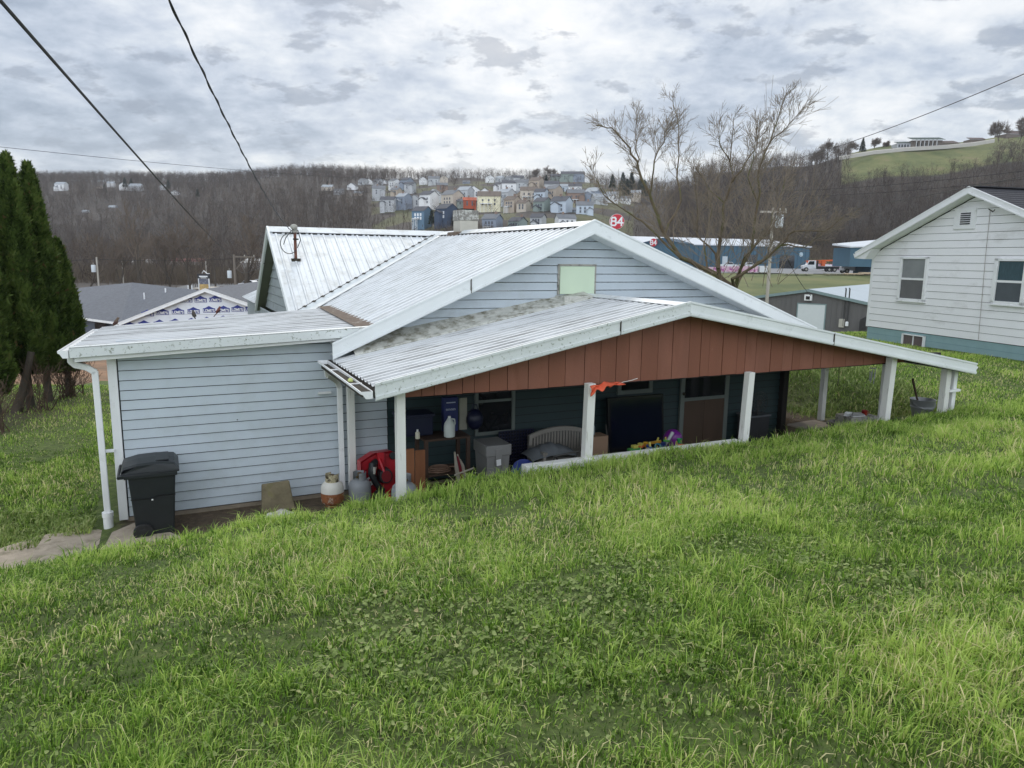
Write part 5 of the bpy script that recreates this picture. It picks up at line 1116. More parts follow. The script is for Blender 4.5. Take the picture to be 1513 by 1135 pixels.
# ------------------------------------------------------------------ blue warehouse
bl = mat('blue_cladding', (.050,.115,.165), .6, .08, .5); bl2 = mat('deep_blue_cladding', (.03,.075,.12), .6, .08, .5); wr_ = mat('white_warehouse_roof', (.66,.69,.73), .4, .05, .2)
WYd = 228
q0, q1 = at(1052, 392, WYd-6), at(1195, 386, WYd+6)
wl_ = (q1-q0); wl_.z = 0; wyaw = math.atan2(wl_.y, wl_.x); base = -2.35
WH = thing('warehouse', 'long blue warehouse with a white roof across the paved yard', 'warehouse', (q0.x, q0.y, base), wyaw)
Lw = wl_.length; hw_ = at(1100,364,WYd).z - base; hrd = at(1000,350,WYd+10).z - base
xw0 = -38
mb = MB(); mb.box(xw0,0,0,Lw,24,hw_); mb.build('wall', bl, WH)
mb = MB(); x = xw0
while x < Lw: mb.box(x,-.06,0,x+.15,0,hw_); x += 1.5
mb.build('wall_ribs', bl2, WH)
mb = MB(); mb.prism([(xw0-.5,-.4,hw_),(Lw+.5,-.4,hw_),(Lw+.5,-.4,hw_+.3),(xw0-.5,-.4,hw_+.3)], (0,.4,0)); mb.add([(xw0-.5,-.4,hw_+.3),(Lw+.5,-.4,hw_+.3),(Lw-4,15,hw_+2.6),(xw0-.5,15,hw_+2.6),(Lw+.5,25,hw_+.3),(xw0-.5,25,hw_+.3)], [(0,1,2,3),(1,4,2),(3,2,4,5),(0,3,5)]); mb.build('roof', wr_, WH)
def whx(px): 
    r = ray(px, 380); n = Vector((-math.sin(wyaw), math.cos(wyaw), 0)); t = Vector((q0.x,q0.y,0)).dot(n)/r.dot(n); q = r*t - q0; return q.x*math.cos(wyaw)+q.y*math.sin(wyaw)
for px, wd_, h_ in ((1108, 1.9*2, 3.6), (1163, 2.3*2, 3.6)): x = whx(px); MB().box(x-wd_/2-.5,-.12,0,x+wd_/2+.5,-.05,h_+.6).build('loading_door', glass_dark, WH)
x = whx(1071); MB().box(x-.9,-.12,0,x+.9,-.05,3.6).build('door', plain('pale_door', (.5,.55,.58), .5), WH); 
x = whx(1183); MB().lathe([(.7,0),(.7,.06)], 16).build('wall_badge', plain('badge_white', (.4,.5,.55), .5), WH).matrix_local = Matrix.Translation((x, -.08, hw_-2.2)) @ Matrix.Rotation(rad(90), 4, 'X')
# front block with the small red round sign
p0, p1 = at(948, 388, 205), at(1002, 392, 200); FB = thing('office_block', 'dark blue office block with small red round sign left of the warehouse', 'office', (p0.x, p0.y, -2.6), math.atan2(p1.y-p0.y, p1.x-p0.x))
lf = (p1-p0).length; hf_ = at(968,354,203).z+2.6
MB().box(0,0,0,lf,14,hf_-.9).build('wall', bl, FB); MB().prism([(-.3,-.3,hf_-.9),(lf+.3,-.3,hf_-.9),(lf*.55,-.3,hf_+.5)], (0,14,0)).build('roof', bl2, FB)
def round_sign(parent, x, y, z, r_, nm='sign_disc'):
    o = MB().tube([(x,y,z),(x,y-.15*r_,z)], r_, 36).build(nm, plain('red_sign', (.52,.012,.03), .45), parent)
    MB().tube([(x,y-.152*r_,z),(x,y-.156*r_,z)], r_*.0+.001, 4)
    letters(MB(), '84', (x, y-.16*r_, z), (1,0,0), (0,0,1), r_*1.05, r_*.21, gap=.24).build('numerals', white, o)
    return o
xs2 = at(969,358,203).x - p0.x; round_sign(FB, xs2, -.35, at(969,358.5,203).z+2.6, 1.05)
# tall round sign on its pole
sp3 = at(911.5, 327.5, 170); PZ0 = hz(911, 170)
o = thing('pole_sign', 'tall red round sign reading 84 above the right slope of the gable roof', 'sign', (sp3.x, sp3.y, PZ0), 0); round_sign(o, 0, 0, sp3.z-PZ0, 1.62); MB().tube([(0,.2,0),(0,.2,sp3.z-PZ0)], .22, 10).build('pole', plain('dark_pole', (.07,.03,.03), .6), o)
MB().tube([(0,.03,sp3.z-PZ0),(0,.2,sp3.z-PZ0)], 1.7, 36).build('sign_rim', white, o)
# small blue shed at the right of the yard
p0, p1 = at(1254, 402, 150), at(1300, 402, 146); o = thing('blue_shed', 'blue open fronted yard shed with pale roof beside the white house', 'shed', (p0.x, p0.y, -2.5), 0); h_ = at(1256,366,150).z+2.5
MB().box(0,0,1.6,9,8,h_).build('wall', bl, o); MB().box(4.5,.3,0,9,8,1.6).build('lower_wall', bl2, o); MB().prism([(-.4,-.5,h_),(9.4,-.5,h_+.4),(9.4,8,h_+1.6),(-.4,8,h_+.6)], (0,0,.3)).build('roof', wr_, o)
# vehicles
paintw = mat('white_vehicle_paint', (.62,.63,.64), .3, .04, 2); tyre_m = plain('tyre_black', (.02,.02,.02), .8)
def wheels(o, xs_, y0, y1, r_):
    for x in xs_:
        for y in (y0, y1): w_ = MB().tube([(x,y-.12,r_),(x,y+.12,r_)], r_, 16).build('wheel', tyre_m, o); MB().tube([(x,y-.14,r_),(x,y+.14,r_)], r_*.5, 10).build('rim', conc_grey, w_)
def car(label, cat, p, rz, paint, kind='car', group=None):
    o = thing('parked_' + ('truck' if kind != 'car' else 'car'), label, cat, p, rz, group)
    if kind == 'car':
        side = [(-2.2,.35),(2.2,.35),(2.25,.75),(1.3,.92),(.7,1.42),(-1.1,1.45),(-1.8,1.0),(-2.25,.95)]
        gl = [(1.15,.95),(.65,1.36),(-1.05,1.39),(-1.6,1.0)]
    elif kind == 'pickup':
        side = [(-2.7,.45),(2.7,.45),(2.75,1.05),(1.5,1.15),(.95,1.78),(-.45,1.8),(-.55,1.15),(-2.75,1.12)]
        gl = [(1.35,1.17),(.9,1.70),(-.4,1.72),(-.45,1.17)]
    else:
        side = [(.2,.6),(3.4,.6),(3.5,1.35),(2.5,1.6),(2.1,2.55),(.5,2.6),(.4,.6)]; gl = [(2.42,1.6),(2.05,2.4),(.9,2.42),(.9,1.6)]
    MB().prism([(x,-.88,z) for x, z in side], (0,1.76,0)).build('body', paint, o, bevel=.07)
    MB().prism([(x,-.90,z) for x, z in gl], (0,1.80,0)).build('window', glass_dark, o)
    if kind == 'flatbed':
        MB().box(-5.2,-1.15,1.05,.1,1.15,1.25).build('bed', plain('dark_bed', (.05,.05,.05), .7), o); MB().box(-5.0,-.4,.6,.3,.4,1.05).build('chassis', plain('dark_bed', (.05,.05,.05), .7), o); MB().box(.05,-1.1,1.25,.15,1.1,2.6).build('headboard', plain('dark_bed', (.05,.05,.05), .7), o)
        wheels(o, (2.7,-2.6,-3.8), -.95, .95, .5)
    else: wheels(o, (1.45,-1.45), -.86, .86, .34 if kind == 'car' else .4)
    f_ = side[2]; 
    for y in (-.65,.65): MB().obox((f_[0]-.03, y, f_[1]-.15), (.06,0,0), (0,.16,0), (0,0,.09)).build('headlight', conc_pale, o)
    return o
def lotp(px, Y, z=-2.3): p = at(px, 380, Y); return (p.x, p.y, float(far_z(np.array([p.x]), np.array([p.y]))[0])+.13)
car('white pickup truck parked at the left of the warehouse front', 'truck', lotp(1076, 212), rad(10), paintw, 'pickup', 'trucks in the yard'); car('white pickup truck parked before the first dark loading door', 'truck', lotp(1106, 214), rad(8), paintw, 'pickup', 'trucks in the yard')
car('white flatbed truck with orange crane load standing in the yard', 'truck', lotp(1208, 176), rad(176), paintw, 'flatbed', 'trucks in the yard'); car('white truck cab facing left beside the blue yard shed', 'truck', lotp(1268, 158), rad(184), paintw, 'flatbed', 'trucks in the yard')
car('white car low on the left edge of the yard by the office', 'car', lotp(985, 185), rad(5), paintw, 'car')
o = thing('crane', 'orange boom loader folded over the white flatbed truck', 'crane', (Vector(lotp(1218, 176)) + Vector((0,0,1.3))), 0); om = plain('orange_crane_paint', (.55,.10,.02), .5)
MB().beam((-4.2,-.2,.9),(3.2,-.2,1.25),(0,.35,0),(0,0,.35)).build('boom', om, o); MB().box(-.6,-.4,0,.2,.4,1.2).build('base', om, o); MB().beam((-4,-.2,.6),(.5,-.2,.7),(0,.4,0),(0,0,.3)).build('arm', om, o)
pinkm = mat('pink_white_wrapped_lumber', (.62,.44,.50), .6, .25, .9, dirt=(.35,.06,.25), dirt_scale=1.4, dirt_lo=.5, dirt_hi=.6)
tan = mat('raw_lumber', (.46,.36,.25), .8, .12, 2)
pal = [(1105,398,150,4,1.3,pinkm,'pink and white wrapped lumber pack, third from the left at the berm edge'),(1078,399,152,3.4,1.2,pinkm,'pink and white wrapped lumber pack, second from the left at the berm edge'),(1055,401,153,3,1.0,pinkm,'pink and white wrapped lumber pack at the left end of the berm edge'),(1130,398,150,2.2,1.4,paintw,'plain white wrapped pallet right of the pink lumber packs'),
 (1232,377,205,8,1.6,pinkm,'long stack of pink wrapped lumber behind the flatbed truck'),(1255,378,204,5,1.3,pinkm,'shorter pink wrapped stack right of the long one'),(1222,381,196,2.5,1.5,paintw,'white wrapped pallet behind the flatbed truck'),(1262,402,148,4,.35,tan,'low tan lumber stack on the yard beside the shed'),(1236,403,148,4.5,.3,conc_grey,'low grey board stack at the yard edge'),(1180,402,147,6,.25,conc_grey,'long thin grey board stack on the yard edge'),(1283,399,149,3,.5,tan,'tan lumber pack against the blue shed')]
for px, py, Y, w_, h_, m2, lab in pal:
    o = thing('lumber_pack', lab, 'lumber', Vector(lotp(px, Y)), .1, 'wrapped packs in the yard'); MB().box(-w_/2,-.6,.12,w_/2,.6,h_).build('pack', m2, o, bevel=.03); mb = MB(); [mb.box(x,-.55,0,x+.12,.55,.12) for x in (-w_*.35, 0, w_*.3)]; mb.build('bearer', tan, o)
# yellow kerb edge of the berm
rs = random.Random(77)
# ------------------------------------------------------------------ poles
polew = mat('grey_pole_wood', (.20,.17,.14), .9, .15, 4, stretch=(1,1,.2)); polep = mat('pale_pole_wood', (.40,.37,.32), .9, .12, 4, stretch=(1,1,.2))
def pole(label, px, pyt, Y, m2, r_=.15, tr=None, arm=0, brace=False, zb=None):
    t = at(px, pyt, Y); zb = hz(px, Y) if zb is None else zb; o = thing('utility_pole', label, 'utility pole', (t.x, t.y, zb), 0); h = t.z - zb
    MB().tube([(0,0,0),(0,0,h)], [r_, r_*.75], 10).build('shaft', m2, o, smooth=True)
    if tr: dx_, dz_ = tr; c_ = MB().lathe([(.26,0),(.27,.05),(.27,.85),(.22,.92)], 14).build('transformer', plain('pale_grey_enamel', (.60,.64,.66), .4), o, smooth=True); c_.location = (dx_, -.12, h-dz_); MB().tube([(0,0,1.0),(0,-.02,1.2)], .04, 6).build('bushing', conc_grey, c_)
    if arm: MB().box(0 if arm > 1.5 else -arm,-.06,h-.35,arm,.06,h-.22).build('crossarm', m2, o); mb = MB(); [mb.lathe([(.05,0),(.06,.12),(.03,.2)], 8, (x,0,h-.22)) for x in (arm*.5, arm*.95)]; mb.build('insulator', conc_pale, o)
    if brace: MB().tube([(.05,0,h-1.9),(arm*.62,0,h-.35)], .06, 6).build('brace', m2, o)
    return o, t
PB_, pBt = pole('grey wooden utility pole with long crossarm, brace and transformer in the valley', 345.5, 376, 92, polew, .17, (-.62, 2.9), 2.6, True)
PA_, pAt = pole('pale utility pole with a transformer behind the unfinished house', 142.5, 380, 95, polep, .14, (-.42, 1.9))
PC_, pCt = pole('pale utility pole with white transformer among the branches of the bare tree', 1143, 307, 52, polep, .13, (.42, 1.35), .9)
PD_, pDt = pole('short pale utility pole between the valley trees', 304, 386, 150, polep, .13)
pole('thin pale pole in front of the valley wood', 180, 384, 150, polep, .1)
# roadside sign tower
t = at(300.5, 401, 104); zb = hz(300, 104); o = thing('pylon_sign', 'roadside pylon sign with dark gabled top and tan picture board', 'sign', (t.x, t.y, zb), 0); h = t.z - zb
for x in (-.78, .66): MB().box(x,-.1,0,x+.12,.1,h-.6).build('post', white, o)
MB().box(-.85,-.12,h-1.0,.85,.12,h-.35).build('header_board', plain('charcoal_sign', (.03,.03,.035), .5), o); mb = MB(); mb.box(-.6,-.14,h-.8,.6,-.12,h-.62); mb.box(-.4,-.14,h-.95,.4,-.12,h-.87); mb.build('header_lettering', white, o)
mb = MB(); mb.beam((-.2,-.1,h-.30),(.05,-.1,h+.05),(0,.2,0),(0,0,.09)); mb.beam((.05,-.1,h+.05),(.5,-.1,h-.35),(0,.2,0),(0,0,.09)); mb.beam((.5,-.1,h-.35),(.85,-.1,h-.35),(0,.2,0),(0,0,.09)); mb.build('roof_outline', white, o)
MB().box(-.66,-.1,h-1.75,.66,.1,h-1.05).build('upper_panel', mat('grey_picture', (.12,.13,.17), .5, .4, 3, dirt=(.5,.5,.52), dirt_scale=3), o); MB().box(-.62,-.1,h-2.9,.62,.1,h-1.8).build('lower_panel', mat('tan_picture', (.50,.34,.13), .5, .3, 3, dirt=(.62,.58,.50), dirt_scale=2.5), o); MB().box(-.66,-.09,0,.66,.09,h-2.95).build('base_panel', conc_pale, o)
# cars and low walls in the valley
def vp(px, Y, dz=.13): p = on_hill(px, Y); return (p.x, p.y, p.z+dz)
car('dark red car parked at the front of the valley car park', 'car', vp(366, 128), rad(160), plain('maroon_paint', (.10,.025,.025), .3), 'car', 'cars in the valley car park'); car('blue car parked beyond the dark red one', 'car', vp(380, 140), rad(150), plain('blue_paint', (.03,.06,.16), .3), 'car', 'cars in the valley car park')
car('white car parked behind the dark red one, nearest the tree', 'car', vp(370, 152), rad(160), paintw, 'car', 'cars in the valley car park'); car('white car at the back right of the valley car park', 'car', vp(386, 160), rad(170), paintw, 'car', 'cars in the valley car park')
car('silver car tucked at the gable edge of the valley car park', 'car', vp(393, 146), rad(170), plain('silver_paint', (.35,.36,.38), .3), 'car', 'cars in the valley car park')
p = vp(330, 118, 0); o = thing('low_building', 'low building with pale flat roof right of the pylon sign', 'building', p, .1); MB().box(-4.2,0,0,3.4,5,1.3).build('wall', plain('brown_wall', (.14,.08,.06), .8), o); MB().box(-4.5,-.2,1.3,3.6,5.2,1.5).build('roof', plain('pale_flat_roof', (.48,.44,.38), .7), o)
p = vp(375, 98, 0); o = thing('brown_roof_building', 'low building with dark brown roof in front of the valley car park', 'building', (p[0]-2.6, p[1], p[2]), 0); MB().box(-3.5,0,0,4,5,1.2).build('wall', plain('brown_wall', (.14,.08,.06), .8), o); MB().prism([(-3.8,-.3,1.2),(4.3,-.3,1.2),(4.3,5.3,2.2),(-3.8,5.3,2.2)], (0,0,.15)).build('roof', plain('brown_roof', (.075,.05,.045), .8), o)
p = vp(390, 240, 0)
for px, py, Y, wd_, lab, mcol in ((272,383,330,14,'long low red roofed building deep among the valley trees',(.22,.07,.06)),(205,388,345,8,'pale small building seen between the valley tree trunks',(.40,.38,.36)),(392,384,240,16,'long pale low building behind the valley car park',(.52,.52,.50))):
    q = at(px, py, Y); zb = hz(px, Y); o = thing('low_building', lab, 'building', (q.x, q.y, zb), 0); h_ = max(2.5, q.z - zb); MB().box(-wd_/2,0,0,wd_/2,8,h_-1).build('wall', plain('dull_wall', (.3,.28,.26), .8), o); MB().prism([(-wd_/2-.3,-.3,h_-1),(wd_/2+.3,-.3,h_-1),(wd_/2-1,4,h_+.4),(-wd_/2+1,4,h_+.4)], (0,5,0)).build('roof', plain('low_roof', mcol, .7), o)
# mansion on the hill
ms = at(1372, 216, 398); zb = hz(1372, 398); zb = min(zb, ms.z+.5)
mcol_ = mat('dull_white_column', (.42,.42,.41), .6)
o = thing('mansion', 'long green roofed mansion with white columns on top of the right hill', 'mansion', (ms.x, ms.y, ms.z-1.0), rad(-6)); cw = mat('tan_stone', (.16,.13,.11), .8, .1)
o.scale = (.95, 1, .78); MB().box(-9,0,0,7,10,5.0).build('wall', cw, o); MB().prism([(-9.6,-2.4,5),(7.4,-2.4,5),(7.4,5,7.6),(-9.6,5,7.6)], (0,0,.2)).build('roof', plain('dark_green_roof', (.035,.06,.05), .7), o)
for k in range(6): MB().box(-7.5+k*2.1,-2.2,0,-7.1+k*2.1,-1.8,5).build('column', mcol_, o)
mb = MB(); [mb.box(-6.6+k*2.1,-.1,.8,-5.6+k*2.1,0,3.6) for k in range(6)]; mb.build('window_row', glass_dark, o)
MB().box(-16,1,0,-9,9,3.4).build('wing', mat('pale_wing', (.42,.43,.45), .7), o); MB().prism([(-16.4,.6,3.4),(-9,.6,3.4),(-9,5,5),(-16.4,5,4.8)], (0,0,.2)).build('wing_roof', plain('dark_green_roof', (.035,.06,.05), .7), o)
MB().box(7,1,0,16,9,3.2).build('wing', cw, o); MB().prism([(7,.5,3.2),(16.4,.5,3.2),(15,5,5.4),(7,5,5.4)], (0,0,.2)).build('wing_roof', plain('brown_roof', (.10,.07,.06), .7), o); mb = MB(); [mb.box(-15.4+k*1.5,.88,.8,-14.4+k*1.5,.98,2.6) for k in range(4)]; mb.build('window_row', glass_dark, o)
p = at(1500, 204, 425); o = thing('hilltop_house', 'brown roofed house at the right edge of the hilltop', 'house', (p.x, p.y, p.z-1), .2); MB().box(-6,0,0,9,8,3).build('wall', cw, o); MB().prism([(-6.5,-.5,3),(9.5,-.5,3),(9.5,4,5.4),(-6.5,4,5.4)], (0,0,.2)).build('roof', plain('brown_roof', (.10,.07,.06), .7), o)
p = at(1444, 209, 415); o = thing('hilltop_garage', 'tiny dark roofed outbuilding right of the mansion', 'outbuilding', (p.x, p.y, p.z-1), 0); MB().box(-4,0,0,4,6,2).build('wall', cw, o); MB().prism([(-4.4,-.4,2),(4.4,-.4,2),(4.4,3,3.2),(-4.4,3,3.2)], (0,0,.2)).build('roof', plain('brown_roof', (.10,.07,.06), .7), o)
# pale road cut across the hilltop meadow
hr = []
for px, py, Y in ((1240,231,392),(1290,222.5,393),(1340,217.5,394),(1400,214,394),(1440,210,394),(1470,205,396)):
    a_ = at(px, py+1.0, Y); b2 = at(px, py, Y+1.5); hr.append((a_, b2))
V = []; 
for a_, b2 in hr: V += [a_, b2, a_ - Vector((0,0,1.6))]
single('retaining_wall', MB().add(V, [(3*i,3*i+1,3*i+4,3*i+3) for i in range(5)]+[(3*i+2,3*i,3*i+3,3*i+5) for i in range(5)]), mat('pale_road_bank', (.42,.40,.36), .9), 'long pale roadside wall curving below the hilltop mansion', 'wall')
# ------------------------------------------------------------------ the town on the far hill
cols = {'white': (.62,.63,.63), 'cream': (.60,.56,.40), 'tan': (.36,.30,.24), 'grey': (.37,.38,.39), 'pale blue': (.40,.45,.50), 'blue': (.13,.22,.31), 'navy': (.055,.08,.13), 'beige': (.42,.37,.31), 'brown': (.20,.14,.11), 'sage': (.20,.24,.22), 'red': (.42,.08,.03), 'slate': (.20,.23,.28)}
cm = {k: mat('house_' + k.replace(' ', '_'), tuple(min(.8, c*1.3) for c in v) if k not in ('navy','blue','red') else v, .7, .05, .5) for k, v in cols.items()}
roofc = {'grey': (.16,.17,.185), 'dark': (.075,.08,.095), 'brown': (.15,.12,.10), 'pale': (.34,.37,.40)}
rm = {k: mat('far_roof_' + k, v, .85, .1, 1) for k, v in roofc.items()}
# px, py of the base, width px, D, wall, roof, gable facing (0 eaves side, 1 gable)
town = [
 ('bottom', [(619,331,28,300,'blue','dark',2),(653,329,30,295,'navy','dark',2),(690,336,20,300,'grey','dark',0),(724,344,30,285,'slate','grey',2),(760,345,26,285,'sage','dark',2),(793,338,24,300,'grey','dark',2),(838,341,26,290,'white','grey',0)]),
 ('second', [(572,309,20,385,'grey','dark',0),(592,306,22,390,'slate','pale',2),(612,307,18,395,'grey','grey',1),(629,306,26,385,'white','dark',2),(662,306,30,380,'beige','grey',2),(683,308,15,380,'sage','grey',0),(694,308.5,18,370,'red','red',0),(722,309,32,365,'cream','brown',0),(753,312,24,350,'tan','brown',2),(771,314,20,345,'beige','brown',2),(797,316,26,340,'sage','dark',2),(826,318,32,335,'pale blue','dark',2),(849,320,14,340,'slate','grey',0),(864,320,24,330,'pale blue','grey',0)]),
 ('third', [(560,291,18,465,'grey','grey',0),(583,292,16,460,'tan','grey',2),(640,296,16,440,'white','grey',1),(700,294,18,455,'white','dark',1),(684,297,24,440,'grey','pale',2),(716,297,18,440,'white','dark',1),(744,301,24,420,'grey','pale',2),(759,299,18,430,'tan','grey',2),(781,298,24,420,'beige','brown',0),(798,299,22,415,'pale blue','dark',2),(814,296,24,420,'tan','grey',2),(851,302,24,410,'brown','grey',0),(874,300,26,410,'slate','pale',2),(888,305,20,400,'grey','pale',0),(905,298,16,420,'white','pale',0)]),
 ('fourth', [(604,282,14,520,'grey','dark',0),(654,284,15,515,'brown','grey',0),(735,284,16,505,'white','dark',2),(752,285,20,500,'white','dark',0),(771,282,18,500,'grey','grey',0),(790,281,22,495,'tan','brown',2),(815,286,20,490,'grey','dark',0),(836,287,16,490,'pale blue','pale',0),(849,288,18,480,'white','dark',0)]),
 ('top', [(534,276,13,600,'grey','grey',2),(545,275,10,605,'white','pale',1),(556,276,13,600,'grey','dark',2),(566,275,9,610,'white','grey',1),(579,279,16,560,'white','grey',2),(597,279,18,560,'slate','dark',2),(625,273,11,610,'white','grey',1),(641,275,16,600,'grey','grey',0),(656,271,11,620,'beige','grey',1),(689,276,10,600,'slate','grey',0),(724,271,12,610,'white','grey',1),(737,273,14,600,'grey','pale',2),(750,272,13,600,'grey','grey',2),(766,274,16,590,'grey','dark',0),(822,272,16,600,'sage','dark',0),(838,269,18,600,'sage','dark',0),(854,269,18,600,'slate','dark',0),(866,272,10,600,'white','grey',1)]),
]
ordn = ['first','second','third','fourth','fifth','sixth','seventh','eighth','ninth','tenth','eleventh','twelfth','thirteenth','fourteenth','fifteenth','sixteenth','seventeenth','eighteenth']
house_xy = []; far_glass = plain('far_window_glass', (.09,.10,.12), .3)
rh = random.Random(5)
def town_house(px, py, wpx, Y, wc, rc, ori, label, group='houses of the hillside town'):
    p = at(px, py, Y); zt = hz(px, Y); house_xy.append((p.x, p.y)); w_ = wpx/F*Y*1.02; z0 = p.z
    o = thing('hillside_house', label, 'house', (p.x, p.y, z0), rh.uniform(-.25,.25) + (.45 if ori == 2 else 0), group)
    h = min(6.2, w_*.66); dp = w_*.75; rr_ = w_*.22; wm = cm[wc]; r2 = rm.get(rc, cm['red'])
    if ori == 1:
        MB().prism([(-w_/2,0,-3),(w_/2,0,-3),(w_/2,0,h),(0,0,h+w_*.33),(-w_/2,0,h)], (0,dp*1.2,0)).build('wall', wm, o)
        mb = MB(); e = .3; k = .66; mb.prism([(0,-e,h+w_*.33+.12),(w_/2+e,-e,h-k*e+.12),(w_/2+e,-e,h-k*e-.1),(0,-e,h+w_*.33-.08),(-w_/2-e,-e,h-k*e-.1),(-w_/2-e,-e,h-k*e+.12)], (0,dp*1.2+2*e,0)); mb.build('roof', r2, o)
    elif ori == 0:
        MB().prism([(-w_/2,0,-3),(-w_/2,dp,-3),(-w_/2,dp,h),(-w_/2,dp/2,h+rr_),(-w_/2,0,h)], (w_,0,0)).build('wall', wm, o)
        MB().prism([(-w_/2-.3,-.4,h-.15),(-w_/2-.3,dp/2,h+rr_+.15),(-w_/2-.3,dp+.4,h-.15),(-w_/2-.3,dp/2,h+rr_-.12)], (w_+.6,0,0)).build('roof', r2, o)
    else:   # eaves to the left, gable end turned to the right
        w2 = w_*.62
        MB().prism([(w2*.5,0,-3),(w2*.5,dp,-3),(w2*.5,dp,h),(w2*.5,dp/2,h+rr_),(w2*.5,0,h)], (-w2*1.2,0,0)).build('wall', wm, o)
        MB().prism([(w2*.5+.3,-.4,h-.15),(w2*.5+.3,dp/2,h+rr_+.15),(w2*.5+.3,dp+.4,h-.15),(w2*.5+.3,dp/2,h+rr_-.12)], (-w2*1.2-.6,0,0)).build('roof', r2, o); o.rotation_euler[2] = -.55 + rh.uniform(-.15,.15)
    if wpx >= 12 and rh.random() < .7:
        sx_ = rh.choice((-1, 1)); ww_ = w_*.34; hh_ = h*rh.uniform(.5, .8); xc = sx_*w_*.30 if ori != 2 else -w_*.12
        wg = MB().prism([(xc-ww_/2,-w_*.22,-3),(xc+ww_/2,-w_*.22,-3),(xc+ww_/2,-w_*.22,hh_),(xc,-w_*.22,hh_+ww_*.3),(xc-ww_/2,-w_*.22,hh_)], (0,w_*.25,0)).build('wing', wm, o)
        MB().prism([(xc,-w_*.22-.3,hh_+ww_*.3+.15),(xc+ww_/2+.3,-w_*.22-.3,hh_),(xc+ww_/2+.3,-w_*.22-.3,hh_-.25),(xc,-w_*.22-.3,hh_+ww_*.3-.1),(xc-ww_/2-.3,-w_*.22-.3,hh_-.25),(xc-ww_/2-.3,-w_*.22-.3,hh_)], (0,w_*.3,0)).build('wing_roof', r2, o)
    if wpx >= 15 and rh.random() < .5: xc = rh.uniform(-.2,.2)*w_; MB().box(xc-.4, dp*.45, h, xc+.4, dp*.6, h+rr_+1.0).build('chimney', cm['brown'], o)
    if wpx >= 13:
        n = 3 if wpx > 20 else 2; ww2 = w_*.8 if ori != 2 else w_*.5; x0 = -ww2/2 - (w_*.06 if ori == 2 else 0)
        fl = (.5, .22) if h > 4 else (.4,)
        gl_ = white if wc in ('blue','navy') else far_glass
        for f_ in fl:
            for k in range(n):
                x = x0 + ww2*(k+.5)/n; MB().box(x-.38,-.06,h*f_+.5,x+.38,-.01,h*f_+1.6).build('window', gl_, o)
        if wpx > 22 and rh.random() < .75: MB().box(x0+.3,-1.8,h*.38,x0+ww2*.7,-.05,h*.38+.25).build('deck', white, o); mb = MB(); [mb.box(x0+.3+k*(ww2*.7-.5)/3,-1.8,-2.5,x0+.5+k*(ww2*.7-.5)/3,-1.65,h*.38) for k in range(4)]; mb.build('deck_posts', white, o)
    return o
for rname, row in town:
    row = sorted(row)
    for i, (px, py, wpx, Y, wc, rc, ori) in enumerate(row):
        rd = 'red' if rc == 'red' else rc
        town_house(px, py, wpx, Y, wc, rc, ori, f"{wc} house with {rd} roof, {ordn[i]} from left in the {rname} row of the town")
# scattered pale houses in the left woods
sc = [(88,282,14,620,'white','pale',0,'white house in the woods just right of the tallest evergreen'),(147,283,9,650,'beige','brown',0,'beige low house among woods left of the hilltop pines'),(183,282,12,640,'white','grey',1,'white house just below the dark hilltop pines'),(200,286,16,640,'grey','pale',0,'long pale roofed house right of the white one under the pines'),(163,277,9,680,'white','pale',0,'tiny white house on the ridge left of the pines'),(240,281,8,650,'grey','pale',0,'small grey house in the left woods under the ridge'),(258,293,11,600,'white','pale',1,'white gabled house in the woods right of the overhead wire'),(165,313,10,520,'grey','pale',0,'pale grey house deep in the middle of the left woods'),(126,318,8,500,'grey','pale',0,'leftmost small grey house deep in the left woods'),
 (395,279,8,640,'white','grey',1,'white gabled house in woods above the service mast'),(414,280,8,640,'grey','pale',0,'small grey house right of the white one above the mast'),(447,283,10,620,'white','pale',0,'white low house in the woods left of the town'),(483,287,15,560,'beige','pale',0,'beige house with pale roof at the left edge of the town'),(500,291,13,540,'grey','grey',0,'grey house beside the beige one at the left town edge'),(519,283,12,570,'white','dark',1,'white gabled house at the left town edge under the wood'),(530,294,12,520,'tan','pale',0,'tan house lowest at the left town edge'),
 (938,296,16,470,'beige','pale',0,'beige roofed house behind the left branches of the bare tree'),(925,303,14,440,'white','grey',0,'white house just above the round red sign')]
for px, py, wpx, Y, wc, rc, ori, lab in sc: town_house(px, py, wpx, Y, wc, rc, ori, lab, 'houses scattered in the far woods')
# blue tarp roof
p = at(837, 288, 478)
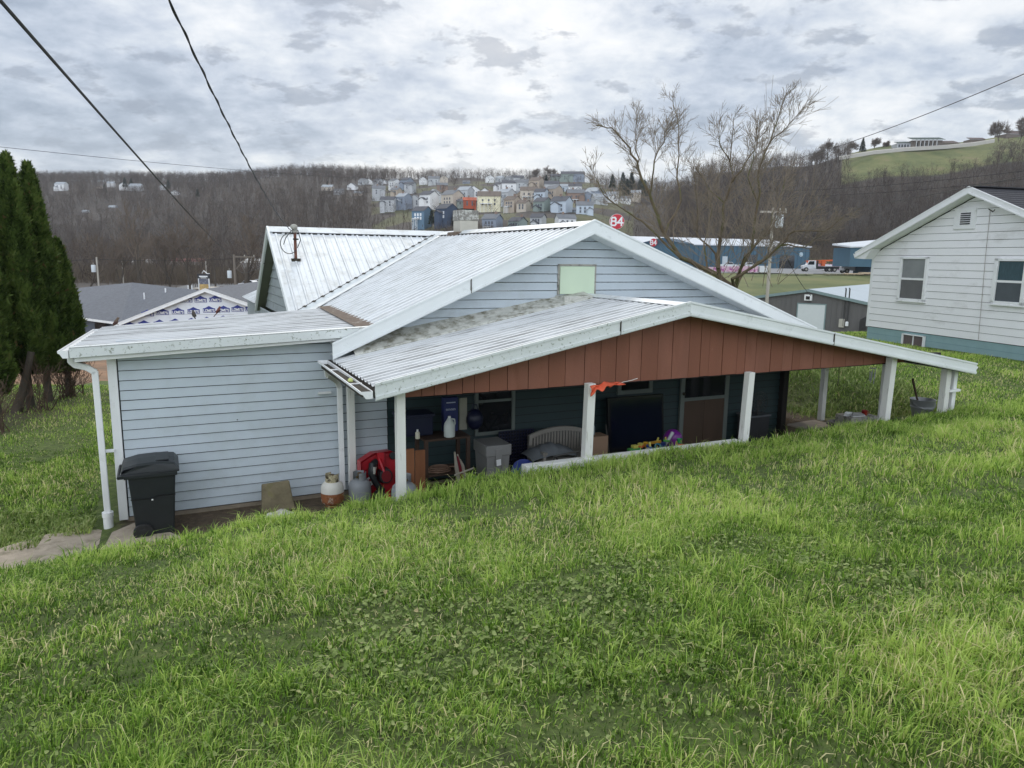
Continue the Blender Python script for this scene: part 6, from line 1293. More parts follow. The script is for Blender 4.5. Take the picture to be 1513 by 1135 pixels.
# ------------------------------------------------------------------ bare trees
def grow(rn, p, d, L, r, depth, out, spread=.55, up=.25, kids=3, taper=.62, lenf=.72, jit=.13):
    """segments (p, q, r0, r1) of a bare tree"""
    n = 3 if depth > 1 else 2; pts = [Vector(p)]; d = Vector(d).normalized(); rs = [r]
    for i in range(n):
        d = (d + Vector((rn.gauss(0,jit), rn.gauss(0,jit), rn.gauss(0,jit*.6) + up*.22))).normalized()
        q = pts[-1] + d*(L/n); r2 = r*(1-(1-taper)*(i+1)/n); out.append((pts[-1], q, rs[-1], r2)); pts.append(q); rs.append(r2)
    if depth <= 0: return
    for k in range(kids + (1 if rn.random() < .4 else 0)):
        t = rn.uniform(.35, 1.0) if k else 1.0; j = min(int(t*n), n-1); b = pts[j].lerp(pts[j+1], t*n-j)
        a = rn.uniform(0, 6.283); s_ = d.cross(Vector((0,0,1)) if abs(d.z) < .95 else Vector((1,0,0))).normalized(); s2 = s_.cross(d)
        sp2 = spread*rn.uniform(.6, 1.4) * (.4 if k == 0 else 1); nd = (d*math.cos(sp2) + (s_*math.cos(a) + s2*math.sin(a))*math.sin(sp2) + Vector((0,0,up*.35))).normalized()
        grow(rn, b, nd, L*lenf*rn.uniform(.75, 1.15), rs[min(j+1, n)]*rn.uniform(.6,.8), depth-1, out, spread, up, kids, taper, lenf, jit)
def seg_mesh(segs, n=3, rmin=.004):
    V, T = [], []
    P = np.array([[*a, *b] for a, b, _, _ in segs]); Rr = np.maximum(np.array([[c, d] for _, _, c, d in segs]), rmin)
    A, B = P[:, :3], P[:, 3:]; D = B - A; D /= np.maximum(np.linalg.norm(D, axis=1, keepdims=True), 1e-9)
    ref = np.where(np.abs(D[:, 2:3]) < .9, [[0,0,1.]], [[1.,0,0]]); U = np.cross(D, ref); U /= np.linalg.norm(U, axis=1, keepdims=True); W_ = np.cross(U, D); m = len(segs)
    ring = []
    for e, X in ((0, A), (1, B)):
        for k in range(n):
            t = 2*np.pi*k/n; ring.append(X + (U*np.cos(t) + W_*np.sin(t)) * Rr[:, e:e+1])
    V = np.stack(ring, 1).reshape(-1, 3); base = (np.arange(m)*2*n)[:,None]
    T = np.concatenate([np.concatenate([base+[k,(k+1)%n,n+(k+1)%n], base+[k,n+(k+1)%n,n+k]]) for k in range(n)])
    return V, T
def ribbon_mesh(segs, rn, wmin):
    P = np.array([[*a, *b] for a, b, _, _ in segs]); R0 = np.maximum(np.array([c for _, _, c, _ in segs]), wmin); R1 = np.maximum(np.array([d for *_, d in segs]), wmin*.7)
    A, B = P[:, :3], P[:, 3:]; m = len(segs); a = rn.uniform(0, 6.28, m); U = np.stack([np.cos(a), np.sin(a)*.4, np.zeros(m)], 1)
    V = np.stack([A-U*R0[:,None], A+U*R0[:,None], B+U*R1[:,None], B-U*R1[:,None]], 1).reshape(-1,3); base = (np.arange(m)*4)[:,None]
    return V, np.concatenate([base+[0,1,2], base+[0,2,3]])
bark = mat('grey_brown_bark', (.085,.070,.055), .95, .25, 9, stretch=(1,1,.3), bump=.5)
bark_moss = mat('mossy_bark', (.125,.095,.06), .95, .25, 7, stretch=(1,1,.3), dirt=(.10,.11,.035), dirt_scale=3, dirt_lo=.5, dirt_hi=.65, bump=.5)
twigm = mat('brown_twigs', (.135,.105,.08), .9, .2, 2)
pale_bark = mat('pale_birch_bark', (.42,.38,.33), .9, .2, 5)
def bare_tree(label, base, H_, seed, r0=.25, kids=3, depth=5, group='bare valley trees', bm=bark, spread=.5, up=.3, lenf=.72, stems=1, rmin=.02, tw=None, cat='tree'):
    rn = random.Random(seed); o = thing('bare_tree', label, cat, base, 0, group); sg = []
    for k in range(stems):
        d = Vector((rn.gauss(0,.05 + .25*(stems > 1)), rn.gauss(0,.05+.2*(stems > 1)), 1)); grow(rn, (rn.uniform(-.3,.3)*(stems>1), 0, -.3), d, H_*.28, r0, depth, sg, spread, up, kids, .7, lenf)
    zmax = max(s[1].z for s in sg); f = H_/zmax; sg = [(a*f, b*f, c, d) for a, b, c, d in sg]; big = [s for s in sg if s[2] > r0*.28]; sm_ = [s for s in sg if s[2] <= r0*.28]
    V, T = seg_mesh(big, 6); a = npmesh('trunk', V, T, bm, smooth=True); a.parent = o
    V, T = seg_mesh(sm_, 3, rmin); a = npmesh('crown', V, T, tw or twigm); a.parent = o; return o
# hero tree beside the house: limbs laid out in space, twigs grown from them
HT = 21.5; tb = at(1086, 430, HT); tz = gz(tb.x, tb.y); hero = thing('large_bare_tree', 'large many stemmed bare tree rising behind the right slope of the gable roof', 'tree', (tb.x, tb.y, tz), 0)
rn = random.Random(19)
limbs = [([(1084,426,0),(1045,399,0),(1006,381,-.2),(982,348,-.3),(964,300,-.4),(943,249,-.5),(931,219,-.6),(904,189,-.7),(881,186,-.8)], .105, .011),
 ([(982,348,-.3),(1006,297,.3),(1001,249,.6),(1003,195,.8),(994,135,.9)], .045, .010), ([(964,300,-.4),(964,261,-.8),(970,228,-1),(982,201,-1),(992,183,-1)], .035, .010),
 ([(1006,381,-.2),(949,327,-.6),(925,312,-.8),(892,288,-1.0),(870,245,-1.2)], .045, .008), ([(940,249,-.4),(940,210,.1),(943,165,.3)], .028, .008),
 ([(1086,430,0),(1063,408,0),(1061,375,.1),(1066,342,.2),(1070,300,.3),(1081,270,.3),(1079,240,.4),(1084,174,.6)], .095, .011), ([(1081,270,.3),(1100,243,.1),(1117,219,0),(1119,184,0)], .035, .009),
 ([(1070,300,.3),(1045,276,.6),(1027,246,.9)], .038, .010), ([(1079,240,.4),(1064,215,.2),(1062,195,.1)], .03, .008), ([(1086,430,0),(1090,408,-.2),(1111,369,-.4),(1120,300,-.5),(1122,249,-.5),(1138,210,-.5),(1150,174,-.4),(1166,132,-.3)], .075, .010),
 ([(1138,210,-.5),(1162,189,-.7),(1183,165,-.8)], .025, .007), ([(1086,430,0),(1082,412,-.5),(1120,390,-.9),(1153,363,-1.2),(1174,342,-1.4),(1218,342,-1.6),(1251,318,-1.8)], .07, .008),
 ([(1086,430,0),(1099,402,.4),(1135,381,.7),(1180,330,.9),(1214,300,1.0)], .06, .010), ([(1063,408,0),(1057,375,.4),(1030,348,.7),(1030,300,.9),(1024,249,1.0)], .05, .010), ([(1090,408,-.2),(1100,380,-.8),(1135,345,-1.2),(1150,310,-1.2)], .04, .008),
 ([(1120,300,-.5),(1105,262,-.8),(1119,180,-1)], .03, .007), ([(1045,399,0),(1040,360,.6),(1052,310,.8),(1040,262,1.0)], .04, .008), ([(1111,369,-.4),(1140,330,0),(1152,290,.2),(1160,262,.3)], .035, .007), ([(1153,363,-1.2),(1190,365,-1.4),(1215,345,-1.5)], .03, .006)]
L0 = Vector((tb.x, tb.y, tz)); bigs, smalls = [], []
bigs.append((Vector((.05,.05,-.2)), at(1086,432,HT)-L0, .17, .14))
for pts, ra, rb in limbs:
    ra *= .82; rb *= .8
    P = [at(x, y, HT+dy*1.4) - L0 for x, y, dy in pts]; Q = []
    for i in range(len(P)-1):
        for k in range(3): Q.append(P[i].lerp(P[i+1], k/3) + (Vector((rn.gauss(0,.025), rn.gauss(0,.025), rn.gauss(0,.02))) if k else Vector()))
    Q.append(P[-1]); n = len(Q)
    for i in range(n-1):
        t0, t1 = (i/(n-1))**.8, ((i+1)/(n-1))**.8; a, b_ = ra+(rb-ra)*t0, ra+(rb-ra)*t1; bigs.append((Q[i], Q[i+1], a, b_))
        if i > n*.25:
            for _ in range(4 if rn.random() < .4 else 3):
                d = (Q[i+1]-Q[i]).normalized(); d = (d*.7 + Vector((rn.gauss(0,.55), rn.gauss(0,.5), rn.gauss(.22,.3)))).normalized()
                grow(rn, Q[i].lerp(Q[i+1], rn.random()), d, rn.uniform(.4, .95)*(1-.78*i/n), max(b_*.3, .007), 2, smalls, .6, .12, 3, .5, .7, .07)
for _ in range(48):   # low tangle of shoots at the base
    p = at(rn.uniform(1030,1150), rn.uniform(375,425), HT+rn.uniform(-.8,.8)) - L0; grow(rn, p, (rn.gauss(0,.6), rn.gauss(0,.4), .7), rn.uniform(.8,2.0), .011, 2, smalls, .4, .3, 2, .5, .75, .06)
V, T = seg_mesh(bigs, 8); a = npmesh('trunk', V, T, bark_moss, smooth=True); a.parent = hero
V, T = seg_mesh(smalls, 3, .0040); a = npmesh('crown', V, T, mat('pale_twigs', (.19,.155,.115), .9, .25, 3)); a.parent = hero
# valley trees one can tell apart
def valley_tree(px, Y, H_, seed, label, **k): p = on_hill(px, Y); return bare_tree(label, (p.x, p.y, p.z), H_, seed, **k)
valley_tree(213, 112, 15.5, 3, 'tallest bare tree of the valley, with spreading dark limbs, above the grey shingled roof', r0=.34, kids=3, spread=.45, rmin=.022)
valley_tree(176, 120, 11.5, 4, 'bare tree with a leaning trunk left of the tallest valley tree', r0=.22, rmin=.022); valley_tree(252, 128, 12, 5, 'slim bare tree right of the tallest valley tree', r0=.2, rmin=.022); valley_tree(283, 125, 14, 6, 'forked bare tree between the slim tree and the pylon sign', r0=.24, rmin=.022)
valley_tree(360, 112, 13.5, 7, 'broad bare tree behind the crossarm utility pole', r0=.36, spread=.5, rmin=.024); valley_tree(133, 118, 10, 8, 'low bare tree just right of the evergreens', r0=.18, rmin=.022); valley_tree(320, 150, 13, 9, 'faint bare tree behind the pylon sign', r0=.2, rmin=.025)
for i, (px, Y, H_, lab) in enumerate(((457, 300, 13, 'pale barked tree standing out in the wood right of the service mast'), (487, 320, 11, 'second pale barked tree in the wood above the cross gable'), (470, 310, 10, 'thin pale barked tree between the two pale ones'))): valley_tree(px, Y, H_, 30+i, lab, r0=.16, bm=pale_bark, tw=plain('pale_twig', (.33,.28,.24), .9), group='pale barked trees in the wood', rmin=.05, depth=4)
for i, (px, py, Y, H_, lab, gp_) in enumerate(((793,267,640,11,'left of the two tall bare trees on the skyline above the town',1),(813,267,640,13,'right of the two tall bare trees on the skyline above the town',1),(1476,208,402,11,'big rounded bare tree on the right hilltop beyond the mansion',2),(1508,207,405,12,'bare tree cut by the right edge of the picture on the hilltop',2),(1224,238,425,12,'tall bare tree at the left end of the hilltop meadow',2),(1256,228,420,7,'small bare tree left of the hilltop evergreen',2),(1292,224,418,7.5,'spreading pale bare tree right of the hilltop evergreen',2),(1308,222,416,5,'smaller bare tree left of the mansion',2),(1205,245,430,9,'slender bare tree second from the left end of the hilltop meadow',2))):
    p = at(px, py, Y); bare_tree(lab, (p.x, p.y, p.z), H_, 50+i, r0=.20, group='bare trees on the skyline', rmin=.042, depth=5, kids=4, spread=.6, up=.15, lenf=.78)
# ------------------------------------------------------------------ evergreens
ever_m = tintmat('cedar_foliage', [(0, (.022,.038,.009)), (.4, (.075,.12,.026)), (.75, (.14,.195,.045)), (.93, (.15,.18,.05)), (1, (.17,.11,.05))], .7, .2, .2)
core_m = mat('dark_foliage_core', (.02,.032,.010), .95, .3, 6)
def foliage_cone(seed, H_, R_, n, z0, prof, size, droop=.0):
    r = np.random.default_rng(seed); t = 1 - r.uniform(0, 1, n)**.75 * 1.0; a = r.uniform(0, 2*np.pi, n)
    lump = 1 + .10*np.sin(a*3 + t*9 + seed) + .07*np.sin(a*7 - t*21 + 2*seed) + .05*np.sin(t*55 + a*2)
    rr = R_ * prof(t) * lump * (1 - .28*r.uniform(0, 1, n)**3); X, Y, Z = rr*np.cos(a), rr*np.sin(a), z0 + t*H_
    s = size * r.uniform(.6, 1.4, n); a2 = a + r.normal(0, .5, n); el = r.normal(.95 - droop, .35, n)
    dx, dy, dz = np.cos(a2)*np.cos(el), np.sin(a2)*np.cos(el), np.sin(el); tx, ty = -np.sin(a2 + r.normal(0,.5,n)), np.cos(a2)
    V = np.empty((n, 4, 3), np.float32); C = np.stack([X, Y, Z], 1); D = np.stack([dx, dy, dz], 1)*s[:,None]; S_ = np.stack([tx, ty, r.normal(0,.3,n)], 1)*(s*.33)[:,None]
    V[:,0] = C - D*.5; V[:,1] = C + S_; V[:,2] = C + D; V[:,3] = C - S_
    base = (np.arange(n)*4)[:,None]; T = np.concatenate([base+[0,1,2], base+[0,2,3]])
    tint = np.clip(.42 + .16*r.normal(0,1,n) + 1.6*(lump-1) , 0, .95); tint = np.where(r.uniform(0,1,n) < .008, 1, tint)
    return V.reshape(-1,3), T, np.repeat(tint, 4)
def column(label, px, pyb, pyt, Y, R_, seed, lean=0, n=15000, gap=.75, point=.22):
    b = at(px, pyb, Y); zb = gz(b.x, b.y); t = at(px, pyt, Y); H_ = t.z - zb - gap; o = thing('arborvitae', label, 'evergreen tree', (b.x, b.y, zb), 0, 'columnar evergreens at the left edge')
    prof = lambda q: np.clip((1-q)**.55 * (0.52 + .62*np.minimum(q*5, 1)**.5) * 1.08, .03, 1)*np.where(q > .88, .9, 1)
    prof = lambda q: np.maximum(.04, np.clip(1 - q**1.9, 0, 1)**.66) * (.62 + .38*np.clip(q*6, 0, 1))
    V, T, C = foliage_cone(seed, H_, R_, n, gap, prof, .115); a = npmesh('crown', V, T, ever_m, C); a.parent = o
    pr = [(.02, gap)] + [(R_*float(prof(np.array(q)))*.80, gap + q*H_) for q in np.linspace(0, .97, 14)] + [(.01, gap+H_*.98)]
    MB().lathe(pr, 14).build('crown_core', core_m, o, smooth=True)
    mb = MB(); mb.tube([(lean*.5, 0, -.1), (lean*.2, 0, gap*.6), (0,0,gap+.6)], [.10,.075,.06], 9); mb.build('trunk', bark, o, smooth=True)
    return o
column('tallest arborvitae, its pointed top rising highest left of the shed', 46, 607, 229, 16.2, .40, 1, n=21000, gap=.8)
column('second tallest arborvitae, joined to the right side of the tallest', 74, 604, 243, 16.9, .44, 2, n=21000, gap=.7)
column('short broad arborvitae on the right flank of the evergreen row', 104, 596, 355, 17.6, .40, 3, n=15000, gap=.65)
column('arborvitae cut by the left edge of the picture', -2, 625, 253, 15.4, .40, 4, n=21000, gap=.8)
column('bushy arborvitae low in the left corner in front of the row', -4, 640, 440, 14.2, .36, 5, n=13000, gap=.7)
mb = MB(); b = at(22, 621, 15.6); zb = gz(b.x, b.y); tp = at(44, 540, 15.9)
single('leaning_tree', MB().tube([(0,0,-.1), (tp-Vector((b.x,b.y,zb)))*.5+Vector((.03,0,0)), tp-Vector((b.x,b.y,zb))+Vector((.06,0,.3))], [.11,.085,.07], 10), bark, 'dark leaning trunk under the evergreens at the left edge', 'tree trunk', (b.x, b.y, zb), smooth=True)
for i, (px, py, Y, H_, lab) in enumerate(((64,606,15.8,.95,'brown twiggy bare shrub under the two tallest evergreens'),(96,590,17.2,.9,'sparse bare shrub right of the brown twiggy one'),(112,588,17.6,.8,'thin bare shrub nearest the shed downspout'),(0,640,13.8,.9,'brown shrub at the left edge below the evergreens'))):
    b = at(px, py, Y); zb = gz(b.x, b.y); rn = random.Random(70+i); sg = []
    for k in range(16): grow(rn, (rn.gauss(0,.12), rn.gauss(0,.12), 0), (rn.gauss(0,.35), rn.gauss(0,.35), 1), H_*.5, .014, 3, sg, .45, .2, 2, .6, .75)
    V, T = seg_mesh(sg, 3, .004); a = npmesh('bare_shrub', V, T, mat('red_brown_twigs', (.10,.065,.045), .9, .25, 4)); a.location = (b.x, b.y, zb); tag(a, lab, 'shrub', 'bare shrubs under the evergreens')
def conifer(label, px, py, Y, H_, seed, grp='dark conifers on the far ridge', n=900):
    p = at(px, py, Y); zt = hz(px, Y); o = thing('conifer', label, 'conifer', (p.x, p.y, min(p.z, zt+2)), 0, grp)
    V, T, C = foliage_cone(seed, H_*.92, H_*.24, n, H_*.08, lambda q: (1-q)**.85*(.9+.1*np.sin(q*40)), H_*.075, .7); a = npmesh('crown', V, T, ever_far, C); a.parent = o
    MB().tube([(0,0,-1),(0,0,H_*.8)], [H_*.025,H_*.01], 6).build('trunk', bark, o)
ever_far = tintmat('conifer_foliage', [(0, (.012,.026,.016)), (.5, (.028,.052,.030)), (1, (.055,.080,.045))], .8, .1, .2)
for i, (px, py, Y, H_, lab) in enumerate(((185,278,640,9,'left of the two dark conifers on the left skyline'),(194,278,645,8,'right of the two dark conifers on the left skyline'),(155,285,600,7,'dark round conifer in the left woods below the skyline'),(249,280,640,8,'dark conifer on the left ridge beside the overhead wire'),(292,287,560,6.5,'small dark conifer in the left wood right of the overhead wire'),
 (484,281,600,7,'dark conifer standing between the left woods and the town'),(905,272,520,10,'slim dark conifer at the left of the clump behind the bare tree'),(920,276,500,13,'second conifer of the clump behind the bare tree'),(933,276,500,14,'tallest conifer in the clump behind the bare tree'),(946,278,495,12,'fourth conifer of the clump behind the bare tree'),(926,290,470,11,'lower front conifer of the clump behind the bare tree'),(952,288,480,11,'right front conifer of the clump behind the bare tree'),
 (807,279,510,9,'narrow dark conifer among the town rooftops below the two skyline trees'),(638,333,296,6,'dark conifer bush between the blue and navy houses'),(672,334,295,6,'dark conifer bush right of the navy house'),(1274,226,405,7.5,'single dark pointed evergreen on the hilltop left of the mansion'),(1012,300,430,9,'dark conifer half hidden behind the middle of the bare tree'),(1024,296,440,7,'small dark conifer right of the one behind the bare tree'))): conifer(lab, px, py, Y, H_, 100+i)
# ------------------------------------------------------------------ the far wood: one mass
wr = np.random.default_rng(17); variants = []
for k in range(9):
    rn = random.Random(200+k); sg = []; grow(rn, (0,0,-.5), (rn.gauss(0,.05), rn.gauss(0,.05), 1), 5.2, .20, 4, sg, .46, .35, 3, .7, .70)
    zmax = max(s[1].z for s in sg); f = 1/zmax; sg = [(a*f, b*f, c*f, d*f) for a, b, c, d in sg]; keep = [s for i, s in enumerate(sg) if s[2] > .006 or i % 3 == 0][:150]; variants.append(ribbon_mesh(keep, wr, .0040))
NT = 30000; tx = wr.uniform(-.90, 1.0, NT); Yt = np.sqrt(wr.uniform(118**2, 860**2, NT))
tx[15000:21000] = wr.uniform(.20, 1.0, 6000); Yt[15000:21000] = wr.uniform(276, 435, 6000)
tx[21000:27000] = wr.uniform(-.8, -.16, 6000); Yt[21000:27000] = wr.uniform(330, 800, 6000); tx[27000:] = wr.uniform(-.8, .25, 3000); Yt[27000:] = wr.uniform(640, 830, 3000); pxs = CX + F*tx
ok = np.ones(NT, bool)
ok &= ~((pxs < 560) & (Yt < 165) & (pxs > 310)); ok &= ~((pxs >= 545) & (pxs < 930) & (Yt < 205))
town_z = (pxs > 548) & (pxs < 925) & (Yt > 288) & (Yt < 640); ok &= ~(town_z & (wr.uniform(0,1,NT) > .34))
ok &= ~((pxs > 905) & (Yt < 278)); ok &= ~((pxs > 1232) & (pxs < 1440) & (Yt > 356) & (Yt < 470)); ok &= ~((pxs >= 1440) & (Yt > 372) & (Yt < 470)); ok &= ~((pxs > 1160) & (Yt < 282))
ok &= ~((pxs > 1235) & (Yt >= 440)); ok &= Yt < np.where(pxs > 1050, 500, 860)
hx_, hy_ = np.array([h[0] for h in house_xy]), np.array([h[1] for h in house_xy])
for a, b_ in zip(hx_, hy_):
    k_ = b_/560; ok &= ~((np.abs(tx*Yt - a*Yt/b_) < 7.5) & (Yt > b_ - 26 - 20*k_) & (Yt < b_ + 10))
tx, Yt = tx[ok], Yt[ok]; X_ = tx*Yt; Z_ = far_z(X_, Yt); n = len(tx)
VV, TT_, CC, bse = [], [], [], 0
vid = wr.integers(0, 9, n); ht = wr.uniform(6.5, 13.0, n) * np.where(Yt < 330, 1.05, 1) * (1 + .12*np.sin(X_*.03)*np.sin(Yt*.02)); ht = np.where((pxs[ok] > 1000), ht*.92, ht)
ht = np.where((Yt < 200), ht*.95, ht)
shade = np.clip(.45 + .22*fbm(X_, Yt, .012, 91) + .16*wr.normal(0, 1, n), 0, 1)
for v in range(9):
    V, T = variants[v]; idx = np.where((vid == v))[0]; m = len(idx); an = wr.uniform(0, 6.28, m); c_, s_ = np.cos(an), np.sin(an)
    wf = wr.uniform(.9, 1.35, m)
    x = (V[None,:,0]*c_[:,None] - V[None,:,1]*s_[:,None])*(ht[idx]*wf)[:,None] + X_[idx][:,None]; y = (V[None,:,0]*s_[:,None] + V[None,:,1]*c_[:,None])*ht[idx][:,None] + Yt[idx][:,None]; z = V[None,:,2]*ht[idx][:,None] + Z_[idx][:,None] - .3
    VV.append(np.stack([x, y, z], 2).reshape(-1,3)); TT_.append((T[None] + (np.arange(m)*len(V))[:,None,None]).reshape(-1,3) + bse); CC.append(np.repeat(shade[idx], len(V))); bse += m*len(V)
wood_m = tintmat('bare_wood', [(0, (.036,.029,.025)), (.4, (.080,.063,.052)), (.7, (.135,.106,.083)), (1, (.25,.20,.155))], .95, 0, .1)
g = npmesh('far_wood', np.concatenate(VV), np.concatenate(TT_), wood_m, np.concatenate(CC)); tag(g, 'bare brown winter wood covering the far hillsides and valley', 'wood', kind='stuff')
# brushy tan scrub along the valley and at the foot of the right hill
def scrub(n, t0, t1, y0, y1, h, seed):
    r = np.random.default_rng(seed); Y = r.uniform(y0, y1, n); X = r.uniform(t0, t1, n)*Y; Z = far_z(X, Y); a = r.uniform(0, 6.28, n); H_ = h*r.uniform(.5, 1.5, n); ln = r.normal(0, .25, (n, 2)); w_ = .035*np.sqrt(Y/120)
    V = np.stack([np.stack([X-np.cos(a)*w_, Y-np.sin(a)*w_, Z-.2], 1), np.stack([X+np.cos(a)*w_, Y+np.sin(a)*w_, Z-.2], 1), np.stack([X+ln[:,0]*H_, Y+ln[:,1]*H_, Z+H_], 1)], 1).reshape(-1,3)
    T = np.arange(3*n).reshape(-1,3); return V, T, np.repeat(np.clip(r.normal(.65,.2,n), 0, 1), 3)
V, T, C = join([scrub(45000, -.72, -.30, 165, 345, 2.6, 1), scrub(26000, .12, .62, 264, 300, 2.4, 2), scrub(22000, -.22, .16, 205, 290, 2.8, 3)])
scm = tintmat('tan_scrub', [(0, (.055,.042,.034)), (.5, (.095,.075,.056)), (1, (.17,.135,.095))], .95, 0, .1)
g = npmesh('scrub', V, T, scm, C); tag(g, 'tan brown scrub and brush along the valley floor and hill foot', 'scrub', kind='stuff')

# ------------------------------------------------------------------ overhead wires
wire_m = plain('black_wire', (.018,.018,.02), .6)
def wire(label, a, b_, sag, r_, n=40, twist=0, m2=None, name='overhead_wire'):
    a, b_ = Vector(a), Vector(b_); pts = []
    for i in range(n+1):
        t = i/n; p = a.lerp(b_, t) - Vector((0,0,sag*4*t*(1-t))); pts.append(p - a)
    mb = MB(); mb.tube(pts, r_, 6)
    if twist:
        L_ = (b_-a).length; d = (b_-a).normalized(); s_ = d.cross(Vector((0,0,1))).normalized(); u = s_.cross(d); m = int(L_*40)
        tw_ = []
        for i in range(m+1):
            t = i/m; p = a.lerp(b_, t) - Vector((0,0,sag*4*t*(1-t))) - a; ph = t*L_*twist; tw_.append(p + (s_*math.cos(ph)+u*math.sin(ph))*r_*1.15)
        mb.tube(tw_, r_*.9, 5)
    return single(name, mb, m2 or wire_m, label, 'wire', a, group=None)
mast_top = from_h(p0_m[0], p0_m[1], .45) if 'p0_m' in globals() else from_h(3.18, 5.30, .42)
wire('thick black wire slanting from the top left corner down toward the valley pole', at(-25,-28,5.5), pBt + Vector((0,0,-.2)), .35, .016)
wire('twisted black service cable dropping from the top edge to the rusty roof mast', at(238,-26,4.2), mast_top, .22, .0056, twist=11)
wire('faint thin wire crossing the sky from the left edge to the middle hills', at(-20,215,90), at(640,266,230), 1.0, .030)
wire('thin wire rising across the sky to the right edge above the mansion', at(1178,234,58), at(1535,100,30), .25, .018)
wire('black cable sloping from the right edge past the white gable toward the bare tree', at(1535,256,15.5), pCt + Vector((.1,0,-.5)), .22, .009)
wire('thin wire in front of the wooded hill, upper of the close pair', at(1120,283,60), at(1535,250,40), .25, .013); wire('thin wire in front of the wooded hill, lower of the close pair', at(1120,290,60), at(1535,262,40), .3, .013)
wire('level wire strung between the two valley poles', pAt + Vector((0,0,-.25)), pBt + Vector((0,0,-.5)), .25, .022); wire('level wire running left from the pale valley pole behind the evergreens', at(-30,386,100), pAt + Vector((0,0,-.25)), .2, .022)
wire('wire from the crossarm pole running behind the cross gable', pBt + Vector((2.3,0,-.15)), at(470,395,120), .4, .02)
wire('drop wire curving from the valley pole to the cross gable end', pBt + Vector((0,0,-.8)), from_h(2.78, 7.2, -.2), .7, .010)
wire('drop cable hanging from the branch level down to the workshop corner', pCt + Vector((0,0,-.9)), at(1198,437,66), .6, .022)
# ------------------------------------------------------------------ thin haze of the valley air
hzm = bpy.data.materials.new('haze_air'); hzm.use_nodes = True; hn = hzm.node_tree; hn.nodes.remove(hn.nodes['Principled BSDF'])
pv = hn.nodes.new('ShaderNodeVolumePrincipled'); pv.inputs['Color'].default_value = (.88,.92,1.0,1); pv.inputs['Density'].default_value = .00015; pv.inputs['Anisotropy'].default_value = .2
hn.links.new(pv.outputs[0], hn.nodes['Material Output'].inputs['Volume'])
o = MB().box(-1900, -30, -12, 2200, 1600, 128).build('haze', hzm); tag(o, 'thin pale haze in the air over the valley', 'haze', kind='stuff')
# ------------------------------------------------------------------ sky, sun, camera
world = bpy.data.worlds.new('World'); SC.world = world; world.use_nodes = True; nt = world.node_tree; L = nt.links; bg = nt.nodes['Background']
SUN_EL, SUN_AZ = 42.0, -8.0
sky = N(nt, 'ShaderNodeTexSky'); sky.sky_type = 'NISHITA'; sky.sun_disc = False; sky.sun_elevation = rad(SUN_EL); sky.sun_rotation = rad(SUN_AZ); sky.air_density = 1; sky.dust_density = 1.5
tc = N(nt, 'ShaderNodeTexCoord'); sx = N(nt, 'ShaderNodeSeparateXYZ'); L.new(tc.outputs['Generated'], sx.inputs[0])
def M_(op, a, b_=None, clamp=False):
    m = N(nt, 'ShaderNodeMath', operation=op); m.use_clamp = clamp
    for i, v in enumerate((a, b_)):
        if v is None: continue
        if isinstance(v, (int, float)): m.inputs[i].default_value = v
        else: L.new(v, m.inputs[i])
    return m.outputs[0]
zc2 = M_('ADD', M_('MAXIMUM', sx.outputs[2], 0.0), .27); ux, uy = M_('DIVIDE', sx.outputs[0], zc2), M_('DIVIDE', sx.outputs[1], zc2)
cmb = N(nt, 'ShaderNodeCombineXYZ'); L.new(ux, cmb.inputs[0]); L.new(uy, cmb.inputs[1])
def cn(scale, detail, rough_, loc, dist=0, sc=(1,1,1)):
    mp = N(nt, 'ShaderNodeMapping'); mp.inputs['Location'].default_value = loc; mp.inputs['Scale'].default_value = sc; L.new(cmb.outputs[0], mp.inputs[0])
    n = N(nt, 'ShaderNodeTexNoise'); n.inputs['Scale'].default_value = scale; n.inputs['Detail'].default_value = detail; n.inputs['Roughness'].default_value = rough_; n.inputs['Distortion'].default_value = dist; L.new(mp.outputs[0], n.inputs['Vector']); return n.outputs['Fac']
big = cn(1.1, 5, .5, (3.3, 1.2, 0), .2); mid = cn(4.2, 9, .62, (1.0, 5.0, 0), .15); puff = cn(4.6, 9, .60, (7.7, 2.2, 0), .1, (1, 1.1, 1)); fine = cn(9.5, 8, .6, (0, 0, 4))
val = M_('ADD', M_('ADD', M_('MULTIPLY', big, .55), M_('MULTIPLY', mid, .50)), M_('MULTIPLY', fine, .16))
val = M_('SUBTRACT', val, .07)
# brighter round the veiled sun, dimmer to the sides and the horizon
sd = Vector((math.sin(rad(SUN_AZ))*math.cos(rad(30)), math.cos(rad(SUN_AZ))*math.cos(rad(30)), math.sin(rad(30))))
dt = N(nt, 'ShaderNodeVectorMath', operation='DOT_PRODUCT'); L.new(tc.outputs['Generated'], dt.inputs[0]); dt.inputs[1].default_value = sd
glow = M_('POWER', M_('MAXIMUM', dt.outputs['Value'], 0.0), 7.0)
val = M_('ADD', val, M_('MULTIPLY', glow, .025))
cr_ = ramp(nt, [(.39, (.28,.335,.42)), (.45, (.37,.43,.52)), (.50, (.48,.535,.62)), (.55, (.61,.655,.71)), (.61, (.77,.79,.81)), (.72, (.94,.93,.91))]); L.new(val, cr_.inputs[0])
pm = ramp(nt, [(.545, (0,0,0)), (.60, (1,1,1))]); L.new(puff, pm.inputs[0])
hm = ramp(nt, [(.06, (0,0,0)), (.16, (1,1,1)), (.62, (1,1,1)), (.8, (.3,.3,.3))]); L.new(sx.outputs[2], hm.inputs[0])
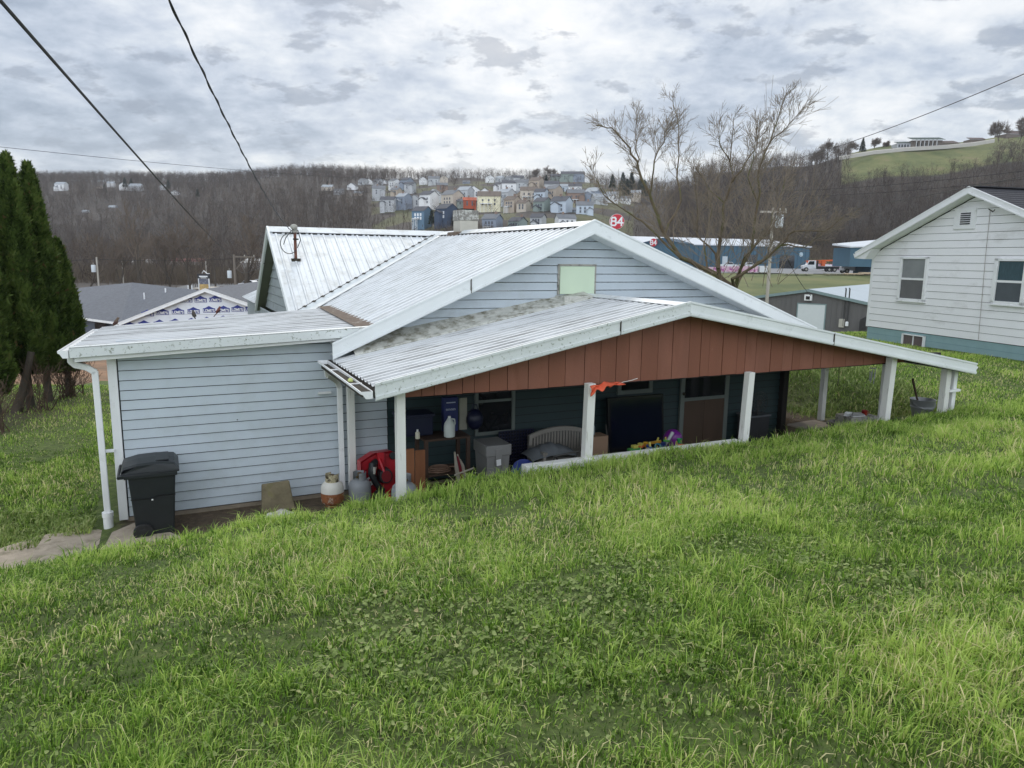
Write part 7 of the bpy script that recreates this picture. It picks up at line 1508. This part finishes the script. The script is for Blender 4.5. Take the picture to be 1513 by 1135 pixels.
pk_ = M_('MULTIPLY', M_('MULTIPLY', pm.outputs[0], hm.outputs[0]), .52)
cl1 = mixc(nt, pk_, cr_.outputs[0], (.20,.235,.30))
hor = ramp(nt, [(0, (1,1,1)), (.12, (0,0,0))]); L.new(sx.outputs[2], hor.inputs[0]); cl2 = mixc(nt, M_('MULTIPLY', hor.outputs[0], .55), cl1, (.46,.51,.58))
vs = N(nt, 'ShaderNodeVectorMath', operation='SCALE'); L.new(cl2, vs.inputs[0]); bk = M_('MAXIMUM', M_('MULTIPLY', sx.outputs[1], -1.0), 0.0); L.new(M_('ADD', M_('MULTIPLY', bk, 14.5), 7.8), vs.inputs['Scale'])  # unseen sky behind the camera brightened to light the walls facing it
L.new(mixc(nt, .90, sky.outputs[0], vs.outputs[0]), bg.inputs[0]); bg.inputs[1].default_value = .10
sl = bpy.data.lights.new('sun', 'SUN'); sl.energy = 1.0; sl.angle = rad(18); sl.color = (1, .94, .84); so_ = bpy.data.objects.new('sun', sl); COL.objects.link(so_)
sdv = Vector((math.sin(rad(SUN_AZ))*math.cos(rad(SUN_EL)), math.cos(rad(SUN_AZ))*math.cos(rad(SUN_EL)), math.sin(rad(SUN_EL)))); so_.rotation_euler = sdv.to_track_quat('Z', 'Y').to_euler()
cam = bpy.data.cameras.new('camera'); cam.sensor_width = 36; cam.lens = 36*F/1513; cam.clip_start = .05; cam.clip_end = 5000; co = bpy.data.objects.new('camera', cam); COL.objects.link(co); SC.camera = co
fw = Vector((0, cp, -sp_)); u0 = Vector((0, sp_, cp)); r0_ = Vector((1, 0, 0)); rt = r0_*cr + u0*sr; upv = r0_*(-sr) + u0*cr
co.matrix_world = Matrix(((rt.x, upv.x, -fw.x, 0), (rt.y, upv.y, -fw.y, 0), (rt.z, upv.z, -fw.z, 0), (0,0,0,1)))
SC.view_settings.view_transform = 'Standard'; SC.view_settings.look = 'None'; SC.view_settings.exposure = 0.6; SC.view_settings.gamma = 1.0
SC.cycles.max_bounces = 6; SC.cycles.diffuse_bounces = 3; SC.cycles.use_denoising = True
